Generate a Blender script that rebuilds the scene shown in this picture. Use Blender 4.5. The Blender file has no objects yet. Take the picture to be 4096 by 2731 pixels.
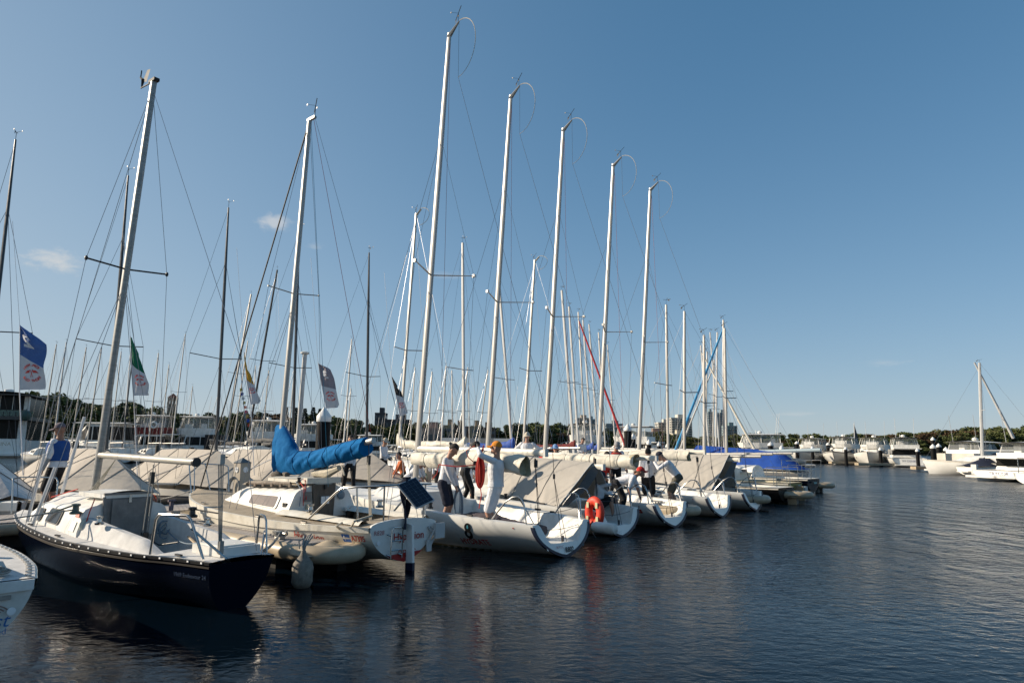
import bpy, math, random
import numpy as np
from mathutils import Vector, Matrix

# ------------------------------------------------------------------ camera, world, sun, exposure
scn = bpy.context.scene
COL = scn.collection
PI = math.pi
rad = math.radians
F = 2730.7; CXP, CYP = 2048.0, 1365.5; EYE = 1.9
PITCH = math.atan((1788 - CYP) / F); ROLL = 0.012
cam_d = bpy.data.cameras.new('camera'); cam_d.lens = 24.0; cam_d.sensor_width = 36.0
cam_d.clip_start = 0.05; cam_d.clip_end = 6000
cam = bpy.data.objects.new('camera', cam_d); COL.objects.link(cam)
fwd = Vector((0, math.cos(PITCH), math.sin(PITCH)))
upv = Vector((0, -math.sin(PITCH), math.cos(PITCH)))
rgt = Vector((1, 0, 0))
CRL, SRL = math.cos(ROLL), math.sin(ROLL)
rx = rgt * CRL + upv * SRL
ux = upv * CRL - rgt * SRL
M = Matrix((rx, ux, -fwd)).transposed().to_4x4(); M.translation = Vector((0, 0, EYE))
cam.matrix_world = M
scn.camera = cam

SUN_EL = rad(24); SUN_AZ = rad(-84)          # azimuth from +Y, negative = left of the view
sdir = Vector((math.sin(SUN_AZ) * math.cos(SUN_EL), math.cos(SUN_AZ) * math.cos(SUN_EL), math.sin(SUN_EL)))
w = bpy.data.worlds.new('World'); scn.world = w; w.use_nodes = True
nt = w.node_tree; nt.nodes.clear()
out = nt.nodes.new('ShaderNodeOutputWorld'); bg = nt.nodes.new('ShaderNodeBackground')
sky = nt.nodes.new('ShaderNodeTexSky'); sky.sky_type = 'NISHITA'; sky.sun_disc = False
sky.sun_elevation = SUN_EL; sky.sun_rotation = SUN_AZ
sky.air_density = 0.8; sky.dust_density = 0.35; sky.ozone_density = 6.0; sky.altitude = 0
hs = nt.nodes.new('ShaderNodeHueSaturation'); hs.inputs['Saturation'].default_value = 1.08
hs.inputs['Value'].default_value = 0.9
bg.inputs['Strength'].default_value = 0.081
tc = nt.nodes.new('ShaderNodeTexCoord')
nt.links.new(sky.outputs[0], hs.inputs['Color'])
# a few small wisps of cloud in the sky
sep = nt.nodes.new('ShaderNodeSeparateColor'); cmb = nt.nodes.new('ShaderNodeCombineColor'); nt.links.new(hs.outputs[0], sep.inputs[0])
for i_, (g_, k_) in enumerate(((.80, 1.06), (.64, .83), (.60, .80))):        # soften the sky's contrast channel by channel
    pw = nt.nodes.new('ShaderNodeMath'); pw.operation = 'POWER'; pw.inputs[1].default_value = g_
    ml = nt.nodes.new('ShaderNodeMath'); ml.operation = 'MULTIPLY'; ml.inputs[1].default_value = k_ * .1 ** (g_ - 1)
    nt.links.new(sep.outputs[i_], pw.inputs[0]); nt.links.new(pw.outputs[0], ml.inputs[0]); nt.links.new(ml.outputs[0], cmb.inputs[i_])
prev = cmb.outputs[0]
def pxdir(px, py):
    a = px - CXP; b = py - CYP
    a, b = a * CRL + b * SRL, -a * SRL + b * CRL
    x = a / F; u = -b / F
    return Vector((x, math.cos(PITCH) - u * math.sin(PITCH), math.sin(PITCH) + u * math.cos(PITCH)))
for (px, py, rx_, rz_, amt, sd) in ((215, 1045, .050, .022, 1.0, 1.0), (1095, 890, .034, .018, .62, 2.0), (1800, 1100, .04, .010, .16, 5.0),
                                    (3540, 1450, .035, .008, .22, 3.0), (3170, 1655, .05, .006, .25, 4.0), (1260, 985, .018, .007, .22, 6.0)):
    d = pxdir(px, py).normalized()
    sub = nt.nodes.new('ShaderNodeVectorMath'); sub.operation = 'SUBTRACT'; sub.inputs[1].default_value = d
    nt.links.new(tc.outputs['Generated'], sub.inputs[0])
    sc = nt.nodes.new('ShaderNodeVectorMath'); sc.operation = 'MULTIPLY'; sc.inputs[1].default_value = (1 / rx_, 1 / rx_, 1 / rz_)
    nt.links.new(sub.outputs[0], sc.inputs[0])
    ln = nt.nodes.new('ShaderNodeVectorMath'); ln.operation = 'LENGTH'; nt.links.new(sc.outputs[0], ln.inputs[0])
    nz = nt.nodes.new('ShaderNodeTexNoise'); nz.inputs['Scale'].default_value = 1.3; nz.inputs['Detail'].default_value = 7
    nz.inputs['Roughness'].default_value = .62; nz.inputs['Distortion'].default_value = .5
    of = nt.nodes.new('ShaderNodeVectorMath'); of.operation = 'ADD'; of.inputs[1].default_value = (sd * 7, sd, sd * 3)
    nt.links.new(sc.outputs[0], of.inputs[0]); nt.links.new(of.outputs[0], nz.inputs['Vector'])
    m1 = nt.nodes.new('ShaderNodeMath'); m1.operation = 'MULTIPLY_ADD'; m1.inputs[1].default_value = -0.55; m1.inputs[2].default_value = .05
    nt.links.new(ln.outputs['Value'], m1.inputs[0])
    m2 = nt.nodes.new('ShaderNodeMath'); m2.operation = 'ADD'; nt.links.new(m1.outputs[0], m2.inputs[0]); nt.links.new(nz.outputs['Fac'], m2.inputs[1])
    mr = nt.nodes.new('ShaderNodeMapRange'); mr.interpolation_type = 'SMOOTHSTEP'
    mr.inputs['From Min'].default_value = .12; mr.inputs['From Max'].default_value = .6; mr.inputs['To Max'].default_value = amt
    nt.links.new(m2.outputs[0], mr.inputs['Value'])
    mx = nt.nodes.new('ShaderNodeMix'); mx.data_type = 'RGBA'; mx.inputs['B'].default_value = (6.6, 6.4, 6.3, 1)
    nt.links.new(mr.outputs[0], mx.inputs['Factor']); nt.links.new(prev, mx.inputs['A']); prev = mx.outputs['Result']
# pale air low over the horizon and towards the sun
def mth(op, a, b=None, c=None):
    q = nt.nodes.new('ShaderNodeMath'); q.operation = op
    for i_, v_ in enumerate((a, b, c)):
        if v_ is None: continue
        if isinstance(v_, (int, float)): q.inputs[i_].default_value = v_
        else: nt.links.new(v_, q.inputs[i_])
    return q.outputs[0]
sx = nt.nodes.new('ShaderNodeSeparateXYZ'); nt.links.new(tc.outputs['Generated'], sx.inputs[0])
el = mth('MULTIPLY', mth('EXPONENT', mth('MULTIPLY', mth('MAXIMUM', sx.outputs[2], 0.), -5.6)), .58)
dt = nt.nodes.new('ShaderNodeVectorMath'); dt.operation = 'DOT_PRODUCT'; dt.inputs[1].default_value = sdir; nt.links.new(tc.outputs['Generated'], dt.inputs[0])
gl_ = mth('MULTIPLY', mth('POWER', mth('MAXIMUM', dt.outputs['Value'], 0.), 1.8), .66)
gl_ = mth('MULTIPLY', gl_, mth('EXPONENT', mth('MULTIPLY', mth('MAXIMUM', sx.outputs[2], 0.), -1.5)))
fac = mth('MINIMUM', mth('ADD', el, mth('MULTIPLY', gl_, 1.45)), .8)
mx = nt.nodes.new('ShaderNodeMix'); mx.data_type = 'RGBA'; mx.inputs['B'].default_value = (4.1, 4.75, 5.1, 1)
nt.links.new(fac, mx.inputs['Factor']); nt.links.new(prev, mx.inputs['A'])
nt.links.new(mx.outputs['Result'], bg.inputs['Color']); nt.links.new(bg.outputs[0], out.inputs[0])

sl = bpy.data.lights.new('sun', 'SUN'); sl.energy = 5.0; sl.angle = rad(0.5); sl.color = (1.0, 0.86, 0.68)
so = bpy.data.objects.new('sun', sl); COL.objects.link(so)
so.rotation_euler = sdir.to_track_quat('Z', 'Y').to_euler()
vs = scn.view_settings; vs.view_transform = 'Standard'; vs.look = 'None'; vs.exposure = 0.52; vs.gamma = 1.0
scn.render.resolution_x = 1024; scn.render.resolution_y = 682
scn.render.engine = 'CYCLES'
scn.cycles.max_bounces = 6; scn.cycles.transparent_max_bounces = 12

# ------------------------------------------------------------------ materials
MATS = {}
def mat(name, col, rough=.5, metal=0., var=.0, vs_=6., bump=0., bs=20., spec=.5, alpha=1., trans=0., col2=None, coat=0., detail=4., sheen=0., stretch=None):
    if name in MATS: return MATS[name]
    m = bpy.data.materials.new(name); m.use_nodes = True; n = m.node_tree
    b = n.nodes['Principled BSDF']
    b.inputs['Base Color'].default_value = (*col, 1); b.inputs['Roughness'].default_value = rough
    b.inputs['Metallic'].default_value = metal; b.inputs['Specular IOR Level'].default_value = spec
    b.inputs['Alpha'].default_value = alpha; b.inputs['Transmission Weight'].default_value = trans
    b.inputs['Coat Weight'].default_value = coat
    if var or bump:
        t = n.nodes.new('ShaderNodeTexCoord'); src = t.outputs['Object']
        if stretch:
            mp = n.nodes.new('ShaderNodeMapping'); mp.inputs['Scale'].default_value = stretch
            n.links.new(src, mp.inputs[0]); src = mp.outputs[0]
    if var:
        z = n.nodes.new('ShaderNodeTexNoise'); z.inputs['Scale'].default_value = vs_; z.inputs['Detail'].default_value = detail + 3
        z.inputs['Roughness'].default_value = .65
        n.links.new(src, z.inputs['Vector'])
        r = n.nodes.new('ShaderNodeMapRange'); r.inputs['From Min'].default_value = .35; r.inputs['From Max'].default_value = .68
        n.links.new(z.outputs['Fac'], r.inputs['Value'])
        x = n.nodes.new('ShaderNodeMix'); x.data_type = 'RGBA'
        c2 = col2 if col2 else tuple(c * (1 - var) for c in col)
        x.inputs['A'].default_value = (*col, 1); x.inputs['B'].default_value = (*c2, 1)
        n.links.new(r.outputs[0], x.inputs['Factor']); n.links.new(x.outputs['Result'], b.inputs['Base Color'])
        rr = n.nodes.new('ShaderNodeMapRange'); rr.inputs['To Min'].default_value = max(.02, rough - .08); rr.inputs['To Max'].default_value = min(1, rough + .12)
        n.links.new(z.outputs['Fac'], rr.inputs['Value']); n.links.new(rr.outputs[0], b.inputs['Roughness'])
    if bump:
        z = n.nodes.new('ShaderNodeTexNoise'); z.inputs['Scale'].default_value = bs; z.inputs['Detail'].default_value = detail
        n.links.new(src, z.inputs['Vector'])
        bp = n.nodes.new('ShaderNodeBump'); bp.inputs['Strength'].default_value = min(1, bump); bp.inputs['Distance'].default_value = .03
        n.links.new(z.outputs['Fac'], bp.inputs['Height']); n.links.new(bp.outputs[0], b.inputs['Normal'])
    MATS[name] = m
    return m
gel = mat('gelcoat', (.84, .83, .79), .28, var=.10, vs_=1.6, col2=(.74, .73, .68), coat=.2)
gelold = mat('gelcoat_aged', (.74, .71, .63), .42, var=.3, vs_=3.5, col2=(.56, .52, .43), bump=.08, bs=30)
gelcab = mat('gelcoat_cabin', (.78, .77, .74), .38, var=.2, vs_=3, col2=(.58, .56, .50))
gelgrey = mat('gelcoat_silver', (.40, .40, .40), .35, metal=.2, var=.2, vs_=3)
deckgrey = mat('nonskid_deck', (.62, .61, .59), .8, var=.25, vs_=5, bump=.25, bs=140)
decktan = mat('tan_nonskid', (.37, .31, .23), .85, var=.3, vs_=6, bump=.3, bs=120)
navyhull = mat('dark_blue_hull', (.003, .005, .012), .1, var=.0, spec=.3)
blackhull = mat('black_hull', (.012, .012, .014), .25, var=.3, vs_=2)
navytrim = mat('navy_trim', (.012, .018, .045), .45, var=.2)
red = mat('red_paint', (.42, .02, .02), .45, var=.2)
redtxt = mat('red_lettering', (.38, .02, .015), .5)
blacktxt = mat('black_lettering', (.012, .012, .014), .5)
whitetxt = mat('white_lettering', (.8, .8, .8), .5)
bluetxt = mat('blue_lettering', (.02, .12, .33), .5)
alu = mat('anodised_aluminium', (.40, .39, .37), .42, metal=.55, var=.25, vs_=3, col2=(.34, .33, .31), stretch=(4, 4, .6))
alud = mat('weathered_aluminium', (.33, .33, .32), .40, metal=.65, var=.4, vs_=4, col2=(.22, .22, .21), stretch=(1, 1, 6))
aluw = mat('white_mast_paint', (.52, .52, .51), .38, var=.15, vs_=3)
carbon = mat('carbon_mast', (.012, .012, .014), .22, var=.3, coat=.4)
steel = mat('stainless_steel', (.55, .53, .50), .2, metal=1., var=.25, vs_=12)
wire = mat('rigging_wire', (.30, .30, .31), .4, metal=.6)
wiredk = mat('dark_line', (.03, .03, .035), .6)
rope = mat('rope_grey', (.38, .37, .34), .9, var=.5, vs_=60, bump=.5, bs=160)
roper = mat('rope_red', (.52, .025, .012), .7, var=.3, vs_=60)
ropeb = mat('rope_blue', (.16, .22, .28), .8, var=.4, vs_=60)
ropec = mat('rope_cream', (.55, .50, .40), .9, var=.4, vs_=60)
black = mat('black_plastic', (.012, .012, .013), .4, var=.2)
rubber = mat('black_rubber', (.015, .015, .016), .7, var=.3)
cbl = mat('blue_canvas', (.0, .125, .34), .85, spec=.15, var=.2, vs_=4, bump=.35, bs=14, col2=(.0, .095, .27))
cblr = mat('royal_blue_canvas', (.004, .06, .33), .7, var=.25, vs_=3, bump=.5, bs=5)
tent = mat('taupe_canvas', (.47, .42, .355), .85, var=.14, vs_=2.5, bump=.45, bs=5)
tentg = mat('grey_canvas', (.42, .39, .345), .85, var=.14, vs_=2.5, bump=.45, bs=5)
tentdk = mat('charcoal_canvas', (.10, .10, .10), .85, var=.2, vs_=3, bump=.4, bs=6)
tentsilver = mat('silver_sheet', (.42, .41, .40), .28, metal=.3, var=.2, vs_=4, bump=.8, bs=6)
sail = mat('sailcloth', (.62, .59, .51), .6, var=.12, vs_=4, bump=.5, bs=8, col2=(.54, .50, .41))
sailin = mat('sailcloth_mesh', (.46, .40, .26), .7, var=.4, vs_=20)
purple = mat('plum_sailbag', (.085, .07, .08), .8, var=.3, vs_=5, bump=.8, bs=8)
teak = mat('weathered_plywood', (.15, .115, .085), .7, var=.45, vs_=3, bump=.2, bs=10, stretch=(6, 6, 1), col2=(.09, .07, .055))
plygrey = mat('grey_washboard', (.23, .215, .20), .7, var=.4, vs_=5, bump=.1, bs=30)
wood = mat('pale_wood', (.38, .28, .17), .6, var=.3, vs_=8, stretch=(8, 1, 1))
glassd = mat('tinted_window', (.012, .014, .016), .08, var=.5, vs_=3, spec=.5)
glassm = mat('smoked_glass', (.016, .016, .015), .25, var=.5, vs_=1.2, spec=.12)
vinyl = mat('clear_vinyl', (.62, .66, .68), .2, alpha=.17, spec=.5)
vinyld = mat('smoked_vinyl', (.18, .20, .22), .15, alpha=.6, spec=.7)
maroon = mat('maroon_canvas', (.17, .02, .018), .8, var=.3, vs_=4, bump=.4)
navycan = mat('navy_canvas', (.010, .014, .035), .8, var=.3, vs_=4, bump=.4)
blackcan = mat('black_canvas', (.012, .012, .014), .7, var=.3, vs_=4, bump=.4)
pont = mat('beige_pontoon', (.44, .36, .25), .42, var=.3, vs_=3, col2=(.31, .25, .17), bump=.05, bs=30)
pondeck = mat('pontoon_tread', (.33, .30, .28), .85, var=.25, vs_=4)
conc = mat('grey_concrete', (.30, .29, .27), .9, var=.3, vs_=4, bump=.2, bs=30)
timberp = mat('weathered_timber', (.10, .085, .065), .9, var=.5, vs_=3, bump=.5, bs=12, stretch=(3, 3, .5))
dark = mat('dark_underside', (.02, .018, .015), .9, var=.3)
pilem = mat('black_pile_sleeve', (.007, .007, .008), .6, spec=.15, var=.5, vs_=3, bump=.25, bs=8, stretch=(2, 2, 6))
pilecap = mat('white_pile_cap', (.78, .78, .76), .4, var=.1)
fend = mat('weathered_fender', (.30, .26, .21), .75, var=.6, vs_=6, col2=(.09, .08, .065), bump=.2)
lifer = mat('orange_ring', (.72, .055, .022), .55, var=.15, vs_=8)
skin = mat('skin', (.42, .225, .15), .55, var=.2, vs_=9, bump=.05)
skind = mat('skin_tanned', (.30, .15, .095), .55, var=.2, vs_=9)
hairm = mat('hair_dark', (.022, .014, .010), .7, var=.4, vs_=40, bump=.6, bs=90)
hairb = mat('hair_brown', (.13, .07, .04), .7, var=.4, vs_=40, bump=.6, bs=90)
def cloth(n, c): return mat('cloth_' + n, c, .88, var=.14, vs_=7, bump=.75, bs=13, detail=3)
cwhite = cloth('white', (.72, .72, .74)); cnavy = cloth('navy', (.014, .018, .035)); cblack = cloth('black', (.012, .012, .014))
cblue = cloth('blue', (.012, .07, .26)); cgrey = cloth('grey', (.17, .16, .16)); cgreyl = cloth('light_grey', (.30, .30, .30))
cred = cloth('red', (.55, .03, .02)); corange = cloth('orange', (.68, .24, .02)); cplum = cloth('plum', (.15, .12, .14))
csand = cloth('sand', (.50, .45, .36)); cgreen = cloth('green', (.015, .09, .05)); clblue = cloth('light_blue', (.18, .32, .58))
colive = cloth('olive', (.09, .085, .065))
leafs = [mat('foliage_%d' % i, c, .75, var=.5, vs_=.35, col2=c2) for i, (c, c2) in enumerate((
    ((.11, .13, .042), (.06, .075, .026)), ((.15, .145, .055), (.08, .085, .034)), ((.085, .105, .045), (.046, .06, .027)),
    ((.115, .070, .038), (.060, .045, .022)), ((.095, .115, .026), (.05, .066, .016)), ((.024, .040, .020), (.012, .022, .012))))]
for m_ in leafs:
    b_ = m_.node_tree.nodes['Principled BSDF']; b_.inputs['Specular IOR Level'].default_value = .25
bark = mat('bark', (.10, .085, .07), .9, var=.4, vs_=3)
brick = mat('brown_brick', (.16, .10, .07), .9, var=.2, vs_=2)
brickr = mat('terracotta', (.30, .10, .06), .9, var=.3, vs_=2)
towerw = mat('tower_render', (.50, .48, .43), .8, var=.1, vs_=.3)
towert = mat('tower_tan', (.36, .30, .23), .8, var=.15, vs_=.3)
towerg = mat('tower_glass_wall', (.22, .28, .30), .5, var=.2, vs_=.3)
winb = mat('building_window', (.05, .065, .075), .15)
darkb = mat('dark_cladding', (.05, .05, .055), .7, var=.2)
sandb = mat('sandstone_render', (.42, .30, .17), .85, var=.2, vs_=.5)
roofg = mat('grey_roof', (.30, .32, .33), .6, var=.2)

# ------------------------------------------------------------------ mesh helpers
class MB:
    def __init__(s): s.v = []; s.f = []
    def add(s, vs, fs):
        o = len(s.v); s.v += [tuple(v) for v in vs]; s.f += [tuple(i + o for i in f) for f in fs]; return s
    def box(s, c, d, rz=0., R=None):
        x, y, z = d[0] / 2, d[1] / 2, d[2] / 2
        ps = [Vector((a * x, b * y, e * z)) for a in (-1, 1) for b in (-1, 1) for e in (-1, 1)]
        Rm = R if R is not None else Matrix.Rotation(rz, 3, 'Z')
        ps = [Rm @ p + Vector(c) for p in ps]
        return s.add(ps, [(0, 1, 3, 2), (4, 6, 7, 5), (0, 4, 5, 1), (2, 3, 7, 6), (0, 2, 6, 4), (1, 5, 7, 3)])
    def tube(s, pts, r, n=6, cap=True, sq=1.0, up=None):
        pts = [Vector(p) for p in pts]; m = len(pts)
        rs = r if isinstance(r, (list, tuple)) else [r] * m
        vs = []; prevn = None
        for i, p in enumerate(pts):
            d = (pts[min(i + 1, m - 1)] - pts[max(i - 1, 0)])
            d = d.normalized() if d.length > 1e-9 else Vector((0, 0, 1))
            if prevn is None:
                a = Vector(up) if up else (Vector((0, 0, 1)) if abs(d.z) < .9 else Vector((1, 0, 0)))
                nrm = d.cross(a).normalized()
            else:
                nrm = (prevn - d * prevn.dot(d))
                nrm = nrm.normalized() if nrm.length > 1e-6 else prevn
            prevn = nrm; b = d.cross(nrm)
            for k in range(n):
                t = 2 * PI * k / n
                vs.append(p + nrm * math.cos(t) * rs[i] + b * math.sin(t) * rs[i] * sq)
        fs = [(i * n + k, i * n + (k + 1) % n, (i + 1) * n + (k + 1) % n, (i + 1) * n + k) for i in range(m - 1) for k in range(n)]
        if cap: fs += [tuple(range(n - 1, -1, -1)), tuple(range((m - 1) * n, m * n))]
        return s.add(vs, fs)
    def lathe(s, c, prof, n=16, axis=None):
        c = Vector(c); vs = []; m = len(prof)
        R = axis.to_track_quat('Z', 'Y').to_matrix() if axis is not None else Matrix.Identity(3)
        for r, z in prof:
            for k in range(n):
                t = 2 * PI * k / n; vs.append(c + R @ Vector((r * math.cos(t), r * math.sin(t), z)))
        fs = [(i * n + k, i * n + (k + 1) % n, (i + 1) * n + (k + 1) % n, (i + 1) * n + k) for i in range(m - 1) for k in range(n)]
        fs += [tuple(range(n - 1, -1, -1)), tuple(range((m - 1) * n, m * n))]
        return s.add(vs, fs)
    def grid(s, fn, nu, nv, closed_u=False):
        vs = [fn(i / nu, j / nv) for j in range(nv + 1) for i in range(nu + 1)]
        fs = [(j * (nu + 1) + i, j * (nu + 1) + i + 1, (j + 1) * (nu + 1) + i + 1, (j + 1) * (nu + 1) + i) for j in range(nv) for i in range(nu)]
        return s.add(vs, fs)
    def ell(s, c, r, n=10, m=8, R=None):
        vs = []; c = Vector(c)
        for j in range(m + 1):
            ph = PI * j / m
            for k in range(n):
                t = 2 * PI * k / n
                p = Vector((r[0] * math.sin(ph) * math.cos(t), r[1] * math.sin(ph) * math.sin(t), r[2] * math.cos(ph)))
                vs.append(c + (R @ p if R is not None else p))
        fs = [(j * n + k, (j + 1) * n + k, (j + 1) * n + (k + 1) % n, j * n + (k + 1) % n) for j in range(m) for k in range(n)]
        return s.add(vs, fs)
    def cap(s, a, b, ra, rb, n=10):          # closed tapered capsule
        a = Vector(a); b = Vector(b); d = b - a; L = d.length
        if L < 1e-6: return s.ell(a, (ra,) * 3)
        d /= L; pr = []
        for k in range(4):
            t = PI / 2 * k / 4; pr.append((ra * math.sin(t) + 1e-4, -ra * math.cos(t)))
        pr.append((ra, 0)); pr.append((rb, L))
        for k in range(1, 5):
            t = PI / 2 * k / 4; pr.append((rb * math.cos(t) + 1e-4, L + rb * math.sin(t)))
        return s.lathe(a, pr, n, axis=d)
    def prism(s, poly, y0, y1):              # polygon in x,z extruded along y
        n = len(poly)
        vs = [(x, y0, z) for x, z in poly] + [(x, y1, z) for x, z in poly]
        fs = [tuple(range(n - 1, -1, -1)), tuple(range(n, 2 * n))] + [(i, (i + 1) % n, n + (i + 1) % n, n + i) for i in range(n)]
        return s.add(vs, fs)
    def panel(s, A, B, C, D, r=.15, th=.012, n=4):   # rounded quad plate A-B-C-D, r = corner fraction
        A, B, C, D = map(Vector, (A, B, C, D)); nrm = (B - A).cross(D - A).normalized()
        w_ = (B - A).length; h_ = (D - A).length; rr = r * min(w_, h_); ru, rv = rr / w_, rr / h_
        uv = []
        for cu, cv, a0 in ((ru, rv, PI), (1 - ru, rv, 1.5 * PI), (1 - ru, 1 - rv, 0), (ru, 1 - rv, .5 * PI)):
            for k in range(n + 1):
                t = a0 + PI / 2 * k / n; uv.append((cu + ru * math.cos(t), cv + rv * math.sin(t)))
        P = [A * (1 - u) * (1 - v) + B * u * (1 - v) + C * u * v + D * (1 - u) * v for u, v in uv]
        k = len(P)
        s.add([p + nrm * th for p in P] + [p - nrm * th * .3 for p in P],
              [tuple(range(k)), tuple(range(2 * k - 1, k - 1, -1))] + [(k + i, k + (i + 1) % k, (i + 1) % k, i) for i in range(k)])
        return s
def mesh(name, mb, m, smooth=True):
    me = bpy.data.meshes.new(name); me.from_pydata(mb.v, [], mb.f); me.update()
    ms = m if isinstance(m, (list, tuple)) else [m]
    for q in ms: me.materials.append(q)
    if smooth:
        me.polygons.foreach_set('use_smooth', [True] * len(me.polygons))
        try: me.set_sharp_from_angle(angle=rad(38))
        except Exception: pass
    return me
def obj(name, mb, m, parent=None, smooth=True, label=None):
    me = mb if isinstance(mb, bpy.types.Mesh) else mesh(name, mb, m, smooth)
    o = bpy.data.objects.new(name, me); COL.objects.link(o)
    if parent: o.parent = parent
    if label: o['label'] = label
    return o
def tag(o, label, cat, group=None):
    o['label'] = label; o['category'] = cat
    if group: o['group'] = group
    return o
def thing(name, label, cat, loc=(0, 0, 0), rz=0., group=None):
    o = bpy.data.objects.new(name, None); COL.objects.link(o); o.empty_display_size = .2
    o.location = loc; o.rotation_euler = (0, 0, rz)
    return tag(o, label, cat, group)
def struct(name, mb, m, smooth=True):
    o = obj(name, mb, m, None, smooth); o['kind'] = 'structure'; return o
def copy_tree(o, parent=None):
    c = o.copy(); COL.objects.link(c); c.parent = parent
    for ch in list(o.children): copy_tree(ch, c)
    return c
_txt = {}
def text2d(s, size, bold=0., mirror=False, serif=False, shear=0.):
    key = (s, size, bold, shear)
    if key not in _txt:
        cu = bpy.data.curves.new('t', 'FONT'); cu.body = s; cu.size = size; cu.offset = bold; cu.align_x = 'CENTER'; cu.align_y = 'CENTER'; cu.resolution_u = 3
        cu.shear = shear
        o = bpy.data.objects.new('t', cu); COL.objects.link(o)
        dg = bpy.context.evaluated_depsgraph_get(); me = bpy.data.meshes.new_from_object(o.evaluated_get(dg))
        _txt[key] = ([(v.co.x, v.co.y) for v in me.vertices], [tuple(p.vertices) for p in me.polygons])
        bpy.data.objects.remove(o); bpy.data.curves.remove(cu); bpy.data.meshes.remove(me)
    v, f = _txt[key]
    if mirror: v = [(-x, y) for x, y in v]
    return v, f
def text(name, s, size, fn, m, parent, bold=0., mirror=False, shear=0., sx=1.):
    v, f = text2d(s, size, bold, mirror, shear=shear)
    mb = MB(); mb.add([fn(x * sx, y) for x, y in v], f)
    return obj(name, mb, m, parent, False)
def sag(a, b, s, n=10):
    a = Vector(a); b = Vector(b)
    return [a.lerp(b, i / n) - Vector((0, 0, s * 4 * (i / n) * (1 - i / n))) for i in range(n + 1)]
def ncos(t): return .5 - .5 * math.cos(PI * min(1, max(0, t)))
def crom(xs, ys, x):
    if x <= xs[0]: return ys[0]
    if x >= xs[-1]: return ys[-1]
    i = max(k for k in range(len(xs)) if xs[k] <= x); i = min(i, len(xs) - 2)
    def sl_(k):
        if k == 0: return (ys[1] - ys[0]) / (xs[1] - xs[0])
        if k == len(xs) - 1: return (ys[-1] - ys[-2]) / (xs[-1] - xs[-2])
        return (ys[k + 1] - ys[k - 1]) / (xs[k + 1] - xs[k - 1])
    h = xs[i + 1] - xs[i]; t = (x - xs[i]) / h
    return ((2 * t**3 - 3 * t**2 + 1) * ys[i] + (t**3 - 2 * t**2 + t) * h * sl_(i) + (-2 * t**3 + 3 * t**2) * ys[i + 1] + (t**3 - t**2) * h * sl_(i + 1))
# ------------------------------------------------------------------ hulls
class Hull:
    def __init__(s, L, bx, by, sx, sz, k=.25, p=.75, q=2., bo=.3, so=0., pb=None, ks=.0):
        s.ks = ks
        s.L, s.bx, s.by, s.sx, s.sz, s.k, s.p, s.q, s.bo, s.so = L, bx, by, sx, sz, k, p, q, bo, so
        s.pb = pb if pb else p
    def B(s, x): return crom(s.bx, s.by, x)
    def S(s, x): return crom(s.sx, s.sz, x)
    def K(s, x):
        t = x / s.L; f = ncos(t / .4); return s.ks * (1 - f) + f * s.k * (max(0, math.sin(PI * (.08 + .86 * t)))) ** .7
    def pt(s, x, zz, side=1, off=0.):
        t = x / s.L; b = s.B(x); sh = s.S(x); k = s.K(x); zz = min(1, max(0, zz))
        z = -k + (sh + k) * zz
        p = s.p + (s.pb - s.p) * max(0, (t - .35) / .65) ** 1.5
        y = b * max(0, 1 - (1 - zz) ** s.q) ** p
        xx = x - s.bo * (1 - zz) * t ** 4 + s.so * (zz if s.so > 0 else -(1 - zz)) * (1 - t) ** 4
        return Vector((xx, (y + off) * side, z))
    def zz(s, x, z): return (z + s.K(x)) / (s.S(x) + s.K(x))
    def side(s, x, z, side=1, off=.006): return s.pt(x, s.zz(x, z), side, off)
    def shell(s, z0=0., z1=1., nu=30, nv=12, transom=True):
        mb = MB()
        for sd in (1, -1):
            mb.grid(lambda u, v: s.pt(s.L * (u if sd > 0 else 1 - u), z0 + (z1 - z0) * v, sd), nu, nv)
        if transom:
            P = [s.pt(0, z0 + (z1 - z0) * i / nv, 1) for i in range(nv + 1)]; Q = [s.pt(0, z0 + (z1 - z0) * i / nv, -1) for i in range(nv, -1, -1)]
            mb.add(P + Q, [tuple(range(len(P) + len(Q)))[::-1]])
        return mb
    def band(s, za, zb, x0=0., x1=None, th=.02, nu=30, side=(1, -1)):     # proud strip along the side between height fractions
        mb = MB(); x1 = x1 or s.L
        for sd in side:
            def ring(u):
                x = x0 + (x1 - x0) * u
                a, b = s.pt(x, za, sd), s.pt(x, zb, sd)
                return [a, a + Vector((0, th * sd, 0)), b + Vector((0, th * sd, 0)), b + Vector((0, -.02 * sd, 0.003))]
            vs = []; [vs.extend(ring(i / nu)) for i in range(nu + 1)]
            fs = [(i * 4 + k, i * 4 + k + 1, i * 4 + 5 + k, i * 4 + 4 + k) if sd < 0 else (i * 4 + 4 + k, i * 4 + 5 + k, i * 4 + k + 1, i * 4 + k) for i in range(nu) for k in range(3)]
            mb.add(vs, fs)
        return mb
    def deck(s, zf, xs, fs_, x0=0., x1=None):        # height field between the sheer lines
        x1 = x1 or s.L * .995
        X = sorted(set([x0 + (x1 - x0) * i / 28 for i in range(29)] + [x for x in xs])); X = [x for x in X if x0 <= x <= x1]
        vs = []; m = len(fs_)
        for x in X:
            b = s.B(x); e = s.pt(x, 1, 1)
            for f in fs_:
                z_ = zf(x, b * f, b, s.S(x)); sx_ = s.so * (1 - s.zz(x, z_)) * (1 - x / s.L) ** 4 if s.so > 0 else 0
                vs.append((e.x - sx_, b * f, z_))
        mb = MB(); mb.add(vs, [(j * m + i, (j + 1) * m + i, (j + 1) * m + i + 1, j * m + i + 1) for j in range(len(X) - 1) for i in range(m - 1)])
        return mb
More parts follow.
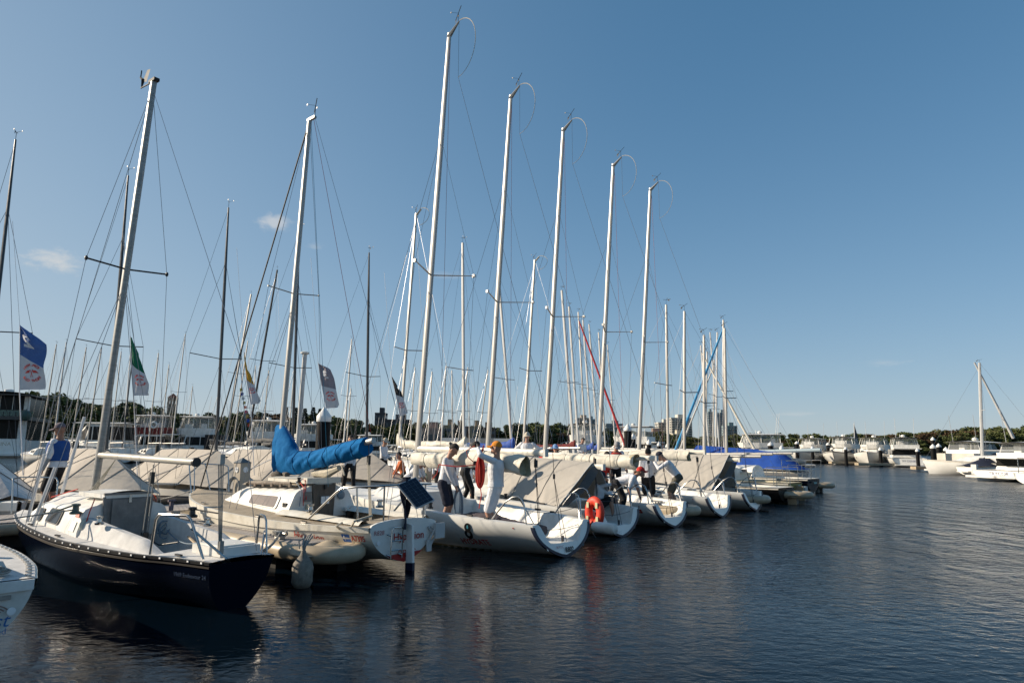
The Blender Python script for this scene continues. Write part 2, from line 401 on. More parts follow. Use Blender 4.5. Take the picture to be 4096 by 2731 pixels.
def mast_tube(mb, p0, p1, rx_=.065, ry=.045, n=10, taper=.75):
    p0 = Vector(p0); p1 = Vector(p1); k = 8
    pts = [p0.lerp(p1, i / k) for i in range(k + 1)]
    rs = [rx_ * (1 if i / k < .72 else 1 - (1 - taper) * ((i / k - .72) / .28)) for i in range(k + 1)]
    return mb.tube(pts, rs, n, sq=ry / rx_, up=(0, 1, 0))
def lines(name, segs, r, m, parent, n=4):
    mb = MB()
    for sg in segs: mb.tube(sg, r, n, cap=False)
    return obj(name, mb, m, parent)
def vane(top, parent, name='wind_vane', flip=1, s=1.):
    t = Vector(top); mb = MB()
    mb.tube([t, t + Vector((0, 0, .24 * s))], .006, 4)
    c = t + Vector((0, 0, .24 * s))
    mb.tube([c + Vector((-.2 * s * flip, .10 * s, .05)), c + Vector((.20 * s * flip, -.10 * s, -.05))], .008, 4)
    mb.add([c + Vector((.10 * s * flip, -.05 * s, -.02)), c + Vector((.23 * s * flip, -.12 * s, -.02)), c + Vector((.23 * s * flip, -.12 * s, -.11)), c + Vector((.15 * s * flip, -.08 * s, -.09))], [(0, 1, 2, 3)])
    for q in (1, -1):
        e = c + Vector((.13 * s * flip + .02 * q, .1 * q * s, .03)); mb.tube([c, e], .004, 3); mb.box(e, (.035, .01, .03))
    return obj(name, mb, black, parent)
def winch(mb, c, s=1.):
    return mb.lathe(c, [(.055 * s, 0), (.06 * s, .02 * s), (.035 * s, .035 * s), (.03 * s, .08 * s), (.045 * s, .09 * s), (.045 * s, .11 * s), (.02 * s, .115 * s)], 14)
def foldcloth(amp, fr, seed):
    r = random.Random(seed); ph = [(r.uniform(.7, 1.3) * fr, r.uniform(-.4, .4) * fr, r.uniform(0, 6.28), r.uniform(.4, 1)) for _ in range(5)]
    return lambda a, b: amp * sum(w_ * math.sin(f1 * a + f2 * b + p) for f1, f2, p, w_ in ph) / 2.5
def rolled_sail(name, parent, pts, rad_, m, seed=1, n=18, ties=(), end=None, yoff=0.):
    """a flaked mainsail lashed under the boom: lumpy roll through pts (x,z centre, half width, half height)"""
    rnd = random.Random(seed); N = 64; mb = MB(); vs = []
    fold = foldcloth(.022, 5, seed)
    for i in range(N + 1):
        t = i / N * (len(pts) - 1); k = min(int(t), len(pts) - 2); f = t - k; f = f * f * (3 - 2 * f)
        a, b = pts[k], pts[k + 1]; x, y, z, ry, rz = [a[q] * (1 - f) + b[q] * f for q in range(5)]
        sq = 1.
        for tx in ties: sq *= 1 - .16 * math.exp(-((x - tx) / .05) ** 2)
        for j in range(n):
            th = 2 * PI * j / n
            rr = 1 + fold(x * .9, th * 2 + x) * 5.5 + 1.6 * fold(x * 3.1, th * 1.) + (.16 * math.cos(th - 1.2 - x * .5))
            z_s = .03 * math.sin(x * 2.1 + seed)
            rr *= 1 + .06 * math.sin(7 * x + 2 * th + seed) * math.sin(th) + .04 * math.sin(13 * x - 3 * th)
            vs.append((x + .05 * math.sin(th * 2 + seed) * (i == N), y + ry * sq * rr * math.cos(th), z + z_s + rz * sq * rr * math.sin(th)))
    mb.add(vs, [(i * n + k, i * n + (k + 1) % n, (i + 1) * n + (k + 1) % n, (i + 1) * n + k) for i in range(N) for k in range(n)] + [tuple(range(n - 1, -1, -1))])
    o = obj(name, mb, m, parent)
    if end:
        mb = MB(); last = [Vector(v) for v in vs[-n:]]; c = sum(last, Vector()) / n
        inn = [c + (v - c) * .93 + Vector((.12, 0, 0)) * 1 for v in last]; inner = [c + (v - c) * .4 + Vector((.16, 0, 0)) for v in last]
        mb.add(last + inn + inner, [(k, (k + 1) % n, n + (k + 1) % n, n + k) for k in range(n)] + [(n + k, n + (k + 1) % n, 2 * n + (k + 1) % n, 2 * n + k) for k in range(n)] + [tuple(range(2 * n, 3 * n))])
        obj('sail_roll_end', mb, sailin, o)
    if ties:
        mb = MB()
        for tx in ties:
            i = min(range(N + 1), key=lambda i: abs(vs[i * n][0] - tx))
            ring = [Vector(v) for v in vs[i * n:(i + 1) * n]]; c = sum(ring, Vector()) / n
            mb.tube([c + (v - c) * 1.05 for v in ring + [ring[0]]], .009, 4, cap=False)
        obj('sail_tie', mb, ropec, o)
    return o

# ------------------------------------------------------------------ the row of white one-design keelboats
KH = Hull(7.3, [0, 1, 2.5, 4, 5.5, 6.6, 7.3], [.80, 1.02, 1.18, 1.13, .82, .40, .02], [0, 1, 2, 3, 5, 7.3], [.575, .615, .66, .71, .79, .86],
          k=.30, p=.72, q=2., bo=.25, so=.12, pb=1.1, ks=.0)
def kdeck(x, y, b, s):
    ay = abs(y); base = s + .035 * (1 - (y / b) ** 2)
    if x < 3.35:
        e = b - .13 - .05 * min(1, x / 1.5)          # inner edge of the side deck
        fl = .24 if x < .55 else .19
        ww = .30 if x < 3 else .25                    # width of the sloping seat side
        if ay < e:
            t = min(1, (e - ay) / ww); t = t * t * (3 - 2 * t)
            z = base - (base - fl) * t
            if 1.05 < x < 1.25 and ay < e - ww: z = fl + .07
            if x < .3: z = max(min(z, fl + .25 * max(0, ay - .3)), .14) if ay < e - ww * .8 else z
            return z
    if 3.35 <= x < 5.9:
        wv = .62 * ncos((5.9 - x) / 1.4)
        t = ncos((wv + .12 - ay) / .2) if wv > 0 else 0
        base += .20 * t * ncos((5.9 - x) / .9)
    return base
_kf = [-1, -.97, -.93, -.9, -.86, -.8, -.74, -.66, -.58, -.48, -.36, -.2, 0, .2, .36, .48, .58, .66, .74, .8, .86, .9, .93, .97, 1]
_kme = {}
def keelboat(X, Y, h, label, mastlab=None, boomz=(1.7, 1.75), Hm=11.6, detail=True, xm=4.26, rake=.069, group='white racing keelboats in the near row'):
    t = thing('racing_keelboat', label, 'sailboat', (X, Y, 0), h, group)
    if not _kme:
        hm_ = KH.shell(nu=56, nv=30, transom=False); tv = []
        for i_ in range(25):
            f_ = _kf[i_]; y_ = .80 * f_; zq = 1 - math.sqrt(max(0, 1 - min(1, abs(f_)) ** (1 / KH.p))); zb_ = -KH.K(0) + (KH.S(0) + KH.K(0)) * zq
            zt_ = max(zb_, kdeck(0, y_, .80, KH.S(0))); tv += [(.12 * zq, y_, zb_), (.12 * KH.zz(0, zt_), y_, zt_)]
        hm_.add(tv, [(2 * i, 2 * i + 1, 2 * i + 3, 2 * i + 2) for i in range(24)]); _kme['hull'] = mesh('hull', hm_, gel)
        _kme['deck'] = mesh('deck', KH.deck(kdeck, [3.34, 3.36, 1.04, 1.06, 1.24, 1.26, 5.9, 2.99, 3.01], _kf), gelcab)
        mb = MB()      # navy U-shaped strip round the transom
        pr = [KH.pt(0, 1 - i / 20, 1) for i in range(1, 21)] + [KH.pt(0, i / 20, -1) for i in range(0, 20)]
        c = Vector((0, 0, .45)); vs = []
        for p in pr:
            o_ = Vector((p.x, p.y, p.z)); d = (Vector((0, p.y, p.z)) - c); d.normalize()
            nrm = Vector((0, d.y, d.z))
            vs += [o_ + nrm * .012 + Vector((.05, 0, 0)), o_ + nrm * .016 + Vector((-.018, 0, 0)), o_ - nrm * .035 + Vector((-.018, 0, 0)), o_ - nrm * .035 + Vector((.01, 0, 0))]
        mb.add(vs, [(i * 4 + k, i * 4 + k + 1, i * 4 + 5 + k, i * 4 + 4 + k) for i in range(len(pr) - 1) for k in range(3)])
        _kme['trim'] = mesh('transom_trim', mb, navytrim)
        mb = MB()
        m = lambda z: xm - rake * (z - 1)
        mast_tube(mb, (m(.8), 0, .8), (m(Hm), 0, Hm), .078, .052)
        for z in (1.5, 1.62): mb.box((m(z) + .05, -.03, z), (.05, .06, .1))
        hd = Vector((m(Hm), 0, Hm)); cr = hd + Vector((-.33, 0, .16))
        mb.tube([hd + Vector((.03, 0, -.1)), cr], [.06, .02], 6)
        _kme['mast'] = mesh('mast', mb, alu)
        for sd in (1, -1):
            mb = MB(); a = Vector((m(5.757), 0, 5.757)); e = Vector((m(5.757) - .5, .88 * sd, 5.83))
            mb.tube([a, e], [.028, .018], 6, sq=.5); mb.box(e, (.07, .05, .07)); _kme['sp%d' % sd] = mesh('spreader', mb, alu)
        mb = MB()
        pts = [cr + Vector((-.02 - 1.0 * math.sin(a) * .55, 0, .02 - .72 * (1 - math.cos(a)) + .05 * math.sin(a))) for a in [PI * k / 14 * 1.0 for k in range(15)]]
        mb.tube(pts, [.010 - .005 * k / 14 for k in range(15)], 5)
        _kme['whip'] = mesh('backstay_whip', mb, ropec)
        mb = MB(); tip = pts[-1]
        segs = [[cr, tip], [tip, (.35, 0, 2.1)]]
        _kme['backstay'] = mesh('backstay', (lambda q: [q.tube(s_, .0055, 4, cap=False) for s_ in segs] and q)(MB()), wire)
        q = MB(); q.tube([(.35, 0, 2.1), (.30, 0, 1.35), (.06, .05, .16)], .007, 4); q.tube([(.30, 0, 1.35), (.06, -.09, .16)], .006, 4); q.box((.30, 0, 1.38), (.03, .03, .09)); q.box((.1, 0, .3), (.03, .04, .1))
        _kme['bs2'] = mesh('backstay_tackle', q, wiredk)
        q = MB(); q.tube([(m(9.1), 0, 9.1), (7.2, 0, .9)], .0055, 4, cap=False)
        _kme['forestay'] = mesh('forestay', q, wire)
        for sd in (1, -1):
            q = MB(); e = (m(5.757) - .5, .88 * sd, 5.83)
            q.tube([(m(9.0), 0, 9.0), e], .0045, 4, cap=False); q.tube([e, (xm - .42, 1.08 * sd, .74)], .0055, 4, cap=False)
            q.tube([(m(5.6), 0, 5.6), (xm - .36, 1.04 * sd, .74)], .0045, 4, cap=False)
            _kme['sh%d' % sd] = mesh('shroud', q, wire)
        q = MB()
        q.tube([(m(11.3) - .06, 0, 11.3), (xm - 1.2, .35, 1.85)], .0055, 4, cap=False)
        _kme['topping'] = mesh('topping_lift', q, mat('rope_pinkish', (.42, .16, .15), .8))
        for sd in (1, -1):       # stern hoops
            q = MB()
            q.tube([(1.02, .90 * sd, .6), (.72, .86 * sd, .93), (.56, .84 * sd, 1.03), (.45, .82 * sd, 1.045), (.36, .81 * sd, 1.0), (.31, .80 * sd, .9), (.28, .78 * sd, .58)], .0135, 6)
            q.tube([(.44, .815 * sd, 1.04), (.33, .76 * sd, .86), (.02, .50 * sd, .14)], .012, 6)
            _kme['pp%d' % sd] = mesh('stern_rail', q, steel)
        q = MB(); q.tube(sag((.3, .66, .8), (.3, -.66, .8), .06), .005, 4); q.tube(sag((.2, .62, .5), (.2, -.62, .5), .05), .005, 4)
        _kme['life'] = mesh('lifeline', q, wiredk)
        _kme['fit'] = []
        for sd in (1, -1):
            _kme['fit'] += [('winch', mesh('winch', winch(MB(), (2.7, .88 * sd, .70)), black)), ('cleat', mesh('cleat', MB().box((1.5, .96 * sd, .66), (.14, .035, .03)), black)), ('cleat', mesh('cleat', MB().box((1.1, .93 * sd, .64), (.1, .03, .03)), black))]
        _kme['fit'].append(('winch', mesh('winch', MB().lathe((3.1, .1, .72), [(.09, 0), (.07, .05), (.05, .09), (.06, .1), (.06, .14)], 12), black)))
        q = MB()
        for a, b in (((0.72, .03, 1.7), (.62, .05, .28)), ((.80, -.03, 1.7), (.66, -.03, .28)), ((.76, .0, 1.7), (.60, .0, .28))):
            q.tube([a, b], .0065, 4)
        q.box((.74, 0, 1.6), (.05, .05, .14)); q.box((.62, 0, .3), (.07, .06, .12))
        _kme['sheet'] = mesh('mainsheet', q, wiredk)
    P = lambda k, n, m_=None: obj(n, _kme[k], None, t)
    P('hull', 'hull'); P('deck', 'deck'); P('trim', 'transom_trim')
    ma = P('mast', 'mast'); s1 = obj('spreader', _kme['sp1'], None, ma); s2 = obj('spreader', _kme['sp-1'], None, ma); obj('backstay_whip', _kme['whip'], None, ma)
    m = lambda z: xm - rake * (z - 1)
    vane((m(Hm) - .3, 0, Hm + .14), ma)
    for k, n in (('backstay', 'backstay'), ('bs2', 'backstay_tackle'), ('forestay', 'forestay'), ('sh1', 'shroud'), ('sh-1', 'shroud'), ('topping', 'topping_lift'),
                 ('pp1', 'stern_rail'), ('pp-1', 'stern_rail'), ('life', 'lifeline'), ('sheet', 'mainsheet')): P(k, n)
    for n_f, m_f in _kme['fit']: obj(n_f, m_f, None, t)
    q = MB(); a = Vector((m(boomz[0]) - .02, 0, boomz[0])); b = Vector((.5, 0, boomz[1]))
    q.tube([a, b], .068, 10, sq=.72, up=(0, 1, 0))
    bo = obj('boom', q, gelold, t); q = MB(); q.box(b, (.05, .10, .14)); obj('boom_end', q, gelcab, bo)
    return t
kb = []
K = ((1.02, 12.53, 2.397), (2.47, 15.37, 2.392), (4.096, 17.341, 2.397), (6.098, 20.038, 2.43), (7.843, 22.24, 2.44))
klab = ('white racing keelboat with a black figure 8 on its side, nearest of its row',
        'white racing keelboat with a grey boom tent and an orange life ring',
        'white racing keelboat with a woman in a red cap bending on its deck',
        'white racing keelboat just beyond the short beige pontoon, man in a dark cap stooping aboard',
        'white racing keelboat with a taupe boom tent, farthest of the five with navy-edged sterns')
kbz = ((1.84, 1.80), (1.62, 1.48), (1.70, 1.66), (1.80, 1.82), (1.62, 1.58))
for (X, Y, h), lb, bz in zip(K, klab, kbz): kb.append(keelboat(X, Y, h, lb, boomz=bz))
# lettering and numbers
hyd = kb[0]
fs = lambda x0, z0, sl_=0.: (lambda x, y: KH.side(x0 - x, z0 + y, 1, .005))
text('name_lettering', 'HYDRATE', .155, lambda x, y: KH.side(1.50 - x * .92 - .45 * y, .172 + y + .02 * x, 1, .009), mat('bright_red_lettering', (.55, .03, .02), .5), hyd, bold=.003)
def ring8(cx, cz, ro, ri, mb, n=24):
    for k in range(n):
        a0, a1 = 2 * PI * k / n, 2 * PI * (k + 1) / n
        P = [(ro, a0), (ro, a1), (ri, a1), (ri, a0)]
        mb.add([KH.side(cx - r * math.cos(a) - .45 * (cz - .39 + r * 1.05 * math.sin(a)), cz + r * 1.05 * math.sin(a), 1, .010) for r, a in P], [(0, 1, 2, 3)])
mb = MB(); ring8(1.46, .325, .088, .036, mb); ring8(1.46, .455, .078, 0.0, mb); obj('number_mark', mb, blacktxt, hyd, False)
mb = MB(); dr = [(0, .048), (.018, .015), (.024, -.006), (.015, -.026), (0, -.033), (-.015, -.026), (-.024, -.006), (-.018, .015)]
mb.add([KH.side(1.43 - a - .45 * b, .458 + b, 1, .014) for a, b in dr], [tuple(range(8))]); obj('drop_mark', mb, mat('aqua_mark', (.08, .35, .45), .5), hyd, False)
tr = lambda y0, z0, off=-.022: (lambda x, y: Vector((off + (z0 + y) * .19, y0 - x, z0 + y)))
text('sail_number', 'R802', .115, tr(-.08, .115), blacktxt, hyd, bold=.004)
text('club_lettering', 'R.P.Y.C.', .065, tr(.17, .175), redtxt, hyd)
text('club_lettering', 'R.P.Y.C', .07, tr(.15, .10), mat('faded_lettering', (.45, .47, .5), .6), kb[1])
text('name_lettering', 'Brooks', .17, lambda x, y: KH.side(.62 - x, .41 + y, 1, .006), redtxt, kb[2], bold=.008)
text('club_lettering', 'R.P.Y.C 1803', .055, tr(.25, .09), redtxt, kb[4])
text('name_lettering', 'Point of It', .085, tr(-.3, .10), blacktxt, kb[4], shear=.35)
text('name_lettering', 'Akubela', .12, lambda x, y: KH.side(.75 - x, .40 + y, 1, .006), blacktxt, kb[3], shear=.3)
scum = mat('waterline_stain', (.26, .21, .09), .6, var=.6, vs_=9, col2=(.12, .10, .05))
for b_ in kb:
    if 'scum' not in _kme: q_ = MB(); [q_.grid(lambda u, v: KH.side(.3 + 6.5 * u, -.03 + (.065 + .012 * math.sin(23 * u)) * v, sd_, .004), 40, 1) for sd_ in (1, -1)]; _kme['scum'] = mesh('waterline_stain', q_, scum)
    obj('waterline_stain', _kme['scum'], None, b_)
    mb = MB(); mb.add([KH.side(.42 - a, .50 + c, 1, .006) for a, c in ((0, 0), (.03, 0), (.03, .022), (0, .022))], [(0, 1, 2, 3)]); obj('flag_sticker', mb, redtxt, b_, False)
# Hydrate's sail, other boats' sails
tag(rolled_sail('furled_mainsail', hyd, [(4.15, .16, 1.66, .11, .12), (3.4, .17, 1.62, .13, .16), (2.2, .19, 1.62, .15, .17), (1.4, .21, 1.60, .16, .17), (.80, .24, 1.56, .15, .19)], .1, sail, 3, ties=(3.7, 2.75, 1.9), end=True), '', '')
def untag(o):
    for k_ in ('label', 'category'):
        if k_ in o: del o[k_]
untag(hyd.children[-1])
rolled_sail('furled_mainsail', kb[2], [(4.1, .12, 1.58, .11, .12), (3.2, .14, 1.56, .13, .14), (2.0, .16, 1.58, .14, .16), (1.0, .18, 1.54, .15, .19)], .1, sail, 7, ties=(3.3, 2.4, 1.5), end=True)
rolled_sail('furled_mainsail', kb[3], [(4.1, .10, 1.68, .11, .12), (3.2, .12, 1.66, .12, .14), (2.0, .14, 1.70, .13, .14), (.95, .15, 1.71, .12, .15)], .1, sail, 9, ties=(3.0, 2.2, 1.3), end=True)
mb = MB(); mb.add([(3.5 - a, .285 + .02, 1.66 + c) for a, c in ((0, 0), (.06, 0), (.12, .12), (.05, .12))], [(0, 1, 2, 3)])
# cloth boom tents
def boomtent(parent, x0, x1, z0, z1, hw0, hw1, zl0, zl1, m, seed, label):
    fold = foldcloth(.035, 7, seed); mb = MB()
    def fn(u, v):
        t = (v - .5) * 2; a = abs(t); x = x0 + (x1 - x0) * u
        zr = z0 + (z1 - z0) * u; zl = zl0 + (zl1 - zl0) * u; hw = hw0 + (hw1 - hw0) * u
        y = hw * math.copysign(a ** .85, t); z = zr - (zr - zl) * a ** 1.12 + .06 * (1 - a)
        f = fold(x * 1.6 + a * 1.2, a * 1.5) * min(1, a * 2.2) * (.4 + .6 * a)
        x += -.10 * a * (u < .02) + (.26 * (a ** 2) if u > .99 else .26 * a ** 2 * u ** 6) * 1.0 * (-1 if x1 < x0 else 1) * -1
        return Vector((x, y + math.copysign(f, t) if a > .02 else y, z))
    mb.grid(fn, 46, 28)
    o = obj('boom_tent', mb, m, parent, label=label)
    mb = MB(); mb.tube([fn(1, j / 28) + Vector((-.004, 0, 0)) for j in range(29)], .012, 5); obj('tent_hem', mb, mat('hem_tape', (.5, .5, .48), .7), o)
    for uu in (.22, .48, .74): mb = MB(); mb.tube([fn(uu, j / 28) + Vector((0, math.copysign(.006, j - 14), .006)) for j in range(29)], .007, 4); obj('tent_seam', mb, mat('seam_thread', (.24, .22, .19), .9), o)
    for uu in (.1, .35, .6, .85): e_ = fn(uu, 1 if False else 0); mb = MB(); mb.tube([fn(uu, 1), fn(uu, 1) + Vector((.02, .03, -.12))], .005, 4); obj('tie_down', mb, wiredk, o)
    return o
t2 = boomtent(kb[1], 4.3, .78, 1.68, 1.52, .55, .97, .86, .62, tentg, 4, 'sunlit grey canvas tent over the boom')
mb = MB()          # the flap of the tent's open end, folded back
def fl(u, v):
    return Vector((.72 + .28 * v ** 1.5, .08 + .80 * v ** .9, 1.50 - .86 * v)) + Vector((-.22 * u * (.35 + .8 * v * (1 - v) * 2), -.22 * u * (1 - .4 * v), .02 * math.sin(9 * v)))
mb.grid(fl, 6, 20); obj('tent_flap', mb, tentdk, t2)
boomtent(kb[4], 4.2, .85, 1.66, 1.68, .5, .95, .85, .60, tentg, 5, 'grey canvas tent over the boom')
t5 = kb[4].children[-1]
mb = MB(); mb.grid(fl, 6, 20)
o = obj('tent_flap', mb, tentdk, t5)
# gear in the cockpits
th = thing('sailbag', 'long plum-grey sail bag heaped in the cockpit of the figure 8 boat', 'sail bag', hyd.location, hyd.rotation_euler.z)
mb = MB(); fold = foldcloth(.05, 6, 21); N = 70; n = 16; vs = []
for i in range(N + 1):
    u = i / N; x = 3.6 - 3.0 * u; y = .30 - .12 * math.sin(2.4 * u) - .30 * u ** 3; z = .36 + .10 * math.sin(PI * u) + .03 * math.sin(14 * u); r = .16 * (math.sin(PI * (.06 + .88 * u))) ** .4
    for j in range(n):
        a = 2 * PI * j / n; rr = r * (1 + 2.3 * fold(x * 2.2, a * 1.3) + 1.5 * fold(x * 6, a * 3)); vs.append((x, y + rr * 1.35 * math.cos(a), z + rr * .95 * math.sin(a)))
mb.add(vs, [(i * n + k, i * n + (k + 1) % n, (i + 1) * n + (k + 1) % n, (i + 1) * n + k) for i in range(N) for k in range(n)] + [tuple(range(n - 1, -1, -1)), tuple(range(N * n, N * n + n))])
obj('bag', mb, purple, th)
mb = MB(); [mb.tube([(x_, .02, .50), (x_, .2, .56), (x_, .42, .46)], .012, 4) for x_ in (3.0, 2.3, 1.5)]; obj('lashing', mb, wiredk, th)
# life ring on the second boat
th = thing('life_ring', 'orange horseshoe life ring with pale reflective patches hanging from a stern rail', 'life ring', kb[1].location, kb[1].rotation_euler.z)
c = Vector((.10, .90, .56)); ax = Vector((.12, 1, .0)).normalized(); ex = Vector((1, -.12, 0)).normalized(); ez = ax.cross(ex)
if ez.z < 0: ez = -ez
mb = MB(); pts = [c + ex * .19 * math.sin(a) + ez * .28 * math.cos(a) for a in [rad(-150 + 300 * k / 26 + 180 + 0) for k in range(27)]]
pts = [c + ex * .165 * math.sin(a) + ez * .24 * math.cos(a) for a in [rad(200 + 320 * k / 26) for k in range(27)]]
mb.tube(pts, .098, 12, sq=.75, up=tuple(ax)); obj('ring', mb, lifer, th)
mb = MB()
for k in (3, 9, 17, 23):
    p = pts[k]; mb.panel(p + ax * .085 - ex * .035 - ez * .06, p + ax * .085 + ex * .03 - ez * .06, p + ax * .085 + ex * .03 + ez * .06, p + ax * .085 - ex * .035 + ez * .06, .1, .006)
obj('reflective_patch', mb, mat('reflective_tape', (.55, .52, .32), .4), th)
mb = MB(); mb.tube([c + ez * .24 + ax * .05, c + ex * .05 + ez * .33, c + Vector((.25, -.1, .40))], .01, 5); mb.tube([c - ez * .22 + ax * .1, c - ez * .42 + ax * .1 - ex * .05, c - ez * .5 + ax * .06 - ex * .08], .012, 5)
obj('strap', mb, black, th)

# ------------------------------------------------------------------ dark blue keelboat
EX = (-3.112, 8.281, 2.495)
EH = Hull(7.0, [0, .65, 1.25, 2.8, 4.0, 5.2, 6.2, 6.75, 7.0], [.40, .52, .68, .84, .78, .60, .34, .16, .03], [0, 1.2, 2.8, 4, 5.5, 7.0], [.578, .585, .605, .635, .66, .675],
          k=.35, p=.85, q=2.2, bo=.75, so=-.16, pb=1.0, ks=.12)
ed = thing('dark_blue_yacht', 'dark blue keelboat with white deck, bare boom and grey washboard, in the left foreground', 'sailboat', (EX[0], EX[1], 0), EX[2])
obj('hull', EH.shell(0, .965, 44, 16), navyhull, ed)
obj('hull_strip', EH.band(.90, .925, th=.012, nu=44), mat('cream_line', (.07, .06, .05), .4), ed)
tb_ = EH.band(.955, 1.03, th=.018, nu=44); nf_ = len(tb_.f); mb = tb_
for sd in (1, -1):
    for k in range(30):
        x = .12 + .225 * k; a = EH.pt(x, .982, sd, .021); mb.box(a, (.034, .006, .018))
tr_ = obj('toe_rail', mb, [black, whitetxt], ed); [setattr(p_, 'material_index', 1) for p_ in tr_.data.polygons if p_.index >= nf_]
def edeck(x, y, b, s):
    ay = abs(y); z = s + .03 * (1 - (y / b) ** 2)
    if .95 < x < 3.1:
        hgt = .10 + .16 * (x - .95) / 2.1
        ci, co = .44, .62
        if x < 1.35: hgt *= (x - .95) / .4
        if ay < ci: return .34 if ay > .17 else .12
        if ay < co: z = s + hgt * (1 - max(0, (ay - .52) / .10) ** 2)
    return z
ef = [-1, -.9, -.8, -.7, -.62, -.6, -.55, -.5, -.45, -.42, -.4, -.3, -.16, -.15, 0, .15, .16, .3, .4, .42, .45, .5, .55, .6, .62, .7, .8, .9, 1]
mb = MB(); X_ = sorted([7.0 * i / 40 * .995 for i in range(41)] + [.94, .951, 1.35, 3.099, 3.101])
ycol = [0, .16, .171, .43, .441, .48, .52, .57, .61, .625]
vs = []
for x in X_:
    b = EH.B(x); e = EH.pt(x, 1, 1)
    row = [y for y in ycol if y < b * .97]; row = row + [b * .97 + (0 * k) for k in range(len(ycol) - len(row))] + [b]
    row = [-y for y in row[::-1]] + row
    for y in row: vs.append((e.x, y, edeck(x, y, b, EH.S(x))))
m_ = 2 * (len(ycol) + 1)
mb.add(vs, [(j * m_ + i, (j + 1) * m_ + i, (j + 1) * m_ + i + 1, j * m_ + i + 1) for j in range(len(X_) - 1) for i in range(m_ - 1)])
obj('deck', mb, deckgrey, ed)
def coach(x0, x1, wb, wt, zt0, zt1, HU, mb, nose=.35, crown=.09, sh=.82, ns=20, rearlean=.05):
    """cabin trunk from its aft bulkhead x0 to its sloping front x1; wb, wt = half widths at the deck and the roof edge"""
    prof = []
    for i in range(7): prof.append((-1 + 0.0 * i, i / 6))
    def sec(x, k):
        t = (x - x0) / (x1 - x0)
        nz_ = ncos((1 - t) / nose) ** .7
        w1 = (wb[0] * (1 - t) + wb[1] * t); w2 = (wt[0] * (1 - t) + wt[1] * t)
        zb = HU.S(x) + .02; zt = (zt0 * (1 - t) + zt1 * t); h_ = (zt - zb) * nz_
        P = [(w1, zb - .05), (w1, zb), (w1 * .985 + w2 * .015, zb + h_ * .12), (w1 * .6 + w2 * .4, zb + h_ * .45), (w1 * .25 + w2 * .75, zb + h_ * .74), (w2, zb + h_ * .86), (w2 * .90, zb + h_ * .95),
             (w2 * .74, zb + h_ * 1.0), (w2 * .5, zb + h_ + crown * nz_ * .5), (w2 * .25, zb + h_ + crown * nz_ * .88), (0, zb + h_ + crown * nz_)]
        P = [(-a, b) for a, b in P] + [(a, b) for a, b in P[::-1][1:]]
        return [(x + (rearlean * (b - zb) if k == 0 else 0), a, b) for a, b in P]
    vs = []; n_ = 21
    for i in range(ns + 1):
        u = i / ns; x = x0 + (x1 - x0) * (u if u < .5 else .5 + .5 * (1 - (1 - (u - .5) * 2) ** 1.25)); vs += sec(x, i)
    mb.add(vs, [(i * n_ + k, (i + 1) * n_ + k, (i + 1) * n_ + k + 1, i * n_ + k + 1) for i in range(ns) for k in range(n_ - 1)] + [tuple(range(n_ - 1, -1, -1))])
    return lambda x: sec(x, 1)
mb = MB(); secE = coach(3.0, 5.75, (.64, .42), (.54, .31), 1.03, .95, EH, mb, nose=.28, crown=.13)
cab = obj('cabin', mb, gelcab, ed)
def onside(sec, x, f, sd=1, off=.012):            # point on a cabin side, f = 0 deck .. 1 roof edge
    P = sec(x)[1:6]; t = f * 4; k = min(3, int(t)); t -= k
    a, b = Vector(P[k]), Vector(P[k + 1]); p = a.lerp(b, t); nrm = Vector((0, -1, .5)).normalized()
    p = p + nrm * off
    return Vector((p.x, -p.y if sd > 0 else p.y, p.z))
def side_window(sec, xa, xb, fa, fb, sd, parent, frame=black, glass=glassd, skew=0., name='window'):
    A, B, C, D = onside(sec, xa, fa, sd), onside(sec, xb, fa, sd), onside(sec, xb + skew, fb, sd), onside(sec, xa + skew, fb, sd)
    if sd > 0: A, B, C, D = B, A, D, C
    m1 = MB().panel(A, B, C, D, .25, .008); o_ = obj(name, m1, frame, parent, False)
    c_2 = (A + B + C + D) / 4; k = .88
    m2 = MB().panel(*[c_2 + (p - c_2) * k + (B - A).cross(D - A).normalized() * .006 for p in (A, B, C, D)], .25, .008); obj('pane', m2, glass, o_, False)
    return o_
for sd in (1, -1):
    side_window(secE, 3.82, 4.42, .28, .80, sd, cab); side_window(secE, 4.66, 4.95, .22, .72, sd, cab)
mb = MB()          # sliding hatch and mast step plinth
mb.grid(lambda u, v: Vector((3.0 + .85 * u - .03, (v - .5) * .66, 1.185 + .035 * math.cos((v - .5) * PI) - .02 * u)), 4, 8); mb.box((3.42, 0, 1.15), (.86, .66, .06))
hat = obj('sliding_hatch', mb, gelcab, cab)
mb = MB()          # washboard in the companionway
mb.add([(2.965, -.25, .50), (2.965, .25, .50), (3.0, .31, 1.13), (3.0, .2, 1.16), (3.0, 0, 1.175), (3.0, -.2, 1.16), (3.0, -.31, 1.13)], [(0, 1, 2, 3, 4, 5, 6)][::-1])
mb.box((2.955, 0, .8), (.012, .46, .6))
wb_ = obj('washboard', mb, plygrey, ed)
mb = MB()
for sd in (1, -1): mb.panel((2.945, .25 * sd, .50), (2.945, .29 * sd, .50), (2.985, .35 * sd, 1.14), (2.985, .31 * sd, 1.14), .05, .012 * sd)
mb.box((2.985, 0, 1.18), (.03, .68, .03)); obj('companionway_frame', mb, plygrey, wb_)
mb = MB(); mb.box((2.94, 0, 1.10), (.02, .035, .09)); obj('padlock', mb, steel, wb_)
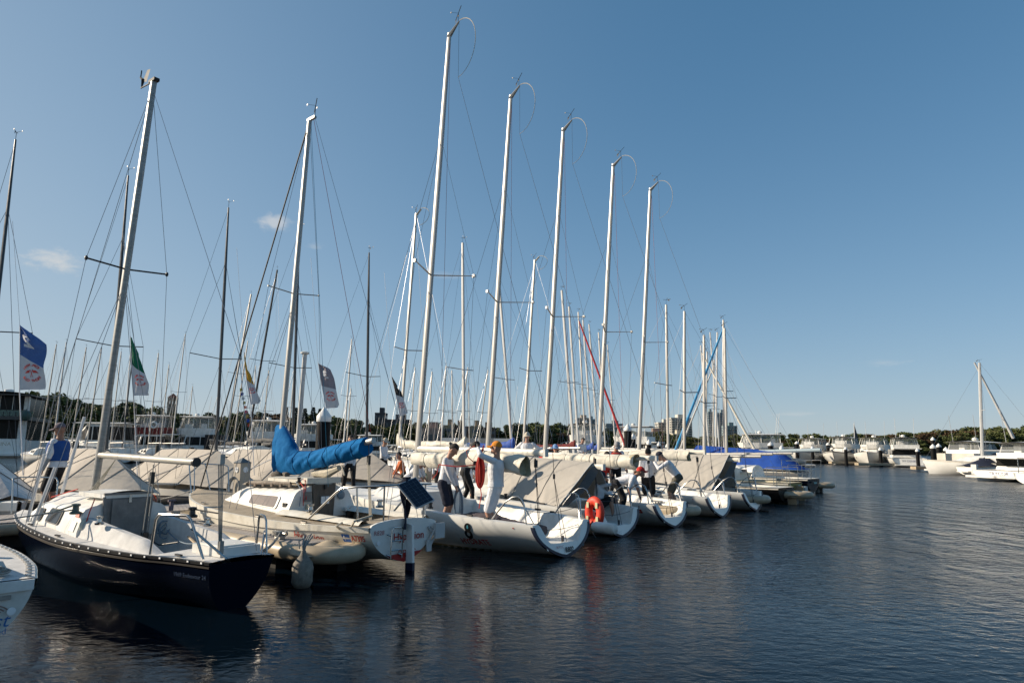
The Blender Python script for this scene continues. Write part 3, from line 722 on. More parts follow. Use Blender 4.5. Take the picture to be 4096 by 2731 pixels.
for y_ in (.53, -.52): mb = MB(); mb.lathe((2.975, y_, .78), [(.095, 0), (.095, .012), (.08, .022), (.02, .024)], 20, axis=Vector((-1, 0, .05))); obj('instrument_cover', mb, mat('pale_green_cover', (.38, .42, .38), .5), cab)
mb = MB(); A = onside(secE, 3.18, .62, 1, .013); 
P_ = [onside(secE, x_, f_, 1, .012) for x_, f_ in ((3.28, .62), (3.12, .62), (3.12, .86), (3.28, .86))]; mb.add(P_, [(0, 1, 2, 3)]); st = obj('red_sticker', mb, mat('sticker_red', (.6, .07, .03), .5), cab, False)
text('sticker_number', '7', .13, lambda x, y: P_[0].lerp(P_[1], .38 + x / .3).lerp(P_[3].lerp(P_[2], .38 + x / .3), .5 + y / .22) + Vector((0, .004, .002)), whitetxt, st)
mb = MB(); P2_ = [onside(secE, x_, f_, 1, .012) for x_, f_ in ((3.34, .24), (3.12, .24), (3.12, .5), (3.34, .5))]; mb.add(P2_, [(0, 1, 2, 3)]); obj('paper_sticker', mb, mat('sticker_white', (.7, .74, .7), .5), cab, False)
# hardware
mb = MB(); winch(mb, (2.42, .60, .83), 1.0); obj('winch', mb, steel, ed)
mb = MB(); winch(mb, (3.12, .63, .92), 1.25); mb.tube([(3.12, .63, 1.05), (3.2, .86, .96), (3.28, 1.0, .93)], .013, 5); obj('winch', mb, mat('green_winch', (.07, .10, .09), .4), ed, label='dark winch with its handle')
mb = MB(); winch(mb, (2.35, -.62, .84), 1.3); mb.tube([(2.35, -.62, .96), (1.9, -.75, .92)], .012, 5); obj('winch', mb, black, ed)
mb = MB(); winch(mb, (1.85, -.58, .76), 1.0); obj('winch', mb, steel, ed)
mb = MB(); mb.box((2.93, -.60, .98), (.04, .05, .16)); mb.tube([(2.90, -.53, 1.05), (2.90, -.64, 1.05)], .02, 6); obj('winch_handle', mb, cplum, ed)
mb = MB(); mb.box((2.9, -.66, .80), (.07, .10, .18)); obj('handle_pocket', mb, mat('tan_pocket', (.42, .32, .24), .7), ed)
mb = MB(); mb.tube([(2.0, -.40, .62), (1.2, -.10, .60), (.8, 0, .64)], .022, 6, sq=.6); obj('tiller', mb, wood, ed)
mb = MB()
for z_, w_ in ((.60, 1), (.66, .96)): pass
mb.box((.42, -.03, .655), (.62, .52, .10)); mb.box((.42, -.03, .712), (.52, .42, .02)); obj('stern_hatch', mb, gelcab, ed)
for sd, x_ in ((1, 0.45), (-1, 0.25)):
    mb = MB()
    if sd > 0:
        mb.tube([(.95, .62, .60), (.93, .60, 1.0), (.88, .585, 1.06), (.45, .48, 1.07), (.38, .465, 1.03), (.16, .40, .60)], .016, 8)
        mb.tube([(.36, .46, .93), (-.02, .22, .60)], .015, 8)
    else:
        mb.tube([(.55, -.52, .60), (.50, -.50, .98), (.43, -.47, 1.02), (.2, -.38, 1.02), (.13, -.36, .97), (.05, -.34, .60)], .014, 8)
        mb.tube([(.15, -.36, .85), (-.05, -.20, .60)], .013, 8)
    obj('stern_rail', mb, steel, ed)
mb = MB(); mb.tube([(6.45, .33, .68), (6.5, .34, 1.2), (6.56, .33, 1.26), (6.9, .12, 1.27), (6.9, -.12, 1.27), (6.56, -.33, 1.26), (6.5, -.34, 1.2), (6.45, -.33, .68)], .014, 8); obj('bow_rail', mb, steel, ed)
mE = lambda z: 4.157 - .098 * (z - 1)
mb = MB(); mast_tube(mb, (mE(1.05), 0, 1.05), (mE(7.743), 0, 7.743), .068, .05, 12, .9); ma = obj('mast', mb, alud, ed)
for sd in (1, -1):
    mb = MB(); a = Vector((mE(4.633), 0, 4.62)); e = Vector((mE(4.633) - .05, .612 * sd, 4.66)); mb.tube([a, e], .014, 6); mb.box(e, (.04, .03, .05)); mb.ell(e, (.025, .025, .04), 6, 5); obj('spreader', mb, black, ma)
mb = MB(); h0 = Vector((mE(7.74), 0, 7.74)); mb.box(h0, (.2, .09, .05)); mb.tube([h0 + Vector((.1, .0, 0)), h0 + Vector((.45, 0, .02))], .012, 5)
c0 = h0 + Vector((.45, 0, .03)); mb.tube([c0 + Vector((.06, 0, .2)), c0 + Vector((-.05, 0, .12)), c0 + Vector((-.02, 0, 0))], [.015, .03, .01], 6)
mb.add([c0 + Vector((-.04, 0, .1)), c0 + Vector((-.17, 0, .26)), c0 + Vector((-.28, 0, .24)), c0 + Vector((-.18, 0, .04))], [(0, 1, 2, 3)])
mb.tube([c0 + Vector((.05, 0, .2)), c0 + Vector((.04, 0, .32))], .01, 4)
obj('wind_instrument', mb, rubber, ma)
mb = MB(); mb.tube([(mE(1.704) - .06, 0, 1.704), (mE(1.704) - 2.858, 0, 1.66)], .055, 14, sq=.85); bo = obj('boom', mb, mat('boom_cream', (.52, .49, .42), .45, metal=.0, var=.3, vs_=4, stretch=(.5, 4, 4)), ed)
mb = MB(); mb.tube([(mE(1.704) - 2.84, 0, 1.66), (mE(1.704) - 2.885, 0, 1.66)], .06, 14); mb.box((mE(1.7) - .05, 0, 1.70), (.12, .07, .1)); obj('boom_fitting', mb, black, bo)
hp = Vector((mE(7.6), 0, 7.6)); sp1 = Vector((mE(4.633) - .05, .612, 4.66)); sp2 = Vector((mE(4.633) - .05, -.612, 4.66))
for sd, sp in ((1, sp1), (-1, sp2)):
    lines('shroud', [[hp, sp], [sp, (4.0, .92 * sd, .66)], [(mE(4.4), 0, 4.4), (3.7, .9 * sd, .65)]], .0042, wire, ed)
    lines('inner_shroud', [[(mE(4.4), 0, 4.4), (4.4, .9 * sd, .66)]], .0042, wire, ed)
lines('backstay', [[hp, (.3, .06, 3.0)], [(.3, .06, 3.0), (.13, .28, 1.75)], [(.3, .06, 3.0), (.05, -.2, .64)]], .0045, wire, ed)
lines('forestay', [[hp, (6.9, 0, .72)]], .0045, wire, ed)
mb = MB()
for sd, x_, top in ((1, 6.25, (5.9, .50, 1.75)), (1, 5.85, (5.3, .62, 1.50))): pass
for a, b in (((5.19, .5, .66), (5.07, .41, 1.71)), ((4.57, .64, .64), (4.37, .49, 1.52)), ((5.5, 0, .72), (5.26, -.18, 2.32))):
    mb.tube([a, b], .026, 8)
obj('white_spar', mb, mat('white_tube', (.66, .66, .66), .4, var=.15), ed)
lines('mainsheet', [[(2.35, .02, 1.45), (2.42, .03, .60)], [(2.35, -.02, 1.45), (2.42, -.03, .60)], [(2.35, .0, 1.6), (2.35, 0, 1.45)]], .008, rope, ed, 5)
mb = MB(); mb.box((2.36, 0, 1.42), (.06, .05, .16)); mb.box((2.42, 0, .62), (.08, .07, .12)); mb.tube([(2.42, 0, .62), (2.2, -.1, .52), (1.7, -.1, .6)], .010, 5); obj('block', mb, black, ed)
lines('vang', [[(mE(1.7) - .55, .0, 1.64), (4.02, .12 - .03 * k, 1.15)] for k in range(4)], .007, ropec, ed, 4)
lines('backstay_tackle', [[(.12 + .010 * k, .27 + .014 * k, 1.70), (.10, .22 + .01 * k, .64)] for k in range(4)], .006, rope, ed)
mb = MB(); mb.box((.13, .29, 1.72), (.06, .06, .11)); mb.box((.1, .235, .72), (.05, .05, .14)); obj('tackle_block', mb, alud, ed)
mb = MB(); rn = random.Random(5)
for q in range(9):
    c = Vector((2.75 + rn.uniform(-.1, .1), -.5 + rn.uniform(-.06, .06), .66 + rn.uniform(-.04, .04)))
    mb.tube([c + Vector((.09 * math.cos(a) * .6, .10 * math.cos(a + q), .10 * math.sin(a))) for a in [2 * PI * k / 12 for k in range(13)]], .009, 5)
mb.tube(sag((2.6, -.4, .66), (1.2, -.1, .64), .08), .009, 5); obj('coiled_rope', mb, ropeb, ed)
lines('red_line', [[(4.1, .25, 1.2), (5.2, .2, 1.02)], [(3.0, .45, 1.12), (2.95, .52, .95), (2.95, .56, .75)]], .008, roper, ed, 5)
text('builder_lettering', '1969 Endeavour 24', .07, lambda x, y: EH.side(.32 - x, .40 + y, 1, .006), mat('faint_blue_lettering', (.03, .06, .12), .5), ed)
for p_ in [EH.pt(x_, 1, 1) + Vector((0, -.05, .03)) for x_ in (4.6, 3.2, .6)] + [Vector((.25, -.3, .63))]: mb = MB(); mb.box(p_, (.13, .03, .02)); obj('cleat', mb, black, ed)

# ------------------------------------------------------------------ cream cruiser with blue sail cover
HX = (-1.657, 11.041, 2.42)
HH = Hull(7.3, [0, .6, 1.8, 3.2, 4.5, 5.8, 6.8, 7.3], [.66, .86, 1.06, 1.14, 1.06, .76, .34, .03], [0, 1.5, 3, 4.5, 6, 7.3], [.68, .66, .68, .72, .78, .84],
          k=.35, p=.72, q=2.1, bo=.45, so=-.05, pb=1.1, ks=-.12)
hy = thing('cream_cruising_yacht', 'cream cruising yacht with a bright blue sail cover and a solar panel on its stern', 'sailboat', (HX[0], HX[1], 0), HX[2])
obj('hull', HH.shell(.0, .9, 60, 30), mat('cream_topsides', (.68, .655, .58), .35, var=.15, vs_=1.5, col2=(.60, .57, .49)), hy)
obj('rubbing_strake', HH.band(.86, 1.01, th=.028, nu=40), gelold, hy)
mb = MB(); P = [HH.pt(0, i / 14 * .99, 1) for i in range(15)]; Q = [HH.pt(0, i / 14 * .99, -1) for i in range(14, -1, -1)]
top = [Vector((0, .66 * math.cos(a), .68 + .10 * math.sin(a))) for a in [PI * k / 10 for k in range(11)]]
for k_, v in enumerate(P + Q): pass
ring = P + top[1:-1] + Q
mb.add([v + Vector((-.012, 0, 0)) for v in ring] + [v + Vector((.03, 0, 0)) for v in ring], [tuple(range(len(ring)))[::-1]] + [(i, (i + 1) % len(ring), len(ring) + (i + 1) % len(ring), len(ring) + i) for i in range(len(ring))])
trn = obj('transom', mb, gel, hy)
mb = MB(); vs = [(-.017, HH.pt(0, f, s2).y * .99, HH.pt(0, f, s2).z) for s2, rng in ((1, [0, .1, .18, .22]), (-1, [.26, .18, .1, 0])) for f in rng]; mb.add(vs, [tuple(range(8))[::-1]]); obj('boot_stripe', mb, red, trn, False)
def hdeck(x, y, b, s):
    ay = abs(y); z = s + .06 * (1 - (y / b) ** 2)
    if .35 < x < 2.3:
        e = min(b - .30, .60)
        if ay < e: return .42 if ay > e - .22 else .22
        z += .0
    if x <= .35: z = s + .10 * (1 - (y / b) ** 2)
    return z
def ydeck(HU, fn, ycol, brk, n=40):
    mb = MB(); X_ = sorted([HU.L * i / n * .995 for i in range(n + 1)] + brk); vs = []
    for x in X_:
        b = HU.B(x); e = HU.pt(x, 1, 1); row = [y for y in ycol if y < b * .97]; row = row + [b * .97] * (len(ycol) - len(row)) + [b]
        row = [-y for y in row[::-1]] + row
        for y in row: vs.append((e.x, y, fn(x, y, b, HU.S(x))))
    m_ = 2 * (len(ycol) + 1)
    mb.add(vs, [(j * m_ + i, (j + 1) * m_ + i, (j + 1) * m_ + i + 1, j * m_ + i + 1) for j in range(len(X_) - 1) for i in range(m_ - 1)])
    return mb
obj('deck', ydeck(HH, hdeck, [0, .2, .37, .38, .5, .59, .601, .7, .85], [.34, .36, 2.29, 2.31]), decktan, hy)
mb = MB()
for sd in (1, -1):
    mb.grid(lambda u, v: Vector((.2 + 2.2 * u, sd * (.63 + (.10 + .12 * u) * (v - .5) * 2 * 1.0), .70 + .03 * u + .07 * math.cos((v - .5) * PI))), 12, 6)
obj('cockpit_coaming', mb, gelold, hy)
mb = MB(); secH = coach(2.25, 5.35, (.70, .42), (.54, .30), 1.13, 1.02, HH, mb, nose=.30, crown=.10, ns=24)
cab = obj('cabin', mb, gelcab, hy)
for sd in (1, -1):
    w_ = side_window(secH, 2.72, 3.95, .30, .72, sd, cab, frame=gelcab, glass=mat('brown_window', (.30, .25, .22), .16, metal=.6, var=.4, vs_=3)); w_['label'] = 'long window with a pale frame'
    mb = MB(); A_ = onside(secH, 2.45, .45, sd, .01); mb.box(A_, (.13, .02, .07)); obj('vent', mb, black, cab)
mb = MB(); mb.grid(lambda u, v: Vector((2.3 + 1.3 * u, (v - .5) * .62, 1.285 + .02 * math.cos((v - .5) * PI))), 6, 6); mb.box((2.95, 0, 1.25), (1.36, .64, .06)); mb.box((2.31, 0, 1.27), (.12, .7, .10))
obj('sliding_hatch', mb, gelold, cab)
mb = MB(); mb.grid(lambda u, v: Vector((2.5 + 2.2 * u, (v - .5) * (.86 - .3 * u), 1.243 - .07 * u - .07 * (2 * v - 1) ** 2)), 10, 8); obj('roof_tread', mb, decktan, cab)
for sd in (1, -1):
    mb = MB(); mb.tube([(2.6, .46 * sd, 1.22), (4.3, .36 * sd, 1.15)], .018, 6, sq=1.6); [mb.box((2.62 + .34 * k, (.46 - .02 * k) * sd, 1.18 - .012 * k), (.07, .035, .06)) for k in range(6)]; obj('grab_rail', mb, teak, cab)
mb = MB(); mb.add([(2.19, -.17, .35), (2.19, .17, .35), (2.24, .24, 1.2), (2.24, -.24, 1.2), (2.23, -.17, .35), (2.23, .17, .35), (2.28, .24, 1.2), (2.28, -.24, 1.2)],
                  [(0, 3, 2, 1), (4, 5, 6, 7), (0, 1, 5, 4), (2, 3, 7, 6), (1, 2, 6, 5), (0, 4, 7, 3)]); dr = obj('companionway_door', mb, teak, hy, False)
mb = MB(); [mb.box((2.195, s2 * .045, .93), (.014, .075, .13)) for s2 in (1, -1)]; obj('louvre', mb, whitetxt, dr); mb = MB(); mb.box((2.185, 0, .66), (.014, .22, .012)); mb.box((2.21, 0, 1.16), (.03, .035, .08)); obj('lock', mb, black, dr)
mb = MB(); [mb.lathe((2.24, -.36, 1.0), [(.075, 0), (.075, .02), (.06, .03), (.01, .03)], 18, axis=Vector((-1, 0, 0)))]; obj('compass', mb, mat('dial', (.15, .2, .24), .2), cab)
mb = MB(); mb.box((2.225, .33, 1.0), (.02, .13, .17)); obj('speaker', mb, plygrey, cab)
mb = MB(); mb.box((2.225, .31, .83), (.02, .09, .09)); mb.box((2.225, .31, .68), (.02, .09, .09)); obj('instrument', mb, mat('cream_instrument', (.5, .46, .32), .5), cab)
for y_ in (.47, -.52):
    mb = MB(); mb.box((2.17, y_, .75), (.06, .24, .06)); o_ = obj('halyard_bag', mb, gelcab, cab); mb = MB(); mb.grid(lambda u, v: Vector((2.16 - .06 * math.sin(PI * u) * (1 - v * .6), y_ + .2 * (u - .5) * (1 - .25 * v), .73 - .19 * v)), 6, 5); obj('bag_mesh', mb, black, o_)
    mb = MB(); mb.ell((2.138, y_, .762), (.004, .035, .012), 10, 6); obj('bag_badge', mb, red, o_)
mb = MB(); winch(mb, (1.55, .70, .80), 1.25); obj('winch', mb, steel, hy); mb = MB(); winch(mb, (1.55, -.72, .80), 1.25); obj('winch', mb, steel, hy)
mb = MB(); winch(mb, (2.55, .33, 1.23), .8); obj('winch', mb, black, cab)
lines('cabin_line', [[(3.6, .1, 1.26), (2.6, .3, 1.26), (2.22, .42, 1.15), (2.19, .44, .85)], [(3.4, -.05, 1.29), (2.3, .36, 1.28), (2.2, .38, .95)]], .008, roper, hy, 5)
lines('cabin_line', [[(2.6, .36, 1.25), (2.21, .48, 1.12), (2.18, .52, .85)]], .008, ropeb, hy, 5)
for sd in (1, -1):
    mb = MB()
    mb.tube([(1.35, .86 * sd, .72), (.75, .78 * sd, 1.16), (.62, .76 * sd, 1.24), (.3, .70 * sd, 1.27), (-.02, .52 * sd, 1.29)] + ([(-.06, .2, 1.30), (-.06, 0, 1.30)] if sd > 0 else [(-.06, -.2, 1.30), (-.06, 0, 1.30)]), .0165, 8)
    mb.tube([(.32, .70 * sd, 1.27), (.28, .68 * sd, .72)], .014, 8); mb.tube([(0, .42 * sd, 1.29), (.02, .40 * sd, .74)], .014, 8)
    obj('stern_rail', mb, steel, hy)
mb = MB(); mb.tube([(6.6, .42, .84), (6.75, .44, 1.38), (6.85, .4, 1.42), (7.25, .12, 1.44), (7.3, 0, 1.44), (7.25, -.12, 1.44), (6.85, -.4, 1.42), (6.75, -.44, 1.38), (6.6, -.42, .84)], .0155, 8); mb.tube([(7.22, .12, 1.43), (7.0, .18, .86)], .013, 6); mb.tube([(7.22, -.12, 1.43), (7.0, -.18, .86)], .013, 6); obj('bow_rail', mb, steel, hy)
# solar panel on the pushpit
sp = [Vector(v) for v in ((-.02, .30, 1.32), (-.12, -.06, 1.46), (-.45, -.26, 1.04), (-.33, .10, .90))]; sp[3] = sp[0] + sp[2] - sp[1]; sc_ = sum(sp, Vector()) / 4; sp = [sc_ + (v_ - sc_) * .84 + Vector((0, -.03, 0)) for v_ in sp]
mb = MB().panel(*sp, .02, .02); so_ = obj('solar_panel', mb, mat('panel_frame', (.55, .55, .55), .4, metal=.5), hy, False)
nr = -(sp[1] - sp[0]).cross(sp[3] - sp[0]).normalized()
sgn = 1 if nr.x < 0 or nr.y > 0 else -1
mb = MB(); cen = sum(sp, Vector()) / 4; NU, NV = 4, 8
def spp(u, v, o=.024):
    u = .05 + .9 * u; v = .03 + .94 * v
    return sp[0] * (1 - u) * (1 - v) + sp[1] * u * (1 - v) + sp[2] * u * v + sp[3] * (1 - u) * v + nr * o
mbl = MB()
for i in range(NU):
    for j in range(NV):
        a, b, c2, d = spp((i + .03) / NU, (j + .03) / NV), spp((i + .97) / NU, (j + .03) / NV), spp((i + .97) / NU, (j + .97) / NV), spp((i + .03) / NU, (j + .97) / NV)
        mb.add([a, b, c2, d], [(0, 1, 2, 3)])
        mb2 = [a, b, c2, d]
mbl.add([spp(0, 0, .0225), spp(1, 0, .0225), spp(1, 1, .0225), spp(0, 1, .0225)], [(0, 1, 2, 3)])
obj('solar_cell_backing', mbl, mat('cell_grid', (.10, .13, .16), .3), so_, False)
obj('solar_cells', mb, mat('solar_cell', (.008, .012, .03), .15, var=.3), so_, False)
mb = MB(); mb.tube([(0.0, .0, .78), (-.02, .04, 1.32)], .014, 6); mb.tube([(-.25, .0, 1.2), (-.03, .05, 1.05)], .012, 6); obj('panel_bracket', mb, steel, so_)
mb = MB(); mb.grid(lambda u, v: Vector((-.05 - .05 * math.sin(5 * v + 3 * u), .02 + (.16 - .05 * v) * (u - .5) + .03 * math.sin(7 * v), 1.42 - .80 * v)) + Vector((.04 * math.sin(PI * 2 * u), 0, 0)), 10, 20)
obj('furled_ensign', mb, navycan, hy)
# rudder, ladder, outboard bracket
mb = MB(); mb.prism([(-.02, .70), (-.15, .68), (-.19, .1), (-.19, -.10), (-.03, -.10)], -.07, -.03); 
rd = obj('rudder', mb, gel, hy, False); mb = MB(); mb.prism([(-.194, .12), (-.196, -.11), (-.022, -.11), (-.022, .10)], -.074, -.026); obj('rudder_paint', mb, navytrim, rd, False)
mb = MB(); y0, y1 = .30, .08
mb.tube([(-.06, y0, .20), (-.07, y0, .62), (-.075, y0 - .03, .66), (-.075, y1 + .03, .66), (-.07, y1, .62), (-.06, y1, .20)], .0125, 8)
for z_ in (.32, .46): mb.tube([(-.065, y0, z_), (-.065, y1, z_)], .010, 6)
for z_ in (.24, .54):
    for y_ in (y0, y1): mb.tube([(-.065, y_, z_), (-.01, y_ + .04, z_ + .02)], .014, 8)
obj('boarding_ladder', mb, steel, hy)
mb = MB(); mb.box((-.10, -.66, .55), (.045, .20, .24)); mb.box((-.03, -.50, .32), (.03, .10, .18)); [mb.tube([(-.03, y_, .34), (-.09, y_ - .1, .58)], .018, 6) for y_ in (-.47, -.55)]; mb.tube([(-.02, -.48, .62), (-.06, -.58, .48)], .014, 6); mb.tube([(-.02, -.53, .62), (-.06, -.63, .48)], .014, 6); obj('outboard_bracket', mb, aluw, hy)
mb = MB(); mb.lathe((-.013, .50, .44), [(.032, 0), (.032, .006), (.012, .007)], 16, axis=Vector((-1, 0, 0))); obj('outlet', mb, whitetxt, trn)
text('name_lettering', 'Hyperion', .155, lambda x, y: HH.side(1.20 - x * 1.12 - .3 * y, .465 + y - .03 * x, 1, .010), redtxt, hy, bold=.002)
text('registration', 'A7395', .12, lambda x, y: HH.side(.22 - x * .75, .50 + y, 1, .008), redtxt, hy, bold=.003)
mb = MB(); mb.add([HH.side(.50 - a, .44 + b, 1, .007) for a, b in ((0, 0), (.14, 0), (.14, .12), (0, .12))], [(0, 1, 2, 3)]); sk = obj('blue_sticker', mb, mat('sticker_blue', (.01, .10, .38), .5), hy, False); text('sticker_number', '4', .11, lambda x, y: HH.side(.46 - x, .50 + y, 1, .010), whitetxt, sk)
tt = lambda y0, z0: (lambda x, y: Vector((-.018, y0 - x, z0 + y)))
text('name_lettering', 'Hyperion', .165, tt(-.09, .50), redtxt, trn, bold=.002); text('sail_number', 'R828', .095, tt(.50, .59), mat('faded_red', (.4, .12, .13), .6), trn); text('club_lettering', 'RPYC', .15, tt(-.06, .245), redtxt, trn)
# mast, boom, blue cover
mH = lambda z: 3.85 - .05 * (z - 1)
mb = MB(); mast_tube(mb, (mH(1.2), 0, 1.2), (mH(8.553), 0, 8.553), .066, .048, 12, .9); ma = obj('mast', mb, alu, hy)
for sd in (1, -1):
    mb = MB(); a = Vector((mH(4.93), 0, 4.90)); e = Vector((mH(4.93) - .0, .565 * sd, 4.96)); mb.tube([a, e], .011, 6); mb.box(e, (.03, .03, .03)); obj('spreader', mb, alud, ma)
mb = MB(); hp = Vector((mH(8.55), 0, 8.55)); mb.box(hp + Vector((-.08, 0, .02)), (.26, .06, .05)); obj('masthead_crane', mb, alud, ma); vane(hp + Vector((-.2, 0, .03)), ma)
mb = MB(); mb.tube([(mH(1.5) - .04, 0, 1.48), (mH(1.6) - 2.95, 0, 1.985)], .052, 10); obj('boom', mb, alu, hy)
for sd in (1, -1):
    e = (mH(4.93), .565 * sd, 4.96); lines('shroud', [[hp, e], [e, (3.75, .98 * sd, .74)], [(mH(4.7), 0, 4.7), (3.5, .98 * sd, .74)], [(mH(4.7), 0, 4.7), (4.1, .96 * sd, .74)]], .0045, wire, hy)
lines('backstay', [[hp + Vector((-.2, 0, 0)), (.15, 0, 2.2)], [(.15, 0, 2.2), (.03, .3, .76)], [(.15, 0, 2.2), (.03, -.3, .76)]], .005, wire, hy)
lines('forestay', [[hp, (7.1, 0, .92)]], .016, rubber, hy, 5)
lines('halyard', [[hp + Vector((-.1, .02, -.1)), (1.6, .35, 1.2)], [hp + Vector((.06, -.02, -.1)), (4.4, -.25, 1.2)]], .0045, mat('rope_teal', (.05, .25, .32), .8), hy)
lines('topping_lift', [[hp + Vector((-.15, 0, 0)), (.95, 0, 2.1)]], .005, roper, hy)
lines('mainsheet', [[(.98, .02 * k - .02, 1.62), (.80, .02 * k, .42)] for k in range(3)], .008, ropec, hy, 5)
mb = MB(); mb.box((.98, 0, 1.66), (.05, .045, .15)); mb.box((.8, 0, .42), (.07, .06, .14)); mb.tube([(.98, 0, 1.74), (1.0, 0, 1.95)], .008, 4); obj('mainsheet_block', mb, black, hy)
xs_ = [3.98, 3.86, 3.72, 3.56, 3.40, 3.19, 2.9, 2.57, 2.28, 1.72, 1.40, 1.07]
top_ = [2.28, 2.28, 2.26, 2.14, 2.0, 1.80, 1.78, 1.80, 1.85, 1.94, 1.99, 2.035]
bot_ = [1.32, 1.30, 1.31, 1.32, 1.33, 1.33, 1.41, 1.47, 1.51, 1.60, 1.65, 1.72]
fold = foldcloth(.022, 9, 8)
def cov(u, v):
    x = 3.98 - 2.91 * u; zt = crom([-a for a in xs_], top_, -x); zb = crom([-a for a in xs_], bot_, -x)
    a = PI * (-.5 + 2 * v) if False else 2 * PI * v
    hw = .115 + .03 * math.sin(u * 9); q = (1 - math.cos(a)) / 2       # 0 at top, 1 at bottom
    z = zt - (zt - zb) * q
    y = hw * math.sin(a) * (1 if q > .3 else .85) * (1.1 - .5 * max(0, q - .6))
    if u < .08: y *= .6
    dg = math.sin((x * 2.3 + z * 2.1) * 6.0) * .5 + math.sin((x * 4.1 - z * 1.2) * 4 + 1) * .5
    y += math.copysign((fold(x * 1.5 + z * 2, z * 3) + .012 * dg), math.sin(a)) * abs(math.sin(a))
    return Vector((x, y, z + .006 * math.sin(30 * u) * q))
mb = MB(); mb.grid(cov, 90, 48); mb.add([cov(1, j / 48) for j in range(48)], [tuple(range(48))]); mb.add([cov(0, j / 48) for j in range(48)], [tuple(range(48))[::-1]])
cv = obj('sail_cover', mb, cbl, hy)
for uu in (.30, .46, .62, .78, .93): mb = MB(); mb.tube([cov(uu, j / 48) + (cov(uu, j / 48) - (cov(uu, 0) + cov(uu, .5)) / 2).normalized() * .004 for j in range(49)], .0055, 4); obj('cover_strap', mb, mat('strap_navy', (.002, .05, .16), .8), cv)
mb = MB(); mb.tube([cov(j / 60, 0) + Vector((0, 0, .004)) for j in range(61)], .007, 4); obj('cover_seam', mb, mat('strap_navy', (.002, .05, .16), .8), cv); cv['label'] = 'bright blue canvas sail cover'
mb = MB(); mb.tube([(1.9, -.06, 1.50), (2.3, -.1, 1.40), (2.7, -.05, 1.38)], [.05, .09, .05], 8); mb.tube([(1.75, 0, 1.55), (1.62, .02, 1.38)], .016, 5); obj('loose_sail', mb, ropec, hy)
mb = MB(); mb.tube([(mH(1.3) + .1, -.1, 1.36), (mH(1.3) - .5, .1, 1.33)], .05, 8); mb.ell((mH(1.3) - .15, .12, 1.32), (.16, .08, .07), 10, 6); obj('halyard_bundle', mb, mat('bundle', (.12, .10, .08), .9, var=.5, vs_=30), hy)
for x_ in (4.9, 2.55, 1.35): mb = MB(); mb.box(HH.pt(x_, 1, 1) + Vector((0, -.06, .03)), (.14, .03, .035)); obj('cleat', mb, steel, hy)
# ------------------------------------------------------------------ water
wm = bpy.data.materials.new('harbour_water'); wm.use_nodes = True; n = wm.node_tree; b = n.nodes['Principled BSDF']
b.inputs['Base Color'].default_value = (.0012, .0045, .0085, 1); b.inputs['Roughness'].default_value = .045; b.inputs['IOR'].default_value = 1.20
t = n.nodes.new('ShaderNodeTexCoord')
def nz_(scale, stretch, det, dist=.0, rot=0.):
    mp = n.nodes.new('ShaderNodeMapping'); mp.inputs['Scale'].default_value = stretch; mp.inputs['Rotation'].default_value = (0, 0, rot)
    n.links.new(t.outputs['Object'], mp.inputs[0])
    z = n.nodes.new('ShaderNodeTexNoise'); z.inputs['Scale'].default_value = scale; z.inputs['Detail'].default_value = det; z.inputs['Distortion'].default_value = dist
    n.links.new(mp.outputs[0], z.inputs['Vector']); return z.outputs['Fac']
a1 = nz_(6.5, (1, 1.6, 1), 6, .7, rad(-20)); a2 = nz_(3.4, (1, 1.4, 1), 3, .4, rad(15)); a3 = nz_(.22, (1, 1, 1), 2)
# calm patches and ruffled patches
mr = n.nodes.new('ShaderNodeMapRange'); mr.inputs['From Min'].default_value = .38; mr.inputs['From Max'].default_value = .62; mr.inputs['To Min'].default_value = .45; mr.inputs['To Max'].default_value = 1.0
n.links.new(a3, mr.inputs['Value'])
sp_ = n.nodes.new('ShaderNodeSeparateXYZ'); n.links.new(t.outputs['Object'], sp_.inputs[0])
def M2(op, a, b_, c=None):
    q = n.nodes.new('ShaderNodeMath'); q.operation = op
    for i_, v_ in enumerate((a, b_, c)):
        if v_ is None: continue
        if isinstance(v_, (int, float)): q.inputs[i_].default_value = v_
        else: n.links.new(v_, q.inputs[i_])
    return q.outputs[0]
shel = M2('ADD', M2('MULTIPLY', sp_.outputs[1], .05), M2('MULTIPLY', sp_.outputs[0], .085))      # sheltered by the boats, open to the right
ms = n.nodes.new('ShaderNodeMapRange'); ms.interpolation_type = 'SMOOTHSTEP'; ms.inputs['From Min'].default_value = .25; ms.inputs['From Max'].default_value = 2.2; ms.inputs['To Min'].default_value = .10; ms.inputs['To Max'].default_value = 1.
n.links.new(shel, ms.inputs['Value'])
mq = n.nodes.new('ShaderNodeMapRange'); mq.inputs['From Min'].default_value = .4; mq.inputs['From Max'].default_value = 3.2; mq.inputs['To Min'].default_value = .04; mq.inputs['To Max'].default_value = .20; n.links.new(shel, mq.inputs['Value'])
rgh = M2('MULTIPLY', mq.outputs[0], M2('ADD', M2('MULTIPLY', a3, .8), .6)); n.links.new(rgh, b.inputs['Roughness'])
amp = M2('MULTIPLY', mr.outputs[0], ms.outputs[0])
h1_ = M2('MULTIPLY', a1, amp); a2 = M2('MULTIPLY', a2, ms.outputs[0])
b1 = n.nodes.new('ShaderNodeBump'); b1.inputs['Distance'].default_value = .075; b1.inputs['Strength'].default_value = 1.; n.links.new(h1_, b1.inputs['Height'])
b2 = n.nodes.new('ShaderNodeBump'); b2.inputs['Distance'].default_value = .07; b2.inputs['Strength'].default_value = 1.; n.links.new(a2, b2.inputs['Height'])
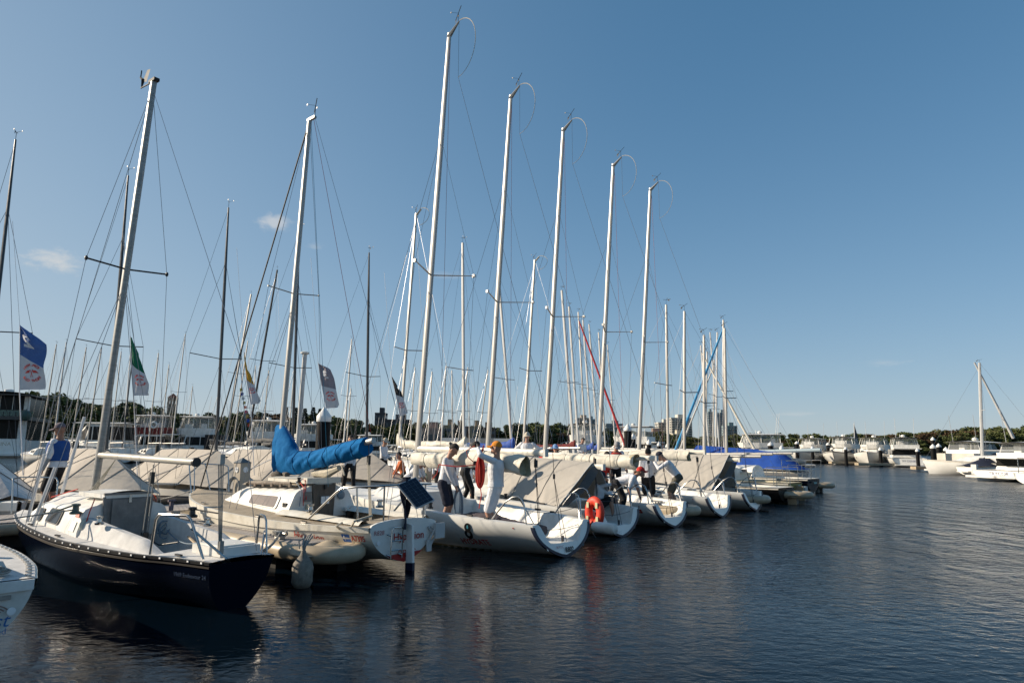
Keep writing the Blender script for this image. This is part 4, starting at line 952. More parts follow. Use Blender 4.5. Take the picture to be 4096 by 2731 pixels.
n.links.new(b1.outputs[0], b2.inputs['Normal']); a5 = nz_(1.1, (1.5, .8, 1), 3, .5, rad(8)); mfar = n.nodes.new('ShaderNodeMapRange'); mfar.interpolation_type = 'SMOOTHSTEP'; mfar.inputs['From Min'].default_value = .7; mfar.inputs['From Max'].default_value = 2.6; n.links.new(shel, mfar.inputs['Value'])
b3 = n.nodes.new('ShaderNodeBump'); b3.inputs['Distance'].default_value = .42; n.links.new(M2('MULTIPLY', a5, mfar.outputs[0]), b3.inputs['Height']); n.links.new(b2.outputs[0], b3.inputs['Normal']); n.links.new(b3.outputs[0], b.inputs['Normal'])
mb = MB(); mb.add([(-2500, -60, 0), (2500, -60, 0), (2500, 5000, 0), (-2500, 5000, 0)], [(0, 1, 2, 3)]); struct('water', mb, wm, False)
def gpos(px, Y):                      # ground position on a bearing at a given distance
    d = pxdir(px, 1788.); return d.x / d.y * Y
NX, NY, UX, UY = .818, -.575, .575, .818
def dock(c, s): return (NX * c + UX * s, NY * c + UY * s)
DA = math.atan2(UY, UX)
# ------------------------------------------------------------------ pontoons
def plank_grid(mb, x0, x1, y0, y1, z):
    mb.box(((x0 + x1) / 2, (y0 + y1) / 2, z), (x1 - x0, y1 - y0, .02))
tread = bpy.data.materials.new('pontoon_tread_tiles'); tread.use_nodes = True
n_ = tread.node_tree; b_ = n_.nodes['Principled BSDF']; t_ = n_.nodes.new('ShaderNodeTexCoord'); br = n_.nodes.new('ShaderNodeTexBrick')
br.inputs['Scale'].default_value = 1.; br.inputs['Color1'].default_value = (.36, .33, .31, 1); br.inputs['Color2'].default_value = (.31, .285, .27, 1); br.inputs['Mortar'].default_value = (.15, .135, .12, 1)
br.inputs['Mortar Size'].default_value = .006; br.inputs['Brick Width'].default_value = .10; br.inputs['Row Height'].default_value = .10; br.offset = .5
n_.links.new(t_.outputs['Object'], br.inputs['Vector']); n_.links.new(br.outputs['Color'], b_.inputs['Base Color']); b_.inputs['Roughness'].default_value = .85
bm_ = n_.nodes.new('ShaderNodeBump'); bm_.inputs['Distance'].default_value = .008; n_.links.new(br.outputs['Fac'], bm_.inputs['Height']); bm_.invert = True; n_.links.new(bm_.outputs[0], b_.inputs['Normal'])
p0 = dock(-15.4, -3)
wk = thing('walkway_pontoon', 'long floating walkway pontoon running between the two rows of boats', 'pontoon', (p0[0], p0[1], 0), DA)
mb = MB(); mb.box((26, 0, .43), (52, 1.5, .06)); obj('tread_deck', mb, tread, wk, False)
mb = MB(); mb.box((26, 0, .17), (51.6, 1.3, .46)); obj('float', mb, dark, wk, False)
for s2 in (1, -1):
    mb = MB(); mb.tube([(0, .79 * s2, .33), (52, .79 * s2, .33)], .11, 10); obj('edge_fender', mb, pont, wk)
def finger(tip, ang, L, label, w=.43, detail=False, top=.45):
    t = thing('finger_pontoon', label, 'pontoon', (tip[0], tip[1], 0), ang, 'finger pontoons of the near row' if not detail else None)
    mb = MB(); mb.box((L / 2 + .32, 0, top - .03), (L - .64, 2 * w, .05)); obj('tread_deck', mb, tread, t, False)
    prof = lambda a: (math.cos(a), math.sin(a))
    # tubular rim in the shape of a U round the tip
    r = .125
    path = [(L, w + .02, top - r)] + [(L - .3 * k, w + .02, top - r) for k in range(1, int(L / .3))] + [(.42 - .60 * math.sin(a) * .98 + .18, (w + .02) * math.cos(a), top - r) for a in [PI * k / 16 for k in range(17)]] + [(.6 + .3 * k, -w - .02, top - r) for k in range(0, int(L / .3) - 1)] + [(L, -w - .02, top - r)]
    mb = MB(); mb.tube(path, r, 14); obj('rim_fender', mb, pont, t)
    mb = MB()
    def cap_(u, v):
        a = 2 * PI * u; q = v
        x = .5 - q * .47 * math.cos(a) * 1.0; y = q * (w + .02) * math.sin(a)
        if x > .5: x = .5 + (x - .5) * 1.0
        z = top - .005 + (.035 * math.cos(q * 1.9 * PI) if q < .8 else .035 * math.cos(.8 * 1.9 * PI) - (q - .8) * .1)
        return Vector((x, y, z))
    mb.grid(cap_, 32, 10); obj('end_cap', mb, pont, t)
    mb = MB(); mb.box((L / 2 + .7, 0, .10), (L - 1.4, .62, .52)); obj('float', mb, dark, t, False)
    mb = MB()
    for x_, y_ in ((.6, .13), (.6, -.13)): mb.box((x_, y_ * 2.2, -.1), (.16, .16, .7))
    obj('support_post', mb, conc if not detail else dark, t, False)
    for x_, y_ in (((1.35, .30), (.55, -.34)) if detail else ((.9, .36),)):
        mb = MB(); mb.box((x_, y_, top + .02), (.16, .09, .04)); mb.tube([(x_ - .04, y_, top + .02), (x_ - .04, y_, top + .09)], .018, 6); mb.tube([(x_ + .04, y_, top + .02), (x_ + .04, y_, top + .09)], .018, 6); mb.tube([(x_ - .17, y_, top + .09), (x_ + .17, y_, top + .09)], .02, 8); obj('cleat', mb, steel, t)
    return t
f1 = finger((-2.36, 10.33), rad(139.5), 7.2, 'beige finger pontoon with a rounded end between the dark blue and the cream yacht', detail=True)
def ropes(name, label, segs, r, m, cat='rope', group=None):
    mb = MB(); [mb.tube(s_, r, 6) for s_ in segs]; o = obj(name, mb, m); tag(o, label, cat, group); return o
F1 = lambda x, y, z: Vector((-2.36 + math.cos(rad(139.5)) * x - math.sin(rad(139.5)) * y, 10.33 + math.sin(rad(139.5)) * x + math.cos(rad(139.5)) * y, z))
EB = lambda x, y, z: Vector((EX[0] + math.cos(EX[2]) * x - math.sin(EX[2]) * y, EX[1] + math.sin(EX[2]) * x + math.cos(EX[2]) * y, z))
HB = lambda x, y, z: Vector((HX[0] + math.cos(HX[2]) * x - math.sin(HX[2]) * y, HX[1] + math.sin(HX[2]) * x + math.cos(HX[2]) * y, z))
a = F1(1.35, .30, .54)
ropes('mooring_rope', 'grey mooring rope from the rounded pontoon to the stern of the dark blue yacht', [sag(EB(.15, -.33, .62), a, .05), sag(EB(.3, -.3, .60), a + Vector((0, 0, -.03)), .10)], .012, rope)
mb = MB(); rn = random.Random(2)
for q in range(8):
    mb.tube([a + Vector((.10 * math.cos(t) * (1 + .2 * rn.random()), .07 * math.sin(t), -.03 + .02 * q * .3 + .02 * math.sin(2 * t + q))) for t in [2 * PI * k / 10 for k in range(11)]], .011, 5)
tag(obj('rope_hitch', mb, rope), 'grey rope hitched round the pontoon cleat above the hanging fender', 'rope')
b = F1(.55, -.34, .54)
ropes('mooring_rope', 'thick white mooring line from the cream yacht down to the rounded pontoon end', [[HB(.42, .86, .74), HB(.45, .95, .70), b], [HB(.0, .62, .86), HB(.15, .84, .78), b + Vector((.03, 0, 0)), b - Vector((0.05, 0, .04))]], .018, ropec)
ropes('mooring_rope', 'thin rope lying along the tread of the beige finger pontoon', [[F1(1.35, .3, .48), F1(2.5, .12, .48), F1(3.9, .25, .48), F1(5.5, .2, .48), F1(6.8, .3, .48)]], .010, rope)
ropes('mooring_rope', 'rope stretched from the left edge to the dark blue yacht winch', [sag(EB(3.12, .66, .98), (-8.2, 7.2, .74), .03)], .011, rope)
ropes('mooring_rope', 'bow rope of the cream yacht made fast on the walkway', [sag(HB(7.15, .1, .88), (-8.9, 16.9, .5), .05), sag(HB(7.1, -.1, .88), (-7.9, 18.0, .5), .05)], .013, rope)
mb = MB(); [mb.tube([F1(3.4 + .28 * k + .1 * math.cos(t), -.42 + .05 * math.sin(t), .475 + .01 * math.sin(3 * t)) for t in [2 * PI * j / 12 for j in range(13)]], .012, 5) for k in range(4)]
tag(obj('hose_coil', mb, rope), 'coiled grey rope lying on the far edge of the beige pontoon', 'rope')
# hanging fender
mb = MB(); mb.lathe((0, 0, 0), [(.02, -.3), (.09, -.26), (.11, -.2), (.11, .2), (.09, .26), (.02, .3)], 14, axis=Vector((-.735, .678, 0))); o = obj('boat_fender', mb, gelcab); o.location = (1.85, 13.75, .36); tag(o, 'white fender squeezed between the two nearest racing keelboats', 'fender')
fd = thing('boat_fender', 'grimy grey fender hanging from the beige pontoon into the water', 'fender', (-2.80, 9.62, 0))
mb = MB(); mb.lathe((0, 0, -.02), [(.06, 0), (.11, .03), (.138, .09), (.135, .18), (.142, .27), (.125, .34), (.08, .40), (.04, .45), (.03, .5)], 20); bd = obj('fender_body', mb, fend, fd)
mb = MB()
for k in range(4): mb.tube([(.0, 0, .44), (.02 * math.cos(k * 2), .02 * math.sin(k * 2), .54), (.06 * math.cos(k * 1.7) + .02, .10 + .03 * math.sin(k), .66)], .014, 6)
mb.tube([(-.06, 0, .5), (-.08, .03, .60), (.04, .2, .67)], .010, 5); obj('fender_rope', mb, rope, fd)
finger((4.8, 18.15), rad(141), 4.4, 'short beige finger pontoon end between the third and fourth navy-edged sterns', w=.5)
finger((8.3, 22.6), rad(141), 4.4, 'beige finger pontoon just beyond the stern farthest of the five white racing keelboats', w=.5)
finger((10.75, 25.0), rad(141), 4.2, 'beige finger pontoon between the olive hull and the dark navy stern', w=.45)
finger((14.9, 32.2), rad(141), 5.2, 'beige finger pontoon whose round end sticks out beyond the dark navy stern', w=.5)
finger((16.4, 38.0), rad(141), 5.2, 'beige finger pontoon farthest along the near row, by the pale grey stern', w=.5)
# ------------------------------------------------------------------ piles
def pile(px, Y, ztop, dia, label, group='black piles with white conical caps', caph=.26, X=None):
    x = gpos(px, Y) if X is None else X
    t = thing('mooring_pile', label, 'pile', (x, Y, 0), 0, group); r = dia / 2
    mb = MB(); mb.lathe((0, 0, -1), [(r, 0), (r * 1.01, .9), (r, 1.2), (r, ztop + .6), (r, ztop + .98)], 24); obj('sleeve', mb, pilem, t)
    mb = MB(); mb.lathe((0, 0, ztop), [(r * 1.02, -.04), (r * 1.05, -.03), (r * 1.05, caph * .42), (r * .98, caph * .5), (.01, caph * 1.45)], 24); obj('cap', mb, pilecap, t)
    return t
pile(0, 19.2, 2.58, .385, 'large black mooring pile with white conical cap behind the blue sail cover', X=-5.23, group=None)
pl = [(2512, 40, 2.95, .44, 'thick black pile behind the men near the tall masts'), (2533, 46, 2.55, .34, 'black pile just right of the thickest mid-distance pile'), (2596, 52, 2.25, .36, 'black pile left of the small white cabin boat'),
      (2636, 62, 2.2, .34, 'black pile in front of the small white cabin boat'), (2668, 70, 2.1, .3, 'small black pile right of the small white cabin boat'), (3083, 70, 2.4, .55, 'black pile behind the royal blue boom tent'),
      (3126, 62, 2.0, .38, 'black pile right of the royal blue boom tent'), (3188, 100, 2.9, .55, 'pile behind the bow of the leftmost white cruiser'), (3249, 96, 2.2, .42, 'black pile before the leftmost white cruiser'),
      (3312, 104, 2.8, .5, 'pile between the two leftmost white cruisers'), (3382, 92, 2.15, .42, 'black pile before the second white cruiser'), (3520, 88, 2.1, .42, 'black pile before the third white cruiser'),
      (3668, 84, 2.0, .42, 'black pile right of the stern-on white cruiser'), (3732, 65, 2.3, .5, 'nearest thick black pile left of the tan-covered cruiser'), (3734, 80, 3.3, .45, 'tallest black pile left of the tan-covered cruiser'),
      (3755, 75, 2.5, .48, 'pile with a wide white cap behind the tan-covered cruiser'), (3783, 72, 2.1, .48, 'pile half hidden by the tan-covered cruiser'), (1475, 60, 1.9, .42, 'black pile far off near the sand-hatted man')]
for px, Y, zt, di, lb in pl: pile(px, Y, zt, di, lb)
def tpile(px, Y, zt, dia, label):
    mb = MB(); mb.lathe((0, 0, -1), [(dia / 2, 0), (dia / 2 * .96, 1 + zt), (dia / 2 * .7, 1.04 + zt)], 12); o = obj('timber_pile', mb, timberp); o.location = (gpos(px, Y), Y, 0); tag(o, label, 'pile', 'old timber piles before the motor cruisers')
for px, Y, zt, di, lb in ((302, 60, 1.95, .52, 'green-stained timber pile behind the man in the blue vest'), (632, 62, 1.7, .42, 'timber pile before the white cruiser with maroon canvas'), (768, 66, 1.5, .42, 'timber pile before the black-canvas cruiser'),
                          (898, 66, 1.4, .4, 'timber pile left of the hull with the maroon stripe'), (996, 66, 1.4, .4, 'timber pile under the grey covered sloop'), (1077, 68, 1.3, .4, 'timber pile right of the grey covered sloop'), (1212, 70, 1.2, .34, 'timber pile left of the big black pile')):
    tpile(px, Y, zt, di, lb)
# ------------------------------------------------------------------ service pedestals
def pedestal(px, c, label, sign=None, hose=rope, hz=1.55):
    r_ = (px - 2048) / 2730.7; s_q = (r_ * NY * c - NX * c) / (UX - r_ * UY); X, Y = dock(c, s_q)
    t = thing('service_pedestal', label, 'power pedestal', (X, Y, .46), rad(-35))
    mb = MB(); w = .15; h = hz - .46 - .12
    mb.add([(-w * .8, -w * .8, 0), (w * .8, -w * .8, 0), (w * .8, w * .8, 0), (-w * .8, w * .8, 0), (-w, -w, h), (w, -w, h), (w, w, h), (-w, w, h)], [(0, 1, 5, 4), (1, 2, 6, 5), (2, 3, 7, 6), (3, 0, 4, 7), (4, 5, 6, 7)]); obj('cabinet', mb, mat('pedestal_beige', (.42, .37, .30), .5, var=.15), t, False)
    mb = MB(); q = w * 1.12; mb.add([(-q, -q, h), (q, -q, h), (q, q, h), (-q, q, h), (0, 0, h + .13)], [(0, 1, 4), (1, 2, 4), (2, 3, 4), (3, 0, 4), (3, 2, 1, 0)]); obj('pyramid_roof', mb, mat('pedestal_roof', (.10, .115, .125), .5), t, False)
    mb = MB()
    for a_, ax in (((w * .98, 0, h - .17), Vector((1, 0, 0))), ((0, -w * .98, h - .17), Vector((0, -1, 0)))): mb.lathe(a_, [(.07, 0), (.07, .012)], 20, axis=ax)
    d_ = obj('number_disc', mb, whitetxt, t)
    if sign: text('number', sign, .07, lambda x, y: Vector((x, -w * .98 - .014, h - .17 + y)), mat('sign_grey', (.2, .2, .2), .6), d_)
    mb = MB()
    for k in range(5): mb.tube([(.10 + .012 * k + (.02 if k % 2 else 0), -w - .04 - .015 * k, .30) + Vector((0, 0, 0)) if False else Vector((.04 + (.20 + .012 * k) * math.cos(t_2), -w - .05 - .012 * k, .36 + (.22 + .012 * k) * math.sin(t_2))) for t_2 in [2 * PI * j / 18 for j in range(19)]], .014, 5)
    obj('hose_coil', mb, hose, t)
    return t
pedestal(993, -15.7, 'beige power pedestal with a dark pyramid roof and hose coil, behind the dark yacht boom', 'C78')
pedestal(1716, -15.7, 'beige service pedestal with a green hose beside the crouching person in white', None, mat('green_hose', (.01, .07, .05), .6), 1.42)
# ------------------------------------------------------------------ sport boats with tan tents on the far side of the walkway
SH = Hull(7.0, [0, 1.5, 3.5, 5, 6.2, 7.0], [.88, 1.05, 1.08, .82, .42, .03], [0, 3, 7], [.55, .60, .68], k=.2, p=.6, q=2., bo=.1, so=0, pb=1.0)
SM = {}
def sport(px, label, hullm, letters=None, tentm=tent, c=-18.6, tentlab=None):
    r_ = (px - 2048) / 2730.7; s_q = (r_ * NY * c - NX * c) / (UX - r_ * UY); X, Y = dock(c, s_q)
    ang = math.atan2(NY, NX); t = thing('sportboat', label, 'sailboat', (X - NX * 4.6, Y - NY * 4.6, 0), ang, 'tented sportboats with black masts')
    if not SM:
        SM['hull'] = SH.shell(nu=24, nv=8); SM['deck'] = SH.deck(lambda x, y, b, s: s + .03 * (1 - (y / b) ** 2) + (.16 * ncos((6.0 - x) / 1.0) * ncos((x - 3.2) / .5) * ncos((.6 - abs(y)) / .2)), [3.2], [-1, -.7, -.5, -.3, 0, .3, .5, .7, 1])
        SM['strip'] = SH.band(.78, 1.01, th=.012, nu=24)
    if 'h' + hullm.name not in SM: SM['h' + hullm.name] = mesh('hull', SM['hull'], hullm)
    if 'dm' not in SM:
        SM['dm'] = mesh('deck', SM['deck'], gel); SM['sm'] = mesh('gunwale_band', SM['strip'], gel)
        mb = MB(); m = lambda z: 4.6 - .045 * (z - .8); mast_tube(mb, (m(.7), 0, .7), (m(9.15), 0, 9.15), .058, .04, 10, .55); SM['mast'] = mesh('mast', mb, carbon)
        mb = MB(); [mb.tube([(m(4.4), 0, 4.4), (m(4.4) - .22, .85 * sd, 4.5)], .014, 5) for sd in (1, -1)]; SM['sp'] = mesh('spreader', mb, carbon)
        q = MB()
        for sd in (1, -1):
            e = (m(4.4) - .22, .85 * sd, 4.5); q.tube([(m(7.4), 0, 7.4), e], .0045, 4); q.tube([e, (4.3, 1.02 * sd, .64)], .0045, 4); q.tube([(m(4.3), 0, 4.3), (4.3, 1.0 * sd, .64)], .004, 4)
        SM['shroud'] = mesh('shroud', q, wiredk)
        q = MB(); q.tube([(m(7.4), 0, 7.4), (6.9, 0, .72)], .005, 4); q.tube([(m(9.1), 0, 9.1), (.1, 0, .65)], .0045, 4); SM['stay'] = mesh('stay', q, wiredk)
        fold = foldcloth(.02, 5, 77)
        def tn(u, v):
            a = (v - .5) * 2; A = abs(a); x = .05 + 6.5 * u
            if u < .23: zr = .86 + (1.70 - .86) * (u / .23)
            elif u < .70: zr = 1.70 + .03 * math.sin((u - .23) * 6)
            else: zr = 1.72 - (1.72 - .80) * ((u - .70) / .30) ** 1.05
            zl = .80 if x < 4.6 else .80 - .06 * (x - 4.6); hw = 1.16 * (1 if x < 4.2 else 1 - .62 * ((x - 4.2) / 2.35) ** 1.3)
            if u < .1: hw *= .75 + 2.5 * u
            z = zr - (zr - zl) * (A ** 1.05); f = fold(x, a * 2) * A * (1.2 - A)
            return Vector((x, hw * a * (1 + .0), z + f * 2 - .05 * A * (1 - A)))
        q = MB(); q.grid(tn, 60, 24); SM['tent'] = q
        q = MB()
        for sd in (1, -1):
            P_ = [tn(.70 - .27 * k / 10, .5 - sd * .5 * (k / 10)) + Vector((0, -sd * .006, .014)) for k in range(11)]; P2 = [p + Vector((.07, 0, 0)) for p in P_]
            q.add(P_ + P2, [(k, k + 1, 12 + k, 11 + k) for k in range(10)])
        SM['seam'] = mesh('reflective_seam', q, mat('pale_seam', (.55, .56, .58), .4))
    if 't' + tentm.name not in SM: SM['t' + tentm.name] = mesh('tent', SM['tent'], tentm)
    hu = obj('hull', SM['h' + hullm.name], None, t); obj('deck', SM['dm'], None, t); obj('gunwale_band', SM['sm'], None, t)
    ma = obj('mast', SM['mast'], None, t); obj('spreader', SM['sp'], None, ma); vane((4.6 - .375, 0, 9.15), ma, s=.8)
    obj('shroud', SM['shroud'], None, t); obj('stay', SM['stay'], None, t)
    te = obj('tent', SM['t' + tentm.name], None, t)
    if 'seams' not in SM:
        SM['seams'] = []
        for uu in (.23, .38, .54, .70, .85):
            q = MB(); q.tube([tn(uu, j / 24) + Vector((0, math.copysign(.005, 12 - j) * -1, .007)) for j in range(25)], .008, 4); SM['seams'].append(mesh('tent_seam', q, mat('seam_thread', (.24, .22, .19), .9)))
    for sm_ in SM['seams']: obj('tent_seam', sm_, None, te); obj('reflective_seam', SM['seam'], None, te)
    if letters:
        for s_, x_, z_, sz, m_ in letters: text('lettering', s_, sz, lambda x, y: SH.side(x_ + x, z_ + y, -1, .012), m_, hu, bold=sz * .03)
    return t
orl = mat('orange_lettering', (.62, .06, .02), .5)
sport(-40, 'silver sportboat under a shiny silver sheet at the left edge', tentsilver, [('M', 6.0, .32, .42, orl)], tentsilver)
s2_ = sport(455, 'silver-hulled sportboat with taupe tent directly behind the man in the blue vest', gelgrey, [('ORYX', 4.6, .30, .3, orl)])
s3_ = sport(888, 'silver-hulled sportboat with a yellow bow panel and taupe tent behind the bare boom', gelgrey, [('ORNO', 3.0, .34, .28, orl)])
mb = MB(); mb.grid(lambda u, v: SH.side(5.7 + .9 * u, .12 + .36 * v, -1, .014), 6, 4); obj('bow_panel', mb, mat('yellow_panel', (.55, .28, .02), .5), s3_, False)
sport(1189, 'silver-hulled sportboat with taupe tent behind the blue sail cover', gelgrey)
sport(1482, 'black-hulled sportboat with taupe tent right of the big black pile', blackhull, [('O', 5.3, .30, .36, mat('grey_lettering', (.25, .25, .27), .5))])
# ------------------------------------------------------------------ club flags on thin poles
def flag(name, col, L, R, bnd, Y, label, num=None, mark=True):
    """L, R: left and right edges as (bearing px, height px) pairs, top to bottom; bnd: where the colour ends on each edge"""
    def W(px, py):
        d = pxdir(px, py); return Vector((d.x / d.y * Y, Y, EYE + d.z / d.y * Y))
    base = W(L[-1][0] + 6, 1950); t = thing('club_flag', label, 'flag', (base.x, base.y, 0), 0, None)
    o = Vector((base.x, base.y, 0)); rn = random.Random(name)
    def edge(E, v):
        ys = [p[1] for p in E]; y = ys[0] + (ys[-1] - ys[0]) * v; xs = [p[0] for p in E]
        return W(float(np.interp(y, ys, xs)), y)
    def fn(u, v, off=0.):
        a, b = edge(L, v), edge(R, v); p = a.lerp(b, u)
        p = p + Vector((0, .07 * math.sin(5.5 * u + 3 * v + 1) * u + .03 * math.sin(11 * v + 4 * u) * u + off, 0)); return p - o
    vb = lambda u: ((1 - u) * (bnd[0] - L[0][1]) + u * (bnd[1] - L[0][1])) / (L[-1][1] - L[0][1])
    mb = MB(); mb.grid(lambda u, v: fn(u, v * vb(u)), 16, 14); cl_ = obj('coloured_field', mb, col, t)
    mb = MB(); mb.grid(lambda u, v: fn(u, vb(u) + (1 - vb(u)) * v), 16, 16); wh = obj('white_field', mb, mat('flag_white', (.66, .65, .66), .85, var=.1, vs_=5, bump=.4, bs=8), t)
    mb = MB(); pts = [W(x, y) - o for x, y in L]; e = W(L[-1][0] + 14, 1900) - o; mb.tube([W(L[0][0] - 1, L[0][1] - 6) - o] + pts + [e], .010, 6); obj('pole', mb, mat('flag_pole', (.6, .6, .62), .4), t)
    lines('halyard', [[W(L[0][0] - 1, L[0][1] - 6) - o, W(L[0][0] - 30, L[0][1] - 420) - o]], .004, wire, t)
    if mark:
        rm = mat('flag_red', (.62, .06, .05), .8); vc = .74; H_ = (L[-1][1] - L[0][1]) / 2730.7 * Y; Wd = max((edge(R, .8) - edge(L, .8)).length, .12)
        def loc_(x, y):   # metres about the mark's centre, mirrored
            u = .52 + x / Wd; return u, vc - y / H_
        mb = MB(); k_ = Wd * .33; v_all = []
        for sgn, wd in ((1, 'ROYAL PERTH'), (-1, 'YACHT CLUB')):
            for i, ch in enumerate(wd):
                if ch == ' ': continue
                a = (rad(142) - rad(104) * i / (len(wd) - 1)) if sgn > 0 else (rad(212) + rad(116) * i / (len(wd) - 1))
                V_, F_ = text2d(ch, k_ * .42, .002)
                ca, sa = math.cos(a - PI / 2 * sgn), math.sin(a - PI / 2 * sgn); P_ = []
                for x, y in V_:
                    X_, Y_2 = k_ * math.cos(a) + x * ca - y * sa, k_ * math.sin(a) + x * sa + y * ca
                    u, v = loc_(-X_, Y_2); P_.append(fn(u, v, -.014))
                mb.add(P_, F_)
        obj('club_lettering', mb, rm, wh, False)
        mb = MB()
        for sg in (1, -1):
            q = [(sg * .05, .25), (sg * .75, -.02), (sg * .45, -.28), (sg * .40, -.10), (sg * .15, -.12)]
            q = [(sg * .12, .38), (sg * .50, .30), (sg * .80, -.05), (sg * .45, .02), (sg * .22, .0)]
            mb.add([fn(*loc_(x * k_, y * k_), -.007) for x, y in q], [tuple(range(5))])
            a_, b_2 = (sg * .14, .45), (-sg * .12, -.55); mb.add([fn(*loc_(x * k_, y * k_), -.007) for x, y in (a_, (a_[0] + .05, a_[1]), (b_2[0] + .05, b_2[1]), b_2)], [(0, 1, 2, 3)])
        obj('crossed_pennants', mb, rm, wh, False)
    if num:
        Wd = (edge(R, .25) - edge(L, .25)).length; H_ = (L[-1][1] - L[0][1]) / 2730.7 * Y; V_, F_ = text2d(num, .52 * Wd * 1.55, .012)
        mb = MB(); mb.add([fn(.50 - x / Wd, .26 - y / H_ + (x / Wd) * -.12, -.07) for x, y in V_], F_); obj('numeral', mb, mat('flag_numeral', (.62, .63, .66), .85), cl_, False)
    return t
flag('a', cloth('flag_blue', (.07, .15, .38)), [(80, 1305), (78, 1560)], [(84, 1303), (150, 1352), (175, 1375), (175, 1420), (170, 1465), (174, 1500), (180, 1555)], (1417, 1477), 14.1, 'blue and white club flag with a mirrored 2, leftmost of the flags', '2')
flag('b', cloth('flag_green', (.005, .14, .07)), [(522, 1350), (526, 1450), (535, 1582)], [(528, 1350), (550, 1420), (546, 1424), (578, 1495), (592, 1535), (590, 1570), (594, 1580)], (1455, 1497), 16.0, 'green and white club flag right of the nearest weathered mast')
flag('c', cloth('flag_yellow', (.60, .30, .02)), [(977, 1412), (986, 1520), (1003, 1618)], [(979, 1412), (985, 1480), (995, 1490), (1017, 1543), (1024, 1565), (1041, 1602), (1036, 1612)], (1518, 1543), 18.5, 'yellow and white club flag, narrow and twisted')
flag('d', cloth('flag_grey', (.30, .26, .29)), [(1273, 1452), (1286, 1540), (1305, 1633)], [(1278, 1456), (1320, 1474), (1333, 1510), (1343, 1556), (1355, 1618), (1350, 1629)], (1543, 1557), 20.6, 'mauve-grey and white club flag above the black pile cap', '3')
flag('e', cloth('flag_black', (.015, .015, .017)), [(1567, 1508), (1582, 1575), (1600, 1665)], [(1570, 1508), (1589, 1542), (1586, 1550), (1602, 1562), (1612, 1590), (1631, 1650), (1626, 1655)], (1578, 1594), 23.1, 'black and white club flag, rightmost and smallest of the flags')

# ------------------------------------------------------------------ partly visible white boat at the left edge
WH = Hull(6.2, [0, .8, 2, 3.5, 5, 6.2], [.78, 1.0, 1.15, 1.1, .7, .03], [0, 3, 6.2], [.74, .76, .9], k=.35, p=.85, q=2.1, bo=.4, so=-.05, pb=1.1)
wb = thing('white_dayboat', 'white daysailer at the bottom left corner with a painted wave emblem on its stern', 'sailboat', (-4.56, 5.50, 0), rad(141))
obj('hull', WH.shell(nu=30, nv=12), gelcab, wb)
mb = MB(); P = [WH.pt(0, i / 14, 1) for i in range(15)] + [WH.pt(0, i / 14, -1) for i in range(14, -1, -1)]; mb.add([v + Vector((-.01, 0, 0)) for v in P], [tuple(range(30))]); tn_ = obj('transom', mb, gelcab, wb, False)
mb = WH.band(.90, 1.0, th=.02, nu=30); obj('gunwale', mb, gelold, wb)
mb = MB(); mb.box((-.02, 0, .70), (.03, 1.54, .085)); obj('transom_lip', mb, gelcab, tn_)
def wdeck(x, y, b, s):
    ay = abs(y); z = s + .01
    if .3 < x < 3.2:
        if ay < .50: return .3
        if ay < .68: return s + .14 * math.sin(PI * (ay - .46) / .25)
    return z
obj('deck', ydeck(WH, wdeck, [0, .3, .49, .501, .56, .62, .68, .69, .8, .9], [.29, .31, 3.19, 3.21]), deckgrey, wb)
mb = MB(); [mb.box(WH.pt(.08 + .16 * k, 1, -1) + Vector((0, .05, .02)), (.07, .03, .02)) for k in range(24)]; obj('perforated_rail', mb, steel, wb)
for k_ in range(3): pass
mb = MB(); rn = random.Random(9)
for q in range(7): mb.tube([(.25 + .10 * math.cos(t) + rn.uniform(-.04, .04), -.5 + .17 * math.sin(t) + .02 * q, .79 + .01 * q) for t in [2 * PI * k / 12 for k in range(13)]], .010, 5)
obj('coiled_rope', mb, rope, wb)
mb = MB(); mb.box((1.5, -.80, .84), (.10, .05, .06)); obj('cam_cleat', mb, black, wb)
tw = lambda y0, z0: (lambda x, y: Vector((-.019, y0 - x, z0 + y)))
text('lettering', 'Healthywest', .155, tw(-.23, .43), bluetxt, tn_, shear=.25)
text('lettering', 'supported', .068, tw(-.47, .345), bluetxt, tn_)
mb = MB()
for k in range(4):
    for j in range(8):
        a0, a1 = rad(30 + 15 * j), rad(45 + 15 * j); r0 = .05 + .022 * k; mb.add([(-.019, -.47 - (r0 + d_) * 1.25 * math.cos(a) * -1 * -1, .47 + (r0 + d_) * .8 * math.sin(a)) for a, d_ in ((a0, 0), (a1, 0), (a1, .010), (a0, .010))], [(0, 1, 2, 3)])
obj('wave_emblem', mb, mat('emblem_brown', (.25, .15, .12), .6), tn_, False)
mb = MB(); mb.lathe((-.012, -.63, .50), [(.032, 0), (.032, .012), (.016, .013)], 16, axis=Vector((-1, 0, 0))); obj('drain', mb, whitetxt, tn_); mb = MB(); mb.box((-.02, -.55, .615), (.01, .13, .035)); obj('maker_plate', mb, alud, tn_)
